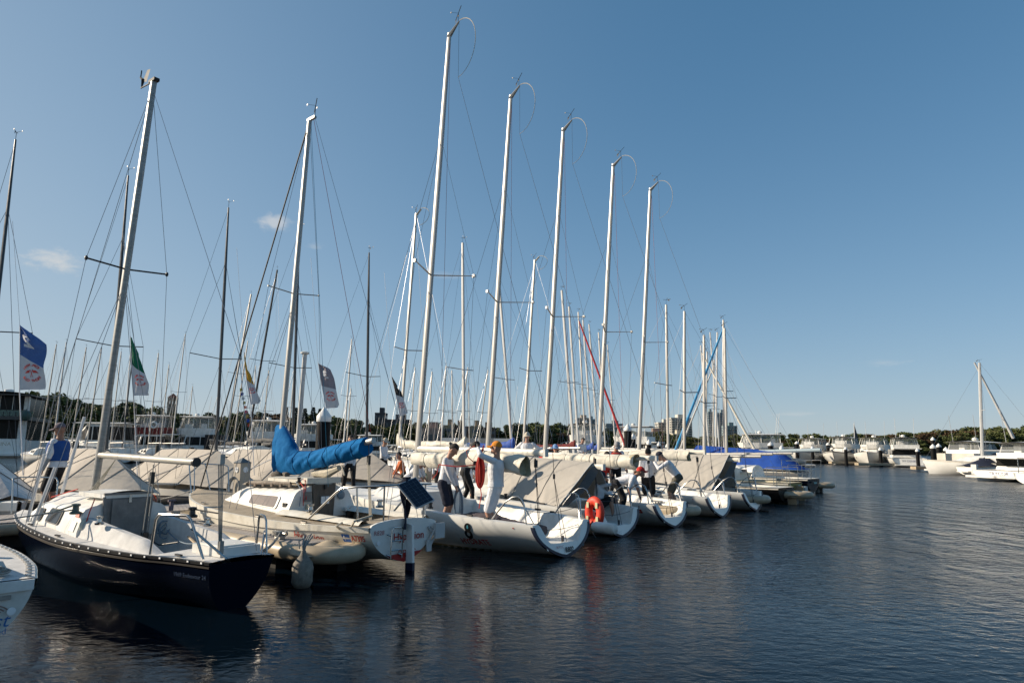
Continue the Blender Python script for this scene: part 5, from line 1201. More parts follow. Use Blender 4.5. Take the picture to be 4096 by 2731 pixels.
# ------------------------------------------------------------------ other yachts
def yacht(px, Y, head, Hm, label, L=8.5, hullm=gel, lean=.05, ang=None, boomc=None, xmf=.55, mastm=alu, r=.07, spread=1, X=None, hoop=False, jib=None, group=None, fb=.85, cabin=True, rudder=False, flip=False, sprh=.5, decktm=None):
    """a moored yacht whose mast stands on the bearing px at distance Y; head = heading of its bow"""
    x = gpos(px, Y) if X is None else X; k = L / 8.5
    H_ = Hull(L, [0, .1 * L, .4 * L, .65 * L, .88 * L, L], [.85 * k, 1.05 * k, 1.35 * k, 1.15 * k, .5 * k, .03], [0, .4 * L, L], [fb * .9, fb * .92, fb * 1.15], k=.3, p=.7, q=2, bo=.5, so=-.05, pb=1.1, ks=-.05)
    xm = xmf * L; c, s = math.cos(head), math.sin(head)
    t = thing('moored_yacht', label, 'sailboat', (x - c * xm, Y - s * xm, 0), head, group)
    obj('hull', H_.shell(nu=18, nv=7), hullm, t)
    obj('gunwale', H_.band(.93, 1.02, th=.02, nu=18), gelold, t)
    obj('deck', ydeck(H_, lambda a, b, w_, z: z + .03 if not (.08 * L < a < .33 * L and abs(b) < w_ * .55) else .35, [0, .3 * k, .55 * k, .6 * k, .61 * k, .8 * k], [.079 * L, .081 * L, .329 * L, .331 * L], n=20), decktm or deckgrey, t)
    if cabin:
        mb = MB(); sec = coach(.34 * L, .78 * L, (.85 * k, .45 * k), (.62 * k, .3 * k), fb * 1.05 + .42 * k, fb * 1.05 + .32 * k, H_, mb, ns=10); ca = obj('cabin', mb, gelcab, t)
        for sd in (1, -1):
            for a, b in ((.38, .46), (.50, .58)): side_window(sec, a * L, b * L, .35, .75, sd, ca)
    m = lambda z: xm - lean * (z - 1); z0 = fb + .2
    mb = MB(); mast_tube(mb, (m(z0), 0, z0), (m(Hm), 0, Hm), r, r * .7, 8, .8); ma = obj('mast', mb, mastm, t)
    zs = z0 + (Hm - z0) * sprh; e_ = [(m(zs) - .2, sd * .85 * k, zs + .05) for sd in (1, -1)]
    if spread:
        mb = MB(); [mb.tube([(m(zs), 0, zs), e], .022, 5) for e in e_]; obj('spreader', mb, mastm, ma)
    vane((m(Hm), 0, Hm), ma)
    rr = max(.005, Y * .00013)
    for e in e_: lines('shroud', [[(m(Hm * .98), 0, Hm * .98), e], [e, (xm - .1, e[1] * 1.35, fb)], [(m(zs), 0, zs), (xm - .3, e[1] * 1.3, fb)]], rr, wire, t, 3)
    lines('backstay', [[(m(Hm), 0, Hm), (.05, 0, fb)]], rr, wire, t, 3)
    if jib:
        mb = MB(); a = Vector((m(Hm * .95), 0, Hm * .95)); b = Vector((L * .98, 0, fb * 1.3)); mb.tube([a, a.lerp(b, .05), a.lerp(b, .5), a.lerp(b, .93), b], [.03, .06, .08, .09, .03], 8); obj('furled_jib', mb, jib, t)
    else: lines('forestay', [[(m(Hm * .97), 0, Hm * .97), (L * .98, 0, fb * 1.1)]], rr, wire, t, 3)
    zb = fb + 1.0
    mb = MB(); mb.tube([(m(zb), 0, zb), (.12 * L, 0, zb + .05)], .06, 8); bo = obj('boom', mb, mastm, t)
    if boomc:
        o_ = rolled_sail('sail_cover', t, [(m(zb) + .1, 0, zb + .25, .10, .28), (m(zb) - .3, 0, zb + .1, .14, .18), (.3 * L, 0, zb + .08, .13, .16), (.14 * L, 0, zb + .08, .08, .10)], .1, boomc, int(px) % 50, n=10)
    for sd in (1, -1):
        mb = MB(); mb.tube([(.1, .7 * k * sd, fb), (.1, .7 * k * sd, fb + .55), (.8, .95 * k * sd, fb + .55), (.8, .95 * k * sd, fb)], .014, 5); obj('stern_rail', mb, steel, t)
    if hoop:
        cr = Vector((m(Hm) - .3, 0, Hm + .1)); mb = MB(); mb.tube([cr + Vector((-.55 * math.sin(a), 0, -.36 * (1 - math.cos(a)) + .04)) for a in [PI * q / 10 for q in range(11)]], .012, 4); mb.tube([(m(Hm), 0, Hm - .1), cr], .04, 5); obj('backstay_whip', mb, ropec, ma)
    if rudder:
        mb = MB(); mb.prism([(-.02, fb * .8), (-.3, fb * .75), (-.36, -.2), (-.06, -.3)], -.03, .03); obj('rudder', mb, wood, t, False)
    return t
A1, A2 = rad(137), rad(-40)
yl = [ # px, Y, heading, Hm, label, kwargs
 (2735, 27.9, A1, 7.55, 'black-and-cream yacht with a wooden rudder just past the fifth racing keelboat', dict(L=7.4, hullm=blackhull, lean=.03, rudder=True, fb=.62, decktm=gelold, xmf=.55)),
 (2815, 29.9, A1, 6.9, 'olive-yellow hulled yacht with cream deck beyond the fifth racing keelboat', dict(L=7.0, hullm=mat('olive_hull', (.22, .20, .04), .4), lean=.03, fb=.7, decktm=mat('cream_deck', (.48, .42, .28), .7), rudder=True)),
 (2905, 33.7, A1, 7.9, 'dark navy yacht whose stern carries a small pale registration sticker', dict(L=7.4, hullm=navyhull, lean=.02, fb=.72, decktm=gelold)),
 (2895, 40.5, A1, 9.6, 'pale grey yacht under the royal blue boom tent', dict(L=8.2, hullm=gelgrey, lean=.03, fb=.85, jib=mat('sky_blue_sock', (.03, .25, .50), .7))),
 (2672, 31.5, A2, 8.6, 'yacht on the far side with a silver mast left of the blue furled sail', dict(lean=-.01)),
 (2860, 45, A1, 9.6, 'white yacht in the tight cluster of masts, near the royal blue tent', dict(mastm=aluw)),
 (2838, 49, A2, 9.4, 'white yacht in the tight cluster with a shorter white mast', dict(mastm=aluw, jib=sail)),
 (2820, 52, A1, 9.3, 'yacht farther back in the tight mast cluster with a grey mast', dict()),
 (2880, 56, A2, 11.6, 'yacht with the tallest mast of the tight cluster', dict(mastm=aluw)),
 (2850, 62, A1, 10, 'farthest yacht of the tight mast cluster', dict(jib=aluw)),
 (1593, 27.8, A1, 11.5, 'far-side yacht with looped masthead whip left of the nearest tall silver mast', dict(L=7.6, hoop=True, boomc=sail, lean=.06, r=.075, sprh=.45)),
 (1858, 29.6, A2, 11.0, 'far-side yacht with a white mast between the two nearest tall masts', dict(lean=.04, mastm=aluw, r=.08, boomc=sail, sprh=.42)),
 (2055, 33.5, A2, 11.0, 'far-side yacht with a white mast leaning left beside the bucket-hatted man', dict(lean=.12, mastm=aluw, r=.08, boomc=cblr, sprh=.42)),
 (2090, 34.8, A1, 11.5, 'far-side yacht with silver mast directly behind the bucket-hatted man', dict(lean=.07, hoop=True, r=.08, sprh=.45)),
 (2299, 41, A2, 11.6, 'far-side yacht with maroon sail cover by the red-jacketed people', dict(lean=.09, mastm=aluw, r=.10, boomc=maroon, sprh=.45)),
 (2318, 46, A2, 11.6, 'far-side yacht with white mast just right of the maroon sail cover', dict(lean=.08, mastm=aluw, r=.09)),
 (2345, 50, A2, 12.0, 'far-side yacht whose furled headsail is wrapped in red', dict(lean=.06, mastm=alu, r=.07, jib=red)),
 (2372, 53, A2, 12.0, 'far-side yacht with thin white mast under the tan tower', dict(lean=.08, mastm=aluw, r=.09, boomc=cblr)),
 (2396, 56, A2, 12.2, 'far-side yacht with white mast left of the man in the red vest', dict(lean=.08, mastm=aluw, r=.09, boomc=cblr)),
 (2424, 59, A2, 12.0, 'far-side yacht with silver mast behind the man in the red vest', dict(lean=.06, r=.08)),
 (2465, 66, A2, 12.0, 'far-side yacht whose mast rises by the small white building tops', dict(lean=.08, mastm=aluw, r=.08)),
 (1708, 62, A1, 8.6, 'distant yacht with thin mast left of the second racing mast', dict(r=.08)),
 (1763, 60, A1, 8.9, 'distant yacht with a thin white mast near the far sand-coloured building', dict(mastm=aluw, r=.08)),
 (1812, 62, A2, 8.8, 'distant yacht with a thin grey mast by the cabin boat', dict(r=.07)),
 (1826, 64, A1, 9.2, 'distant yacht with dark leaning mast near the cabin boat', dict(mastm=alud, lean=.16, r=.07)),
 (1908, 66, A1, 9.2, 'distant yacht with dark leaning mast beyond the orange-capped man', dict(mastm=alud, lean=.16, r=.07)),
 (1879, 80, A2, 9.0, 'small distant yacht with a very thin mast beyond the orange-capped man', dict(r=.06)),
 (1638, 64, A1, 9.2, 'distant yacht whose mast stands between the black flag and the nearest tall mast', dict(r=.07)),
 (1373, 64, A1, 11.8, 'distant yacht with white mast right of the black pile', dict(mastm=aluw, r=.10, boomc=tentdk)),
 (1385, 74, A1, 8.0, 'small distant yacht right of the black pile', dict(r=.08)),
 (1150, 72, A1, 10.4, 'distant yacht with thin mast between the cream yacht mast and the pile', dict(r=.08, boomc=navycan)),
 (1047, 74, A1, 9.8, 'distant yacht with thin mast left of the cream yacht mast', dict(r=.08, boomc=tentdk)),
 (983, 55, A1, 15.6, 'sloop with black leaning mast and grey covered deck', dict(L=11, hullm=blackhull, mastm=carbon, lean=.22, r=.11, boomc=tentdk, fb=1.1)),
 (896, 64, A1, 15.6, 'distant sloop with grey leaning mast by the signal flags', dict(L=10, lean=.22, r=.12, boomc=blackcan)),
 (930, 72, A1, 12.6, 'distant yacht flying a string of small signal flags', dict(lean=.15, r=.09, boomc=sail)),
 (1000, 76, A2, 10.6, 'distant yacht right of the black leaning mast', dict(lean=.0, r=.08)),
 (160, 60, A1, 10.3, 'distant yacht behind the large green-tinted motor yacht, mast leaning right', dict(lean=.16, r=.08)),
 (212, 60, A1, 10.6, 'distant yacht with upright mast above the large motor yacht fenders', dict(mastm=aluw, r=.09)),
 (283, 66, A1, 10.9, 'distant yacht with leaning mast above the man in the blue vest', dict(lean=.15, r=.09)),
 (345, 66, A1, 10.9, 'distant yacht with leaning mast left of the weathered mast', dict(lean=.15, r=.09)),
 (440, 68, A1, 10.9, 'distant yacht with slim mast behind the weathered mast', dict(r=.08)),
 (488, 70, A1, 11.2, 'distant yacht with black mast left of the green flag', dict(mastm=carbon, r=.09)),
 (493, 73, A2, 11.4, 'distant yacht with white mast left of the green flag', dict(mastm=aluw, r=.09)),
 (592, 72, A1, 11.3, 'distant yacht with sturdy grey mast right of the green flag', dict(r=.10)),
 (640, 80, A1, 11.0, 'distant yacht with grey mast left of the brick bell tower', dict(r=.09)),
 (684, 74, A1, 13.6, 'distant yacht with white leaning mast right of the brick bell tower', dict(mastm=aluw, lean=.10, r=.09)),
 (745, 86, A1, 9.0, 'distant yacht behind the black-canvas cruiser', dict(r=.08)),
 (855, 84, A1, 8.6, 'distant yacht just left of the third black mast', dict(r=.08)),
 (3925, 60, rad(150), 9.75, 'white yacht with a tall white mast at the right, behind the navy-covered boat', dict(mastm=aluw, r=.13, L=10, fb=1.1)),
]
YT = {}
for px, Y, hd, Hm, lb, kw in yl:
    YT[lb[:30]] = yacht(px, Y, hd, Hm, lb, group='yachts moored beyond the near row', **kw)
ry = YT['lx'] if 'lx' in YT else [v for k_, v in YT.items() if k_.startswith('white yacht with a tall white ')][0]
Ri = Matrix.Rotation(-ry.rotation_euler.z, 3, 'Z'); qa, qb = [Ri @ (Vector(v_) - Vector(ry.location)) for v_ in ((43.8, 60, 3.2), (41.0, 60, 9.8))]
mb = MB(); mb.tube([qa, qb], [.13, .07], 8); obj('leaning_spar', mb, aluw, ry)
# royal blue boom tent over the pale grey yacht
pg = [v for k_, v in YT.items() if k_.startswith('pale grey yacht')][0]
mb = MB(); fold = foldcloth(.06, 3, 31)
def bt(u, v):
    a = (v - .5) * 2; A = abs(a); x = 6.2 - 6.3 * u; zr = 2.15 - .35 * u - (.9 * max(0, u - .8) / .2); zl = 1.0 - .1 * u; f = fold(x * 1.3, a) * A
    return Vector((x, 1.45 * a * (1 - .25 * u) + math.copysign(f, a), zr - (zr - zl) * A ** 1.3))
mb.grid(bt, 40, 18); obj('boom_tent', mb, cblr, pg)
mb = MB(); mb.tube([(4.2, 0, 1.75), (-1.0, .1, 1.95)], .10, 8); obj('spar', mb, mat('pale_blue_spar', (.30, .38, .42), .4), pg)
dn = [v for k_, v in YT.items() if k_.startswith('dark navy yacht')][0]
mb = MB(); mb.box((-.10, .1, .50), (.01, .34, .07)); obj('registration_sticker', mb, mat('aqua_sticker', (.25, .45, .42), .5), dn)
mb = MB(); mb.tube([(-.1, .6, .7), (-.15, .6, 1.5), (.9, .75, 1.45)], .02, 5); mb.tube([(-.1, -.6, .7), (-.15, -.6, 1.5), (.9, -.75, 1.45)], .02, 5); mb.tube([(-.1, .6, 1.1), (-.1, -.6, 1.1)], .02, 5); obj('stern_gantry', mb, steel, dn)
ol = [v for k_, v in YT.items() if k_.startswith('olive-yellow')][0]
mb = MB(); mb.box((-.2, -.3, .35), (.22, .28, .34)); mb.tube([(0, -.3, .55), (-.3, -.3, .3)], .04, 6); obj('outboard_bracket', mb, mat('bracket_aqua', (.35, .42, .42), .4), ol)
# signal flags string
sf = [v for k_, v in YT.items() if k_.startswith('distant yacht flying a string')][0]
cols = [(.6, .4, .02), (.02, .06, .4), (.6, .6, .6), (.5, .35, .05), (.6, .03, .02), (.6, .05, .1), (.6, .35, .1), (.02, .08, .4), (.6, .06, .02)]
for k_, cc in enumerate(cols):
    ang = sf.rotation_euler.z; wx = gpos(948 + 5.2 * k_, 70); wz = 1.9 + (1770 - (1556 + 17.5 * k_)) / 2730.7 * 70 - .0
    R_ = Matrix.Rotation(-ang, 3, 'Z'); p = R_ @ (Vector((wx, 70, wz)) - Vector(sf.location)); ex = R_ @ Vector((.26, 0, 0)); ez = Vector((0, 0, .17))
    mb = MB(); mb.add([p - ex * .5 - ez, p + ex * .6 - ez * .6, p + ex * .6 + ez * .9, p - ex * .5 + ez], [(0, 1, 2, 3)]); obj('signal_flag', mb, mat('signal_%d' % k_, cc, .8), sf, False)
# white pole with a disc top
t = thing('mast_pole', 'plain white pole with a round disc top behind the cream yacht mast', 'pole', (gpos(1186, 30), 30, 0))
mb = MB(); dxp = gpos(1207, 30) - gpos(1186, 30) - .10; mb.tube([(0, 0, .0), (dxp * .5, 0, 3.0), (dxp, 0, 5.85)], .10, 12); obj('pole', mb, aluw, t); mb = MB(); mb.lathe((dxp, 0, 5.85), [(.12, 0), (.19, .04), (.19, .09), (.1, .13)], 20); obj('disc', mb, gelcab, t)
# ------------------------------------------------------------------ motor cruisers
def cruiser(px, Y, head, L, label, beam=4.4, fb=1.5, X=None, hullm=gel, style='fly', canopy=gelcab, curtain=vinyl, coam=None, fender=False, name=None, stripe=None, aftcover=None, h2=1.0, group='motor cruisers'):
    x = gpos(px, Y) if X is None else X
    t = thing('motor_cruiser', label, 'motorboat', (x, Y, 0), head, group)
    b = beam / 2; x0 = -L / 2
    H_ = Hull(L, [0, .2 * L, .5 * L, .75 * L, .92 * L, L], [b * .92, b * .97, b, b * .86, b * .42, .04], [0, .5 * L, L], [fb * .72, fb * .85, fb * 1.25], k=.4, p=.45, q=2, bo=.12 * L, so=-.05, pb=1.25)
    off = Vector((x0, 0, 0))
    def sh(mb): mb.v = [tuple(Vector(v) + off) for v in mb.v]; return mb
    hl = obj('hull', sh(H_.shell(nu=24, nv=9)), hullm, t)
    obj('deck', sh(ydeck(H_, lambda a, q, w_, z: z + .02 if a > .22 * L or abs(q) > b * .8 else fb * .35, [0, b * .3, b * .6, b * .79, b * .81, b * .9], [.219 * L, .221 * L], n=22)), gelcab, t)
    mb = sh(H_.band(.10 if stripe else .93, .16 if stripe else .97, th=.03, nu=24)); obj('stripe' if stripe else 'rubbing_rail', mb, stripe or tentdk, hl)
    mb = MB(); mb.box((x0 - .45, 0, .28), (1.0, beam * .86, .14)); obj('swim_platform', mb, gelcab, t)
    # saloon
    zd = fb * .85; hz = 1.25 * h2
    def house(xa, xb, wa, za, zb, rake_f, rake_a, inset, nm, m, par):
        mb = MB(); P = []
        for z_, f in ((za, 0), (zb, 1)):
            a_, b__ = xa + rake_a * f, xb - rake_f * f; w_ = wa - inset * f
            pts = [(a_, w_), (xa + (xb - xa) * .55 - rake_f * .2 * f, w_), (b__ - (xb - xa) * .12, w_ * .78), (b__, w_ * .35)]
            P += [(q[0], q[1], z_) for q in pts] + [(q[0], -q[1], z_) for q in pts[::-1]]
        n = 8; mb.add(P, [(i, (i + 1) % n, n + (i + 1) % n, n + i) for i in range(n)] + [tuple(range(n, 2 * n)), tuple(range(n - 1, -1, -1))])
        return obj(nm, mb, m, par, False)
    xa, xb = x0 + .20 * L, x0 + .74 * L; w = b * .82
    zt = zd + hz
    sal = house(xa, xb, w, zd - .1, zt, .17 * L, .02 * L, .28, 'saloon', gelcab, t)
    g = house(xa - .01, xb + .04 - .05 * L, w - .045, zd + .26 * hz, zt - .14 * hz, .115 * L, .01, .14, 'window_band', glassm, sal)
    for q in range(3):
        xx = xa + (xb - xa) * (.18 + .22 * q)
        for sd in (1, -1): mb = MB(); mb.box((xx, sd * (w - .07), zd + .55 * hz), (.07, .09, hz * .72)); obj('window_pillar', mb, gelcab, g)
    # foredeck trunk
    mb = MB(); mb.ell((x0 + .76 * L, 0, fb * 1.02), (.17 * L, b * .5, .35), 14, 8); obj('foredeck_trunk', mb, gelcab, t)
    if style in ('fly', 'yacht'):
        fa, fbx = x0 + .20 * L, x0 + .60 * L; fw = w * .88
        fl_ = house(fa, fbx, fw, zt - .02, zt + .62 * h2, -.02 * L if style != 'yacht' else 0, 0, -.04, 'flybridge', coam or gelcab, t)
        mb = MB(); mb.box((fa - .4, 0, zt + .02), (1.6, fw * 2.1, .10)); obj('bridge_deck', mb, gelcab, fl_)
        zc = zt + .62 * h2; zr = zc + 1.0 * h2
        house(fa + .2, fbx - .1, fw * .93, zc, zr, .10 * L * .35, .0, .16, 'canopy_curtain', curtain, fl_)
        fr = MB()
        for sd in (1, -1):
            for xx, dx in ((fa + .25, .05), ((fa + fbx) / 2, 0), (fbx - .5, -.25)): fr.tube([(xx, sd * fw * .95, zc), (xx + dx, sd * (fw * .93 - .16), zr)], .035, 5)
        for yy in (-.4, .4): fr.tube([(fbx - .1, yy * fw * .4, zc), (fbx - .45, yy * fw * .4, zr)], .03, 5)
        obj('canopy_frame', fr, gelcab, fl_)
        mb = MB(); mb.grid(lambda u, v: Vector((fa - .15 + (fbx - fa - .2) * u, fw * .98 * (v - .5) * 2, zr + .06 + .14 * (1 - (2 * v - 1) ** 2) * (1 - .3 * (2 * u - 1) ** 2))), 8, 10); mb.grid(lambda u, v: Vector((fa - .15 + (fbx - fa - .2) * u, fw * .98 * (.5 - v) * 2, zr)), 2, 2); obj('canopy_roof', mb, canopy, fl_)
        mb = MB(); mb.ell(((fa + fbx) / 2, 0, zr + .35), (.28, .28, .18), 10, 8); mb.tube([((fa + fbx) / 2 + .5, .3, zr + .1), ((fa + fbx) / 2 + .5, .3, zr + .6)], .03, 5); obj('radar_dome', mb, gelcab, fl_)
        for dy in (.7, -.7): lines('antenna', [[(fa + .5, dy * fw, zr + .1), (fa + .2, dy * fw * 1.05, zr + 2.6)]], .02, aluw, t, 4)
        mb = MB(); mb.box((fbx - 1.1, 0, zc + .25), (.5, fw * .9, .5)); mb.box((fa + 1.0, fw * .3, zc + .2), (.5, .5, .7)); obj('helm_seat', mb, gelcab, fl_)
    else:
        mb = MB(); mb.grid(lambda u, v: Vector((xa - 1.4 + (xb - xa + .4) * u, w * 1.02 * (v - .5) * 2, zt + .04 + .12 * (1 - (2 * v - 1) ** 2))), 8, 8); mb.box((xa - .7, 0, zt), (1.6, w * 1.9, .05)); obj('hardtop', mb, gelcab, t)
        for sd in (1, -1): fr = MB(); fr.tube([(xa - 1.3, sd * w * .9, fb * .7), (xa - 1.3, sd * w * .9, zt)], .05, 6); obj('hardtop_post', fr, gelcab, t)
    if aftcover:
        mb = MB(); fold = foldcloth(.05, 4, 3)
        for sd in (1, -1): mb.grid(lambda u, v: Vector((x0 + .05 * L + (.19 * L) * u, sd * (b * .93 + fold(u * 6, v)), fb * .75 + (zt - fb * .75 + .05) * v)), 16, 6)
        mb.grid(lambda u, v: Vector((x0 + .05 * L + fold(u * 5, v), b * .93 * (2 * u - 1), fb * .75 + (zt - fb * .75 + .05) * v)), 16, 6); mb.grid(lambda u, v: Vector((x0 + .05 * L + .19 * L * u, b * .95 * (2 * v - 1), zt + .06)), 4, 4)
        obj('cockpit_cover', mb, aftcover, t)
    mb = MB()
    rail = [H_.pt(a * L, 1, 1, -.08) + off + Vector((0, 0, .65)) for a in (.45, .6, .75, .88, .97, .999)]
    rail2 = [Vector((p.x, -p.y, p.z)) for p in rail[::-1]]; mb.tube(rail + rail2, .022, 5)
    for a in (.5, .6, .7, .8, .9, .98):
        for sd in (1, -1): p = H_.pt(a * L, 1, sd, -.08) + off; mb.tube([p, p + Vector((0, 0, .65))], .018, 4)
    obj('bow_rail', mb, steel, t)
    mb = MB()
    for k2 in range(3):
        p = H_.side((.62 + .09 * k2) * L, fb * .72, 1, .02) + off
        for sd in (1, -1): mb.ell((p.x, p.y * sd, p.z), (.22, .03, .09), 8, 6)
    obj('porthole', mb, glassd, hl)
    if fender:
        mb = MB()
        for sd in (1, -1): mb.ell((x0 + .3 * L, sd * (b + .2), .8), (.16, .16, .4), 10, 8)
        obj('fender', mb, black, t)
    if name: text('name_lettering', name, .34 if len(name) < 10 else .30, lambda x_, y_: Vector((x0 - .02, -x_, fb * .5 + y_)), mat('grey_name', (.12, .13, .2), .5), hl)
    return t
wl = 'white flybridge cruisers along the right'
cruiser(3240, 108, rad(-128), 14, 'leftmost white flybridge cruiser in the right background, bow towards us', beam=4.6, group=wl, fender=True, h2=.85)
cruiser(3368, 104, rad(-126), 14, 'white flybridge cruiser second from the left, with dark front windows and radar mast', beam=4.8, h2=.92, group=wl)
cruiser(3492, 97, rad(-124), 13.5, 'white flybridge cruiser right of the black sail, its pale windscreen cover on', beam=4.7, group=wl, stripe=tentdk, h2=.84)
cruiser(3610, 92, rad(68), 10.5, 'white flybridge cruiser seen from its stern, dark name across it', beam=4.1, name='MY DENIKE', h2=.82, group=wl)
cruiser(3930, 67, rad(28), 11.5, 'white cruiser with tan cockpit covers at the right, maroon cloth on its bridge', beam=4.2, aftcover=mat('sand_cover', (.58, .54, .47), .8, bump=.5), group=None, h2=.66, fb=1.1)
cruiser(4185, 50, rad(22), 11, 'white hardtop cruiser with large dark side windows at the right edge', beam=3.9, fb=.95, style='fly', name='TRYCOR', group=None, h2=.60)
# small navy-covered boat between them
t = thing('covered_runabout', 'small white open boat under a ridged navy cover between the two cruisers on the right', 'motorboat', (gpos(3868, 58), 58, 0), rad(30))
HR = Hull(6, [0, 1.5, 3.5, 5, 6], [1.0, 1.1, 1.05, .6, .03], [0, 3, 6], [.7, .8, 1.05], k=.3, p=.5, q=2, bo=.5, so=0, pb=1.2)
obj('hull', HR.shell(nu=20, nv=8), gel, t)
mb = MB(); fold = foldcloth(.03, 8, 4); mb.grid(lambda u, v: Vector((.2 + 5.4 * u, 1.12 * (2 * v - 1) * (1 - .75 * max(0, u - .6) ** 1.2 * 1.6), .80 + (1.35 * u ** .8 * (1 - max(0, u - .8) * 2)) * (1 - abs(2 * v - 1) ** 1.3) + fold(u * 8, v))), 30, 14); obj('canvas_cover', mb, navycan, t)
mb = MB(); mb.box((-.35, .2, .35), (.6, .9, .10)); mb.box((-.3, -.6, .55), (.35, .4, .8)); obj('outboard_motor', mb, gelcab, t)
t = thing('swim_ladder_boat', 'white stern and steering rail cut off by the right edge of the frame', 'motorboat', (gpos(4110, 42), 42, 0), rad(20))
obj('hull', HR.shell(nu=20, nv=8), gel, t); mb = MB(); mb.tube([(.2, .8, .7), (.2, .8, 1.6), (.2, -.8, 1.6), (.2, -.8, .7)], .03, 6); obj('stern_rail', mb, steel, t); obj('deck', ydeck(HR, lambda a, q, w_, z: z, [0, .5], [], n=12), gelcab, t)
# left background
wl2 = 'motor cruisers moored in the left background'
cruiser(380, 76, rad(172), 11, 'white hardtop cruiser behind the man in the blue vest, rounded stern to the right', beam=4.4, style='hard', fb=1.8, h2=1.9, group=wl2)
cruiser(565, 82, rad(192), 10, 'white flybridge cruiser with maroon canvas and a round life ring on its bridge', beam=4.2, coam=maroon, stripe=maroon, h2=1.3, group=wl2)
cruiser(745, 84, rad(188), 10, 'white flybridge cruiser with black canvas over its cockpit', beam=4.2, aftcover=blackcan, h2=1.3, name='Good One', group=wl2)
cruiser(1030, 80, rad(186), 11, 'white flybridge cruiser with clear curtains left of the blue sail cover', beam=4.0, h2=1.15, fb=1.4, group=wl2)
cruiser(1215, 88, rad(184), 11, 'white low flybridge cruiser between the cream yacht mast and the black pile', beam=4.0, h2=1.1, fb=1.4, group=wl2)
cruiser(860, 96, rad(150), 9, 'small white cruiser behind the third black mast', beam=3.4, style='hard', fb=1.1, h2=.9, group=wl2)
cruiser(1450, 98, rad(175), 9, 'white cruiser with clear curtains right of the black pile', beam=3.6, h2=.8, fb=1.1, group=wl2)
cruiser(1590, 110, rad(160), 9, 'small white cruiser behind the sand-hatted man', beam=3.6, h2=.8, fb=1.1, style='hard', group=wl2)
cruiser(1700, 100, rad(175), 9, 'white cabin boat with square windows near the nearest tall mast', beam=3.4, style='hard', fb=1.1, h2=1.0, group=wl2)
cruiser(2330, 72, rad(-110), 11, 'white cruiser with tall clear curtains behind the dark-haired man in white', beam=4.2, group=wl2, h2=1.05)
cruiser(2500, 84, rad(150), 11, 'white cruiser behind the thick black pile', beam=4.2, h2=1.1, group=wl2)
cruiser(2620, 78, rad(-100), 8, 'small white cabin boat with curved windscreen among the black piles', beam=3.2, style='hard', fb=1.1, h2=1.15, group=wl2)
cruiser(3000, 84, rad(165), 12, 'dark-windowed low white cruiser beyond the royal blue tent', beam=4.2, h2=.9, fb=1.3, group=wl2)
# life ring on the maroon cruiser
o = obj('life_ring', (lambda m_: m_.tube([(.32 * math.cos(a), 0, .32 * math.sin(a)) for a in [2 * PI * k / 20 for k in range(21)]], .10, 8) and m_)(MB()), gel); o.location = (gpos(607, 79), 79, 3.95); tag(o, 'white life ring hung on the rail of the maroon-canvas cruiser', 'life ring')
# the large motor yacht at the left edge
t = thing('motor_yacht', 'large white motor yacht with tinted glass and round green fenders at the left edge', 'motor yacht', (gpos(-22, 82), 82, 0), rad(112))
q = 3.2
mb = MB(); mb.box((6, 0, .9), (14, 6.2, 2.2)); obj('hull', mb, gel, t, False)
mb = MB(); mb.box((-1.6, 0, .35), (2.0, 6.0, .25)); obj('swim_platform', mb, gel, t, False)
mb = MB(); mb.box((-.95, 0, 1.6), (.25, 5.4, 1.15)); o_ = obj('transom', mb, gel, t, False); mb = MB(); [mb.box((-.6, 3.05 * s_, 1.2), (.9, .35, 1.8)) for s_ in (1, -1)]; obj('stair_wing', mb, gel, o_)
text('name_lettering', 'JALINA', .62, lambda x, y: Vector((-1.09, -.9 - x, 1.55 + y)), mat('gold_name', (.45, .40, .30), .4, metal=.4), o_)
mb = MB(); mb.box((5.2, 0, 3.2), (10, 5.4, 2.5)); sa = obj('saloon', mb, glassm, t, False); mb = MB(); [mb.box((.15, 2.5 * s_, 3.1), (.5, .75, 2.6)) for s_ in (1, -1)]; obj('saloon_pillar', mb, gelcab, sa, False); mb = MB(); [mb.box((.17, y_, 3.1), (.10, .09, 2.5)) for y_ in (-1.1, .2, 1.3)]; obj('mullion', mb, tentdk, sa, False)
mb = MB(); mb.box((4.2, 0, 4.62), (12.4, 6.6, .42)); obj('upper_deck', mb, mat('deck_overhang', (.05, .045, .04), .4), t, False)
mb = MB(); mb.box((-1.85, 0, 5.15), (.05, 6.2, .75)); [mb.box((0, 3.1 * s_, 5.15), (3.6, .05, .75)) for s_ in (1, -1)]; rl = obj('glass_balustrade', mb, mat('green_glass', (.06, .14, .12), .1, alpha=.75), t, False); mb = MB(); mb.box((-1.87, 0, 5.55), (.08, 6.3, .06)); [mb.box((-1.9, -2.8 + .62 * k, 5.05), (.06, .05, .5)) for k in range(10)]; obj('balustrade_rail', mb, black, rl, False)
mb = MB(); mb.box((5.6, 0, 6.2), (8, 4.9, 2.6)); up = obj('upper_saloon', mb, glassm, t, False); mb = MB(); [mb.box((1.65, 2.35 * s_, 6.1), (.5, .5, 2.5)) for s_ in (1, -1)]; [mb.box((1.57, y_, 6.2), (.06, .07, 2.4)) for y_ in (-.9, .4)]; obj('upper_pillar', mb, gelcab, up, False)
mb = MB(); mb.grid(lambda u, v: Vector((-.4 + 10 * u, 3.1 * (2 * v - 1), 7.55 + .25 * (1 - (2 * v - 1) ** 2))), 6, 10); mb.box((4.6, 0, 7.45), (10, 6.2, .16)); rf = obj('roof', mb, mat('brown_roof', (.05, .04, .03), .5), t); mb = MB(); mb.lathe((3, 0, 7.85), [(.5, 0), (.5, .35), (.35, .42)], 14); obj('radar_dome', mb, gel, rf)
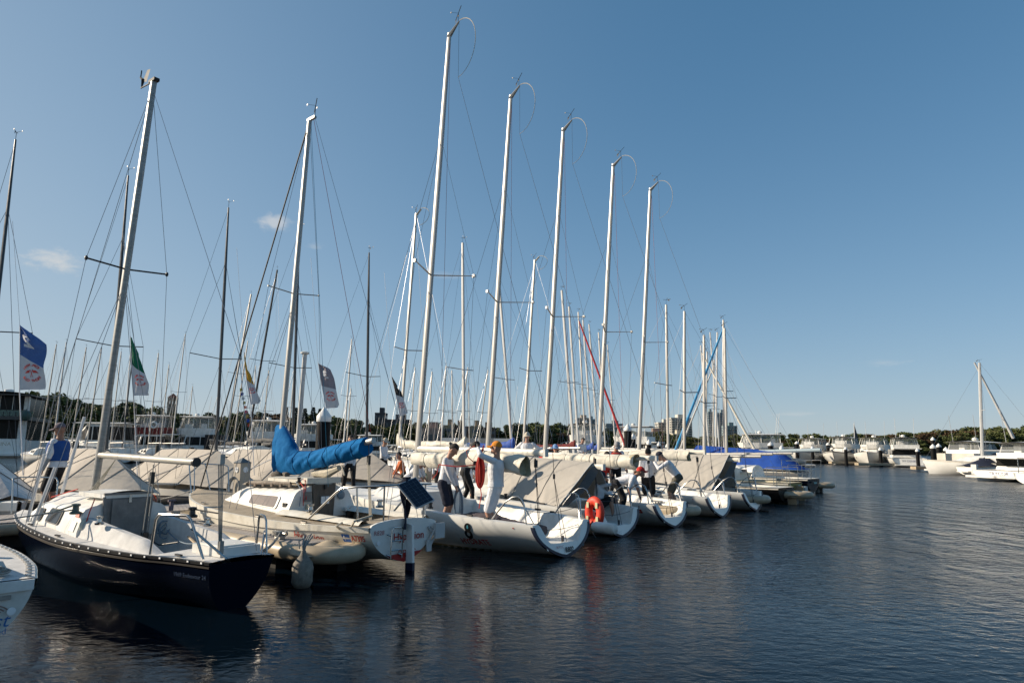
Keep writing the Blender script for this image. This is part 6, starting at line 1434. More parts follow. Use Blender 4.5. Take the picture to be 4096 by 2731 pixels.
for y_ in (-3.2, 2.0):
    mb = MB(); mb.ell((-2.0, y_, 4.9), (.52, .52, .62), 14, 10); mb.tube([(-2.0, y_, 5.4), (-1.9, y_, 5.7)], .05, 5); obj('ball_fender', mb, mat('green_fender', (.035, .075, .065), .6), t)
# sailing dinghy between cruisers
t = thing('sailing_cat', 'small boat with a tall dark grey battened sail between two white cruisers', 'sailboat', (gpos(3418, 118), 118, 0), rad(100)); t.scale = (.7, .42, .61)
mb = MB(); mb.tube([(0, 0, .3), (.0, -.35, 11.0)], [.10, .06], 8); obj('mast', mb, aluw, t)
mb = MB(); mb.grid(lambda u, v: Vector((.1, -.36 * v - (2.2 * (1 - v ** 1.8) * .95 + .55 * v * (1 - v) * 1.2 + (.45 if v > .93 else .9) * (1 - v) ** .3 * .5) * u, 1.1 + 9.7 * v + .25 * math.sin(PI * u))), 8, 24); obj('sail', mb, mat('dark_sail', (.055, .06, .068), .6, var=.4, vs_=2), t)
mb = MB(); [mb.tube([(3, y_, .4), (2, y_, .25), (-2.6, y_, .3)], [.05, .25, .2], 8) for y_ in (-1.2, 1.2)]; mb.box((0, 0, .5), (2, 2.4, .05)); obj('hull', mb, gel, t)
t = thing('inflatable_tender', 'dark inflatable boat lying behind the piles on the right', 'dinghy', (gpos(3760, 90), 90, 0), rad(100)); mb = MB(); mb.tube([(-2, 1, .5), (1.5, 1, .5), (2.6, .5, .6), (2.8, 0, .62), (2.6, -.5, .6), (1.5, -1, .5), (-2, -1, .5)], .35, 10); obj('tube', mb, navycan, t); mb = MB(); mb.box((0, 0, 1.2), (1.2, 1.0, 1.2)); obj('console', mb, blackcan, t)
for (px, Y, w_) in ((3395, 97, 5.5), (3715, 70, 3.5), (3500, 88, 5.)):
    mb = MB(); mb.box((0, 0, .32), (w_, 1.0, .3)); o = obj('floating_dock', mb, pont, None, False); o.location = (gpos(px, Y), Y, 0); tag(o, 'low beige dock float at the foot of the cruiser piles', 'pontoon', 'dock floats by the cruisers')

# ------------------------------------------------------------------ far shore, trees, buildings
def shoreY(px): return float(np.interp(px, [-900, 0, 700, 1100, 1500, 2200, 2900, 3600, 4200, 5000], [150, 165, 190, 215, 280, 340, 380, 400, 400, 400]))
def topY(px): return float(np.interp(px, [-900, 0, 60, 160, 250, 350, 440, 520, 600, 660, 760, 900, 1000, 1100, 1340, 1450, 1520, 1600, 1750, 1900, 2050, 2150, 2300, 2420, 2600, 2750, 2950, 3100, 3300, 3500, 3700, 3900, 4060, 5000],
                                             [1565, 1570, 1565, 1575, 1605, 1612, 1640, 1607, 1632, 1648, 1632, 1650, 1632, 1660, 1665, 1685, 1692, 1695, 1694, 1702, 1690, 1696, 1700, 1715, 1722, 1745, 1735, 1735, 1740, 1736, 1722, 1712, 1704, 1704]))
mb = MB(); vs = []; N = 90
hill = lambda px: (1788 + .012 * (px - 2048) - topY(px)) / 2730.7 * (shoreY(px) + 45) * .60
for i in range(N + 1):
    px = -800 + 5700 * i / N; y = shoreY(px)
    for k, (dy, z) in enumerate(((0, -.3), (1.5, .5), (12, 1.2), (45, hill(px)), (500, hill(px) + 1))): vs.append((gpos(px, y + dy), y + dy, z))
mb.add(vs, [(i * 5 + k, (i + 1) * 5 + k, (i + 1) * 5 + k + 1, i * 5 + k + 1) for i in range(N) for k in range(4)])
struct('far_shore', mb, mat('shore_grass', (.055, .06, .025), .95, var=.4, vs_=.08))
def crown_mesh(seed, w, h, n=1500, leaf=.55, kind='round'):
    r = random.Random(seed); vs = []; fs = []
    blobs = []
    if kind == 'pine':
        for k in range(16):
            z = .12 + .86 * k / 16; rr = .48 * (1 - z) ** .8 + .02
            for j in range(6): a = 2 * PI * j / 6 + k; blobs.append((rr * .75 * math.cos(a), rr * .75 * math.sin(a), z, .16 * (1 - z) + .03, .02))
    else:
        for k in range(17):
            a = r.uniform(0, 6.28); rr = r.uniform(.05, .40); z = r.uniform(.30, .86); q = math.sqrt(max(0, 1 - ((z - .5) / .48) ** 2)); blobs.append((rr * q * math.cos(a) * 1.15, rr * q * math.sin(a), z, r.uniform(.10, .20), r.uniform(.07, .13)))
    for i in range(n):
        b = r.choice(blobs); a = r.uniform(0, 6.28); c = r.uniform(-1, 1); s_ = math.sqrt(1 - c * c); q = r.uniform(.55, 1.05)
        p = Vector(((b[0] + b[3] * q * s_ * math.cos(a)) * w, (b[1] + b[3] * q * s_ * math.sin(a)) * w, (b[2] + b[4] * q * c) * h))
        e1 = Vector((r.gauss(0, 1), r.gauss(0, 1), r.gauss(0, .6))).normalized() * leaf * r.uniform(.5, 1.2); e2 = Vector((r.gauss(0, 1), r.gauss(0, 1), r.gauss(0, 1))).cross(e1).normalized() * leaf * r.uniform(.3, .8)
        o = len(vs); vs += [p - e1, p + e2 * .7, p + e1, p - e2]; fs.append((o, o + 1, o + 2, o + 3))
    mb = MB(); mb.v = [tuple(v) for v in vs]; mb.f = fs
    return mb
def trunk_mesh(seed, w, h):
    r = random.Random(seed); mb = MB(); mb.tube([(0, 0, -.5), (.1, 0, h * .3), (0, .1, h * .6), (0, 0, h * .8)], [.35, .28, .18, .08], 7)
    for k in range(5): a = r.uniform(0, 6.28); z = h * r.uniform(.25, .5); mb.tube([(0, 0, z), (.22 * w * math.cos(a), .22 * w * math.sin(a), z + h * .22)], [.16, .06], 5)
    return mb
TV = []
for k in range(12):
    m_ = [leafs[0], leafs[1], leafs[2], leafs[0], leafs[3], leafs[1], leafs[2], leafs[4], leafs[0], leafs[2], leafs[1], leafs[0]][k]
    TV.append((mesh('crown', crown_mesh(k, 12.5, 12, 2600 if k < 8 else 2000, .62), m_, False), mesh('trunk', trunk_mesh(k, 11, 12), bark)))
CV = (mesh('crown', crown_mesh(99, 8, 18, 2400, .55, 'pine'), leafs[5], False), mesh('trunk', trunk_mesh(99, 4, 18), bark))
BU = [mesh('foliage', crown_mesh(200 + k, 12, 4.6, 1100, .5), leafs[k], False) for k in (0, 1, 2, 4)]
KIND = {0: 'green gum tree', 1: 'yellow-green gum tree', 2: 'dark grey-green gum tree', 3: 'green gum tree', 4: 'russet-leaved gum tree', 5: 'yellow-green gum tree', 6: 'dark grey-green gum tree', 7: 'bright olive tree', 8: 'green gum tree', 9: 'dark grey-green gum tree', 10: 'yellow-green gum tree', 11: 'green gum tree'}
def tree(px, dY, v, hs, ws=1., label=None, group=None, var=None):
    Y = shoreY(px) + dY; x = gpos(px, Y)
    cm, tm = var or TV[v]; t = thing('gum_tree' if not var else 'norfolk_pine', label or (KIND[v] + ' in the band of trees along the far shore'), 'tree', (x, Y, 1.4), rnd.uniform(0, 6.28), group or 'far shore trees, %s' % KIND[v])
    t.scale = (ws, ws, hs); obj('crown', cm, None, t); obj('trunk', tm, None, t); return t
rnd = random.Random(17)
px = -180.
while px < 4300:
    Y = shoreY(px); step = 6.0 / Y * 2730.7
    for row, dY in enumerate((10, 30, 19)):
        p = px + rnd.uniform(-.3, .3) * step + row * step * .37; Yt = shoreY(p) + dY
        htop = (1788 + .012 * (p - 2048) - topY(p)) / 2730.7 * Yt + 1.9 - 1.4
        hh = htop * (rnd.uniform(.92, 1.08), rnd.uniform(.6, .82), rnd.uniform(.76, .96))[(1, 0, 2)[row]]; v = rnd.choices(range(12), [3, 2, 3, 3, 2.2 if p > 3000 else .5, 2, 3, .8 if 1500 < p < 2300 else .3, 3, 3, 2, 3])[0]
        tree(p, dY, v, hh / 11.6, max(.85, min(1.25, hh / 11.)) * rnd.uniform(.85, 1.1))
    px += step
for p in (1135, 1175, 1212, 1245, 1272): tree(p, 12, 0, (1788 - 11 - rnd.uniform(1622, 1632)) / 2730.7 * (shoreY(p) + 12) / 18. * 1.04 + .02, .62, 'tall dark Norfolk pine in the group behind the black pile', 'norfolk pines on the far shore', CV)
for p, dy in ((1660, 1690), (1700, 1700), (1750, 1692), (1800, 1705), (2100, 1668)):
    tree(p, 14, 2, (1785 - 1688) / 2730.7 * (shoreY(p) + 14) / 12. * 1.15, .5, 'thin dark gum standing above the far tree line', 'thin gums above the tree line')
px = -150.
k = 0
while px < 4250:
    Y = shoreY(px) + 5; o = obj('shore_bush', BU[k % 4], None); o.location = (gpos(px, Y), Y, .2); o.rotation_euler = (0, 0, rnd.uniform(0, 6)); s_ = rnd.uniform(.8, 1.2); o.scale = (s_, s_, s_ * rnd.uniform(.8, 1.2))
    tag(o, 'low bushy shrub at the water edge below the far trees', 'shrub', 'shrubs along the far shore'); px += 8.5 / Y * 2730.7; k += 1
def tower(px, Y, w, d, h, m, label, floors, bays, name='apartment_tower', rz=0., roofm=None, setb=True, z0=1.5, group=None):
    t = thing(name, label, 'building', (gpos(px, Y), Y, z0), rz, group)
    mb = MB(); mb.box((0, 0, h / 2), (w, d, h)); obj('wall', mb, m, t, False)
    fh = h / floors
    for k in range(floors):
        mb = MB()
        for j in range(bays):
            x_ = -w / 2 + w * (j + .5) / bays; mb.box((x_, -d / 2 - .05, fh * (k + .5)), (w / bays * .62, .2, fh * .5))
        for sd in (1, -1):
            for j in range(3): mb.box((sd * (w / 2 + .05), -d / 2 + d * (j + .5) / 3, fh * (k + .5)), (.2, d / 3 * .6, fh * .5))
        obj('window_row', mb, winb, t, False)
        if setb and k: mb = MB(); mb.box((0, -d / 2 - .7, fh * k), (w * .94, 1.3, .35)); obj('balcony_slab', mb, m, t, False)
    mb = MB(); mb.box((0, 0, h + .4), (w * 1.03, d * 1.03, .8)); mb.box((w * .08, 0, h + 2), (w * .4, d * .5, 3)); obj('roof', mb, roofm or m, t, False)
    return t
def bh(pxtop, Y): return 1.9 + (1790 - pxtop) / 2730.7 * Y
tower(2330, 620, 12, 14, bh(1676, 620) - 1.5, towert, 'tan apartment tower left of the red furled sail, flat top', 9, 4)
tower(2362, 640, 7, 14, bh(1680, 640) - 1.5, towerg, 'narrow glass apartment block right of the tan tower', 9, 2)
tower(2454, 600, 14.5, 14, bh(1697, 600) - 1.5, towerg, 'low blue-glass apartment block right of the red furled sail', 8, 9)
tower(2660, 560, 13, 14, bh(1690, 560) - 1.5, towerw, 'pale glass apartment tower left of the white stepped tower', 11, 5)
tower(2718, 540, 16, 18, bh(1672, 540) - 1.5, towerw, 'tall white apartment tower with banded balconies and sloped top', 13, 5)
tower(2710, 480, 8, 10, bh(1735, 480) - 1.5, mat('cream_render', (.52, .47, .36), .8), 'low cream balconied apartment block before the white tower', 5, 5)
tower(2842, 640, 5, 10, bh(1645, 640) - 1.5, towerg, 'dark slim tower between the clustered masts', 16, 3)
tower(2888, 640, 5, 10, bh(1648, 640) - 1.5, towerg, 'second slim tower behind the thickest clustered mast', 16, 3)
tower(2920, 560, 9, 12, bh(1700, 560) - 1.5, mat('green_glass_wall', (.16, .24, .25), .5), 'green-grey glass tower right of the clustered masts', 9, 4)
tower(2618, 500, 12.5, 12, bh(1728, 500) - 1.5, mat('salmon_brick', (.36, .24, .17), .8), 'salmon brick block left of the pale glass tower', 4, 6, name='apartment_block')
tower(1520, 352, 5, 8, bh(1668, 352) - 1.5, darkb, 'dark cubic office block above the trees right of the black pile', 6, 3, name='office_block', setb=False)
tower(1592, 350, 12, 10, bh(1694, 350) - 1.5, darkb, 'long low dark office building above the trees', 3, 6, name='office_block', setb=False)
tower(1795, 318, 5, 8, bh(1714, 318) - 1.5, sandb, 'sand-coloured blank-sided building left of the orange-capped man', 3, 1, name='riverside_house', setb=False)
tower(1838, 322, 8, 8, bh(1716, 316) - 1.5, brick, 'brown brick building right of the blank sand wall', 3, 3, name='riverside_house', setb=False)
tower(1902, 318, 5, 8, bh(1716, 314) - 1.5, sandb, 'second sand-coloured wall, behind the orange-capped man', 3, 1, name='riverside_house', setb=False)
tower(1948, 324, 8, 8, bh(1722, 320) - 1.5, brick, 'brown brick building beyond the orange-capped man, right of the sand wall', 3, 3, name='riverside_house', setb=False)
tower(1722, 300, 10, 7, bh(1727, 300) - 1.5, mat('pink_render', (.42, .27, .2), .8), 'low salmon house near the thin gums', 1, 3, name='riverside_house', setb=False)
# campanile
t = thing('bell_tower', 'brown brick bell tower with arched openings and a terracotta roof above the trees', 'tower', (gpos(675, 260), 260, 1.4), rad(20)); t.scale = (.45, .45, 1)
h = bh(1615, 260) - 1.4; mb = MB(); mb.box((0, 0, h * .44), (7.2, 7.2, h * .88)); mb.box((0, 0, h * .99), (7.4, 7.4, .7))
[mb.box((a * 3.2, b * 3.2, h * .93), (1.0, 1.0, h * .13)) for a in (-1, -.33, .33, 1) for b in (-1, 1)]; [mb.box((b * 3.2, a * 3.2, h * .93), (1.0, 1.0, h * .13)) for a in (-.33, .33) for b in (-1, 1)]
obj('wall', mb, mat('campanile_brick', (.26, .2, .15), .9, var=.2), t, False); mb = MB(); r_ = 4.1; mb.add([(-r_, -r_, h + .3), (r_, -r_, h + .3), (r_, r_, h + .3), (-r_, r_, h + .3), (0, 0, h + 2.1)], [(0, 1, 4), (1, 2, 4), (2, 3, 4), (3, 0, 4), (3, 2, 1, 0)]); obj('roof', mb, brickr, t, False)
for px, w_, zt in ((337, 5, 1660), (470, 10, 1680), (600, 7, 1682)):
    t = thing('riverside_house', {337: 'orange brick gable among the trees above the white hardtop cruiser', 470: 'terracotta roofed house left of the maroon-canvas cruiser', 600: 'terracotta roofed house behind the maroon-canvas cruiser'}[px], 'house', (gpos(px, 212), 212, 1.2)); h = bh(zt, 212) - 1.2 - 1
    mb = MB(); mb.box((0, 0, h / 2), (w_, 6, h)); obj('wall', mb, brickr, t, False); mb = MB(); mb.add([(-w_ / 2 - .4, -3.4, h), (w_ / 2 + .4, -3.4, h), (w_ / 2 + .4, 3.4, h), (-w_ / 2 - .4, 3.4, h), (-w_ / 4, 0, h + 1.8), (w_ / 4, 0, h + 1.8)], [(0, 1, 5, 4), (1, 2, 5), (2, 3, 4, 5), (3, 0, 4), (3, 2, 1, 0)]); obj('roof', mb, mat('tile_roof', (.26, .085, .045), .8, var=.3), t, False)
for px in (1838, 1905, 1990):
    t = thing('boat_shed', 'grey roofed boat shed on the far shore below the brick buildings', 'shed', (gpos(px, 250), 250, 0), 0, 'boat sheds on the far shore'); mb = MB(); mb.box((0, 0, 1.4), (12, 6, 2.8)); obj('wall', mb, gelgrey, t, False); mb = MB(); mb.add([(-6.3, -3.3, 2.8), (6.3, -3.3, 2.8), (6.3, 3.3, 2.8), (-6.3, 3.3, 2.8), (-6.3, 0, 5), (6.3, 0, 5)], [(0, 1, 5, 4), (1, 2, 5), (2, 3, 4, 5), (3, 0, 4), (3, 2, 1, 0)]); obj('roof', mb, roofg, t, False)
# ------------------------------------------------------------------ people
def remesh(name, mb, m, parent, vox=.014, it=4, label=None):
    me = bpy.data.meshes.new(name); me.from_pydata(mb.v, [], mb.f); me.update()
    o = bpy.data.objects.new('tmp', me); COL.objects.link(o)
    r = o.modifiers.new('r', 'REMESH'); r.mode = 'VOXEL'; r.voxel_size = vox; r.use_smooth_shade = True
    s = o.modifiers.new('s', 'SMOOTH'); s.iterations = it; s.factor = .5
    dg = bpy.context.evaluated_depsgraph_get(); m2 = bpy.data.meshes.new_from_object(o.evaluated_get(dg)); m2.name = name
    bpy.data.objects.remove(o); bpy.data.meshes.remove(me)
    m2.materials.clear(); m2.materials.append(m)
    o = bpy.data.objects.new(name, m2); COL.objects.link(o); o.parent = parent
    if label: o['label'] = label
    return o
def ik(a, b, l1, l2, hint):
    a, b = Vector(a), Vector(b); d = b - a; L = min(d.length, (l1 + l2) * .995); d = d.normalized()
    b = a + d * L; x = (l1 * l1 - l2 * l2 + L * L) / (2 * L); h = math.sqrt(max(0, l1 * l1 - x * x))
    hv = Vector(hint); hv = (hv - d * hv.dot(d)); hv = hv.normalized() if hv.length > 1e-4 else Vector((0, 0, 1))
    return a + d * x + hv * h, b
def loft(mb, secs, n=16):       # secs: (centre, half width vec, half depth vec)
    vs = []
    for c, a, b in secs:
        for k in range(n): t = 2 * PI * k / n; vs.append(Vector(c) + Vector(a) * math.cos(t) + Vector(b) * math.sin(t))
    m = len(secs); mb.add(vs, [(i * n + k, i * n + (k + 1) % n, (i + 1) * n + (k + 1) % n, (i + 1) * n + k) for i in range(m - 1) for k in range(n)] + [tuple(range(n - 1, -1, -1)), tuple(range((m - 1) * n, m * n))])
def person(label, px, Y, z, rz, H=1.76, pelvis=None, lean=0., side=0., hands=((.12, .26, .80), (.12, -.26, .80)), feet=((0, .11), (0, -.11)), ehint=((-1, .5, -.2), (-1, -.5, -.2)),
           neckp=0., nod=0., turn=0., top=cwhite, sleeve=2, pants=None, plen=1, shoes=True, hat=None, hatc=cwhite, hair=hairm, vest=None, glove=None, sk=skin, under=None, cat='person', vox=.015, khint=(1, 0, 0), X=None, glasses=False, footz=(0, 0), chest=1., group=None):
    """+X is the way the person faces, +Y their left; pelvis = (x, z) of the hip centre, hands and feet are targets in metres"""
    t = thing('person', label, cat, (gpos(px, Y) if X is None else X, Y, z), rz, group)
    k = H / 1.76; hz = .93 * k; P = Vector((pelvis[0], 0, pelvis[1])) if pelvis else Vector((0, 0, hz))
    cl, sl_ = math.cos(lean), math.sin(lean); up = Vector((sl_, math.sin(side), cl)).normalized(); fw = Vector((cl, 0, -sl_)); lf = Vector((0, 1, -math.sin(side))).normalized()
    ch = P + up * .40 * k; sh = P + up * .50 * k; nk = sh + up * .05 * k
    hd_up = Vector((math.sin(lean + neckp), 0, math.cos(lean + neckp))); hc = nk + hd_up * .165 * k + fw * .02
    Rh = Matrix.Rotation(turn, 3, 'Z') @ Matrix.Rotation(lean * .5 + neckp + nod, 3, 'Y')
    hips = [P + lf * .095 * k * s2 - up * .02 for s2 in (1, -1)]; shd = [sh + lf * .175 * k * s2 - up * .03 for s2 in (1, -1)]
    body = MB()
    def torso(mb, g, lo=-.08, hi=.52):
        S = [(-.10, .155, .105), (0, .165, .115), (.12, .145, .105), (.24, .155, .11), (.36, .175, .115), (.44, .175, .10), (.50, .13, .08), (.545, .07, .06)]
        S = [q for q in S if lo <= q[0] <= hi]
        loft(mb, [(P + up * q * k + fw * (.01 if q > .2 else 0), lf * (w_ + g) * k * chest, fw * (d_ + g) * k * chest) for q, w_, d_ in S], 18)
    torso(body, -.008, hi=.56); body.cap(sh - up * .02, nk + hd_up * .08 * k, .062 * k, .055 * k)
    body.ell(hc, (.092 * k, .074 * k, .115 * k), 18, 14, Rh); body.ell(hc + Rh @ Vector((.018, 0, -.06)), (.070, .058, .062), 14, 10, Rh)
    body.cap(hc + Rh @ Vector((.088, 0, .008)), hc + Rh @ Vector((.110, 0, -.022)), .010, .015, 8); body.ell(hc + Rh @ Vector((.082, 0, -.058)), (.018, .026, .010), 10, 6, Rh); body.ell(hc + Rh @ Vector((.076, 0, -.095)), (.022, .024, .02), 10, 6, Rh)
    body.cap(hc + Rh @ Vector((.080, .035, .032)), hc + Rh @ Vector((.080, -.035, .032)), .011, .011, 8)
    for s2 in (1, -1): body.ell(hc + Rh @ Vector((-.008, .076 * s2, -.008)), (.022, .010, .032), 8, 6, Rh)
    shirt = MB(); pan = MB(); vst = MB(); und = MB(); foot = MB(); gl = MB()
    torso(shirt, .014, -.02 if pants is not None else -.1); 
    for i, s2 in enumerate((1, -1)):
        e, h = ik(shd[i], Vector(hands[i]), .29 * k, .26 * k, ehint[i])
        body.cap(shd[i], e, .046 * k, .038 * k); body.cap(e, h, .038 * k, .026 * k)
        d = (h - e).normalized(); sd = d.cross(fw).normalized() if abs(d.dot(fw)) < .95 else lf; sd2 = d.cross(sd).normalized()
        hm = gl if glove else body; rr = .004 if glove else 0
        pal = h + d * .045; hm.ell(pal, (.045 + rr, .040 + rr, .018 + rr), 10, 8, Matrix((d, sd, sd2)).transposed()); hm.cap(h - d * .02, h + d * .02, .026 + rr, .026 + rr)
        for f_ in range(4):
            b0 = h + d * .075 + sd * (.027 - .018 * f_); ln_ = (.030, .036, .034, .026)[f_]; curl = -sd2 if (sd2.dot(Vector((0, 0, 1))) > 0) else sd2
            m1 = b0 + d * ln_ + curl * .012; m2_ = m1 + d * ln_ * .4 + curl * ln_ * .75; hm.cap(b0, m1, .0095 + rr, .009 + rr, 6); hm.cap(m1, m2_, .009 + rr, .0075 + rr, 6)
        tb = h + d * .02 + sd * .032; hm.cap(tb, tb + d * .035 + sd * .022, .011 + rr, .010 + rr, 6); hm.cap(tb + d * .035 + sd * .022, tb + d * .06 + sd * .02, .010 + rr, .008 + rr, 6)
        if sleeve: shirt.cap(shd[i] + up * .0, e, .066 * k, .052 * k)
        if sleeve == 2: shirt.cap(e, e.lerp(h, .93), .052 * k, .038 * k)
        if sleeve == 1: shirt.cap(shd[i], shd[i].lerp(e, .75), .070 * k, .066 * k)
        if under: und.cap(shd[i], e, .056, .047); und.cap(e, e.lerp(h, .93), .047, .036)
        fz = footz[i]; fp = Vector((feet[i][0], feet[i][1], .085 + fz)); kn, an = ik(hips[i], fp, .44 * k, .42 * k, khint)
        body.cap(hips[i], kn, .082 * k, .056 * k); body.cap(kn, kn.lerp(an, .4) - Vector((.012, 0, 0)), .054 * k, .055 * k); body.cap(kn.lerp(an, .35), an, .053 * k, .034 * k)
        ft = an + Vector((.13, .02 * s2, -.045)); foot.cap(an + Vector((-.04, 0, -.05)), ft, .036, .038, 10); foot.cap(an, an + Vector((.02, 0, -.04)), .044, .042, 10)
        if not shoes: pass
        if pants is not None:
            pan.cap(hips[i] + up * .02, hips[i].lerp(kn, .85 if plen == 1 else 1), .106 * k, (.094 if plen == 1 else .07) * k)
            if plen == 2: pan.cap(kn, an + Vector((0, 0, .02)), .07 * k, .052 * k)
    if pants is not None: loft(pan, [(P - up * .12 * k, lf * .14 * k, fw * .10 * k), (P - up * .04, lf * .178 * k, fw * .128 * k), (P + up * .06, lf * .168 * k, fw * .122 * k), (P + up * .10 * k, lf * .158 * k, fw * .115 * k)])
    b_ = remesh('body', body, sk, t, vox=min(vox, .012), it=3)
    if under: remesh('under_shirt', und, under, t, vox)
    s_o = remesh('shirt', shirt, top, t, vox)
    if pants is not None: remesh('trousers' if plen == 2 else 'shorts', pan, pants, t, vox)
    if shoes: remesh('shoes', foot, black if shoes is True else shoes, t, vox)
    if glove: remesh('gloves', gl, glove, t, .010)
    if vest: torso(vst, .034, .06, .52); remesh('life_vest', vst, vest, t, vox)
    Mh = lambda p: hc + Rh @ Vector(p)
    mb = MB(); [mb.ell(Mh((.084, .030 * s2, .006)), (.010, .012, .008), 8, 6, Rh) for s2 in (1, -1)]; obj('eyes', mb, black, b_)
    if glasses: mb = MB(); [mb.ell(Mh((.092, .033 * s2, .006)), (.010, .030, .019), 10, 6, Rh) for s2 in (1, -1)]; [mb.tube([Mh((.09, .06 * s2, .01)), Mh((0, .083 * s2, .012))], .004, 4) for s2 in (1, -1)]; obj('sunglasses', mb, black, b_)
    if hair is not None:
        mb = MB(); n_, m_ = 20, 10
        def hr(u, v):
            a = 2 * PI * u; ph = v * (1.95 if abs(a - PI) < 1.5 else 1.15) * (1 if hair is not hairb else 1.1)
            return Mh((-.006 + .102 * math.sin(ph) * math.cos(a) - .004, .084 * math.sin(ph) * math.sin(a), .012 + .122 * math.cos(ph)))
        mb.grid(hr, n_, m_); obj('hair', mb, hair, b_)
        if hair is hairb: mb = MB(); mb.tube([Mh((-.08, 0, .03)), Mh((-.15, .02, .0)), Mh((-.16, .03, -.10))], [.03, .04, .015], 8); obj('ponytail', mb, hair, b_)
    if hat in ('cap', 'bucket', 'wide'):
        mb = MB(); mb.grid(lambda u, v: Mh((-.004 + .106 * math.sin(v * PI / 2) * math.cos(2 * PI * u), .088 * math.sin(v * PI / 2) * math.sin(2 * PI * u), .030 + .105 * math.cos(v * PI / 2) * (1 if hat == 'cap' else 1.0))), 20, 8)
        if hat == 'cap': mb.grid(lambda u, v: Mh((.075 + .115 * v * math.cos((u - .5) * 2.0), .078 * math.sin((u - .5) * 2.6) * (1 + .1 * v), .036 - .02 * v - .03 * (2 * u - 1) ** 2)), 10, 4); mb.grid(lambda u, v: Mh((.075 + .115 * v * math.cos((.5 - u) * 2.0), .078 * math.sin((.5 - u) * 2.6) * (1 + .1 * v), .030 - .02 * v - .03 * (2 * u - 1) ** 2)), 10, 4)
        else:
            bw = .055 if hat == 'bucket' else .09; dr = .045 if hat == 'bucket' else .015
            mb.grid(lambda u, v: Mh(((.104 + bw * v) * math.cos(2 * PI * u), (.087 + bw * v) * math.sin(2 * PI * u), .034 - dr * v + .012 * math.sin(4 * PI * u) * v)), 24, 4)
        obj('hat' if hat != 'cap' else 'cap', mb, hatc, b_)
    if hat == 'visor': mb = MB(); mb.grid(lambda u, v: Mh((.075 + .115 * v * math.cos((u - .5) * 2.0), .08 * math.sin((u - .5) * 2.6), .040 - .02 * v)), 10, 4); mb.tube([Mh((.096 * math.cos(a), .084 * math.sin(a), .04)) for a in [2 * PI * q / 16 for q in range(17)]], .014, 5); obj('visor', mb, hatc, b_)
    return t, (lambda p: Matrix.Translation(t.location) @ Matrix.Rotation(rz, 4, 'Z') @ Vector(p))
# the man on the walkway at the left
person('man in a plum cap, blue life vest and black shorts on the walkway', 236, 13.5, .46, rad(183), H=1.80, hands=((.10, .30, .86), (.16, -.26, .80)), top=cwhite, sleeve=1, under=cgreyl, pants=cblack, hat='cap', hatc=cplum, hair=None, vest=cblue, sk=skind, glasses=True, nod=.12, vox=.014, chest=1.22)
# Hydrate's crew
mp, W1 = person('balding man in a white shirt and navy shorts, head bowed over a blue rope coil', 1780, 14.0, .26, rad(-12), H=1.72, lean=.16, neckp=.35, nod=.35, hands=((.26, .10, .86), (.27, -.08, .84)), ehint=((-.6, .6, -.8), (-.6, -.6, -.8)), pants=cnavy, sleeve=2, hair=hairm, shoes=None, vox=.013)
mb = MB(); rn = random.Random(4)
for q in range(6):
    a = Vector(mp.matrix_world @ Vector((0, 0, 0))); base = W1((.30, .02 + .02 * q - .05, .84)); w_ = .05 + .01 * q
    mb.tube([base + Vector((w_ * math.sin(t_) * (1 + .2 * math.sin(q)), .02 * math.cos(t_ + q), -.30 + .33 * math.cos(t_) - .02 * q)) for t_ in [2 * PI * j / 18 for j in range(19)]], .009, 5)
tag(obj('rope_coil', mb, ropeb), 'blue-grey rope coil held by the man with bowed head', 'rope')
mo, W2 = person('man in an orange cap and white clothes with both arms raised, holding red rope', 1985, 13.0, .22, rad(168), H=1.78, lean=-.03, nod=-.12, hands=((.34, .06, 1.66), (.36, -.16, 1.36)), ehint=((.2, .9, -.2), (.1, -1, -.4)), pants=cwhite, sleeve=2, hat='cap', hatc=corange, hair=None, glove=black, shoes=None, chest=1.2, vox=.013)
h1 = W2((.40, .06, 1.70)); h2 = W2((.44, -.16, 1.36)); mb = MB()
for q in range(9):
    w_ = .03 + .012 * q; mb.tube([h1 + Vector((.05 + .12 * (1 - math.cos(t_ / 2)) * .5 + w_ * math.sin(t_), -.02 * q * .3 + .02 * math.sin(q), -.34 + .35 * math.cos(t_) - .012 * q)) for t_ in [2 * PI * j / 20 for j in range(21)]], .0085, 5)
mb.tube([h1, h1 + Vector((-.16, 0, -.10)), h1 + Vector((-.12, 0, -.22)), h2], .009, 5)
mb.tube([h2 + Vector((0, 0, -.02)), h2 + Vector((-.35, 0, -.06)), h2 + Vector((-.72, .2, -.03)), h2 + Vector((-.76, .3, -.2)), h2 + Vector((-.85, .3, -.32))], .010, 5); mb.tube([h1 + Vector((.10, 0, -.68)), h1 + Vector((.14, 0, -.9)), h1 + Vector((.10, 0, -1.15))], .009, 5)
tag(obj('rope_coil', mb, roper), 'bright red rope coil hanging from the hands of the man in the orange cap', 'rope')
person('person in a navy top and dark leggings standing behind the rolled sail, head hidden', 1862, 16.6, .45, rad(10), H=1.62, lean=.3, neckp=.3, hands=((.3, .1, .9), (.3, -.1, .9)), top=cnavy, pants=cblack, plen=2, shoes=cgreyl, feet=((-.05, .14), (.18, -.12)))
person('man in a pale bucket hat and white long sleeves seen from behind', 2108, 21.5, .62, rad(80), H=1.74, hands=((.25, .2, 1.15), (.12, -.62, 1.30)), ehint=((-.3, 1, -.2), (-.5, -.3, -1)), pants=cwhite, hat='bucket', hatc=csand, hair=None, chest=1.1)
person('woman in a light blue bucket hat and red jacket seen from behind', 2222, 24.0, .40, rad(120), H=1.60, top=cred, pants=cblack, hat='bucket', hatc=clblue, hair=hairm, plen=2)
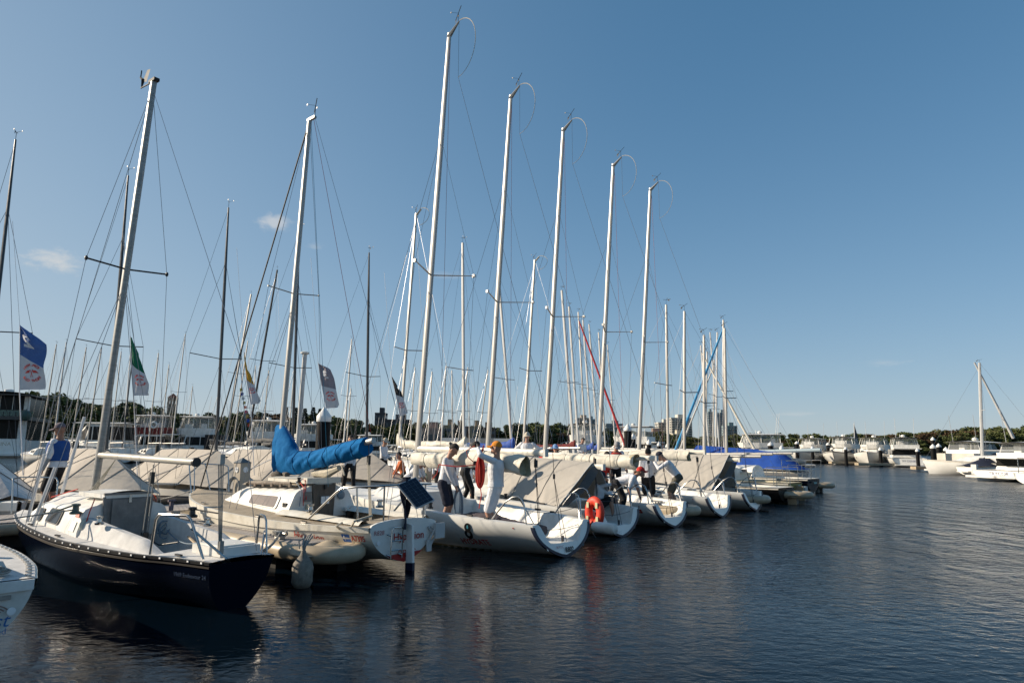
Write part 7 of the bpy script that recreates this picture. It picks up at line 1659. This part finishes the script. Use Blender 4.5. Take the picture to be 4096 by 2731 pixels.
person('person in a red jacket and white cap between the tall masts', 2178, 25.0, .30, rad(60), H=1.62, top=cred, pants=cblack, hat='cap', hatc=cwhite, hair=hairm, plen=2, hands=((.3, .1, 1.1), (.3, -.2, 1.0)))
person('person in a sand sunhat and white shirt with red straps, sitting low', 2266, 25.5, .0, rad(90), H=1.60, top=cwhite, pants=cwhite, hat='wide', hatc=csand, hair=None)
person('woman in a dark green cap with curly hair beside the maroon sail', 2305, 23.0, .02, rad(-20), H=1.58, top=cwhite, pants=cblack, hat='cap', hatc=cgreen, hair=hairb)
person('dark-haired man in white far behind the booms, looking down at his hands', 2322, 33, .70, rad(-60), H=1.72, lean=.2, neckp=.3, nod=.3, top=cwhite, pants=cblack, hair=hairm, plen=2, hands=((.3, .1, 1.0), (.3, -.1, 1.0)))
person('man in a grey cap and red life vest leaning over the booms', 2458, 20.4, .42, rad(-85), H=1.74, lean=.35, neckp=.2, nod=.3, top=cwhite, sleeve=1, pants=cblack, hat='cap', hatc=cgreyl, hair=None, vest=cred, plen=2, glasses=True, hands=((.4, .25, .9), (.4, -.25, .9)))
person('person in a green and white sunhat low behind the booms', 2387, 22.5, -.10, rad(200), H=1.60, top=cwhite, pants=cblack, hat='wide', hatc=cwhite, hair=None)
person('woman in a red cap, white top and black trousers bending down to the deck', 2468, 17.2, .22, rad(-8), H=1.66, pelvis=(-.02, .84), lean=1.22, neckp=-.5, nod=-.15, hands=((.58, .10, .42), (.30, -.16, .50)), ehint=((0, .5, .8), (-.6, -.4, .3)), feet=((-.02, .10), (.08, -.12)), top=cwhite, sleeve=1, pants=cblack, plen=2, hat='cap', hatc=cred, hair=hairb, glove=black, under=skin)
person('person in a white shirt and black shorts with head hidden behind the rolled sail', 2590, 19.0, .22, rad(70), H=1.70, top=cwhite, sleeve=1, pants=cblack, hair=hairm, lean=.12, hands=((.3, .15, 1.0), (.3, -.1, 1.0)))
person('man in a navy cap, white shirt and olive shorts stooping on the fourth boat', 2690, 18.7, .28, rad(172), H=1.76, pelvis=(-.12, .88), lean=.62, neckp=.2, nod=.1, hands=((.50, .06, 1.28), (.62, -.30, 1.10)), ehint=((0, .6, -.9), (0, -.6, -.4)), feet=((.05, .12), (-.12, -.10)), top=cwhite, sleeve=2, pants=colive, hat='cap', hatc=cnavy, hair=None, glove=black)
person('person in a dark cap and white sleeves sitting beside the near grey tent', 2388, 16.6, .25, rad(-25), H=1.72, pelvis=(0, .30), lean=.12, hands=((.38, -.1, .82), (.35, .22, .55)), feet=((.55, .22), (.42, -.12)), khint=(.2, 0, 1), top=cwhite, pants=cblack, hat='cap', hatc=cnavy, hair=None, shoes=True)
person('person in red behind the seated man, only a red sleeve showing', 2405, 19.6, .30, rad(-60), H=1.55, lean=.4, top=cred, pants=cblack, hair=hairm, hands=((.3, .1, .9), (.3, -.1, .8)))
person('man in a wide sand hat and white sleeves right of the blue sail cover', 1535, 25.6, .46, rad(-20), H=1.72, neckp=.2, nod=.25, hands=((.26, .1, 1.0), (.27, -.1, .98)), pants=cblack, plen=2, hat='wide', hatc=csand, hair=None, glove=black, top=cwhite)
person('person in a white top and black trousers half hidden by the blue sail cover', 1402, 20.3, .46, rad(-80), H=1.72, hands=((.15, .12, .82), (.15, -.12, .80)), pants=cblack, plen=2, feet=((.12, .16), (-.12, -.16)), glove=black, top=cwhite)
person('crouching person in white shirt and shorts left of the balding man', 1655, 21.0, .46, rad(-15), H=1.70, pelvis=(-.15, .50), lean=.85, neckp=.1, nod=.3, hands=((.45, .15, .35), (.48, -.15, .32)), feet=((.05, .15), (.0, -.12)), khint=(1, 0, .6), top=cwhite, sleeve=1, pants=cwhite, hair=hairm, glove=black)
person('person in a floppy white sunhat just behind the orange-capped man', 1867, 19.5, .26, rad(100), H=1.72, top=cwhite, pants=cwhite, hat='wide', hatc=cwhite, hair=None)
person('person in a white visor reaching left behind the rolled sail', 1822, 21.5, .32, rad(170), H=1.66, top=cwhite, sleeve=1, pants=cblack, hat='visor', hatc=cwhite, hair=hairb, hands=((.5, .1, 1.40), (.45, -.15, 1.32)), glove=cplum)
person('person in a grey cap behind the floppy white sunhat', 1890, 22.5, .32, rad(150), H=1.70, top=cwhite, sleeve=1, pants=cblack, hat='cap', hatc=cgrey, hair=hairm)
person('person in a sand hat low behind the rolled sail, left of the visor wearer', 1759, 23.0, .18, rad(-60), H=1.66, top=cwhite, pants=cblack, hat='wide', hatc=csand, hair=None)
person('person in a bright orange vest under the far-side boom', 1617, 24.0, .10, rad(200), H=1.60, lean=.25, top=cloth('bright_vest', (.50, .14, .05)), pants=cblack, plen=2, hair=hairm, hands=((.35, .1, .8), (.35, -.1, .8)))
for k, (px, Y, hc_, lb) in enumerate(((2546, 34, hairm, 'dark-haired head showing above the rolled sail right of the big pile'), (2603, 33, hairb, 'brown-haired head showing above the rolled sail left of the fourth mast'))):
    person('person, ' + lb, px, Y, .15, rad(90), H=1.62, top=cblack, pants=cblack, hair=hc_)
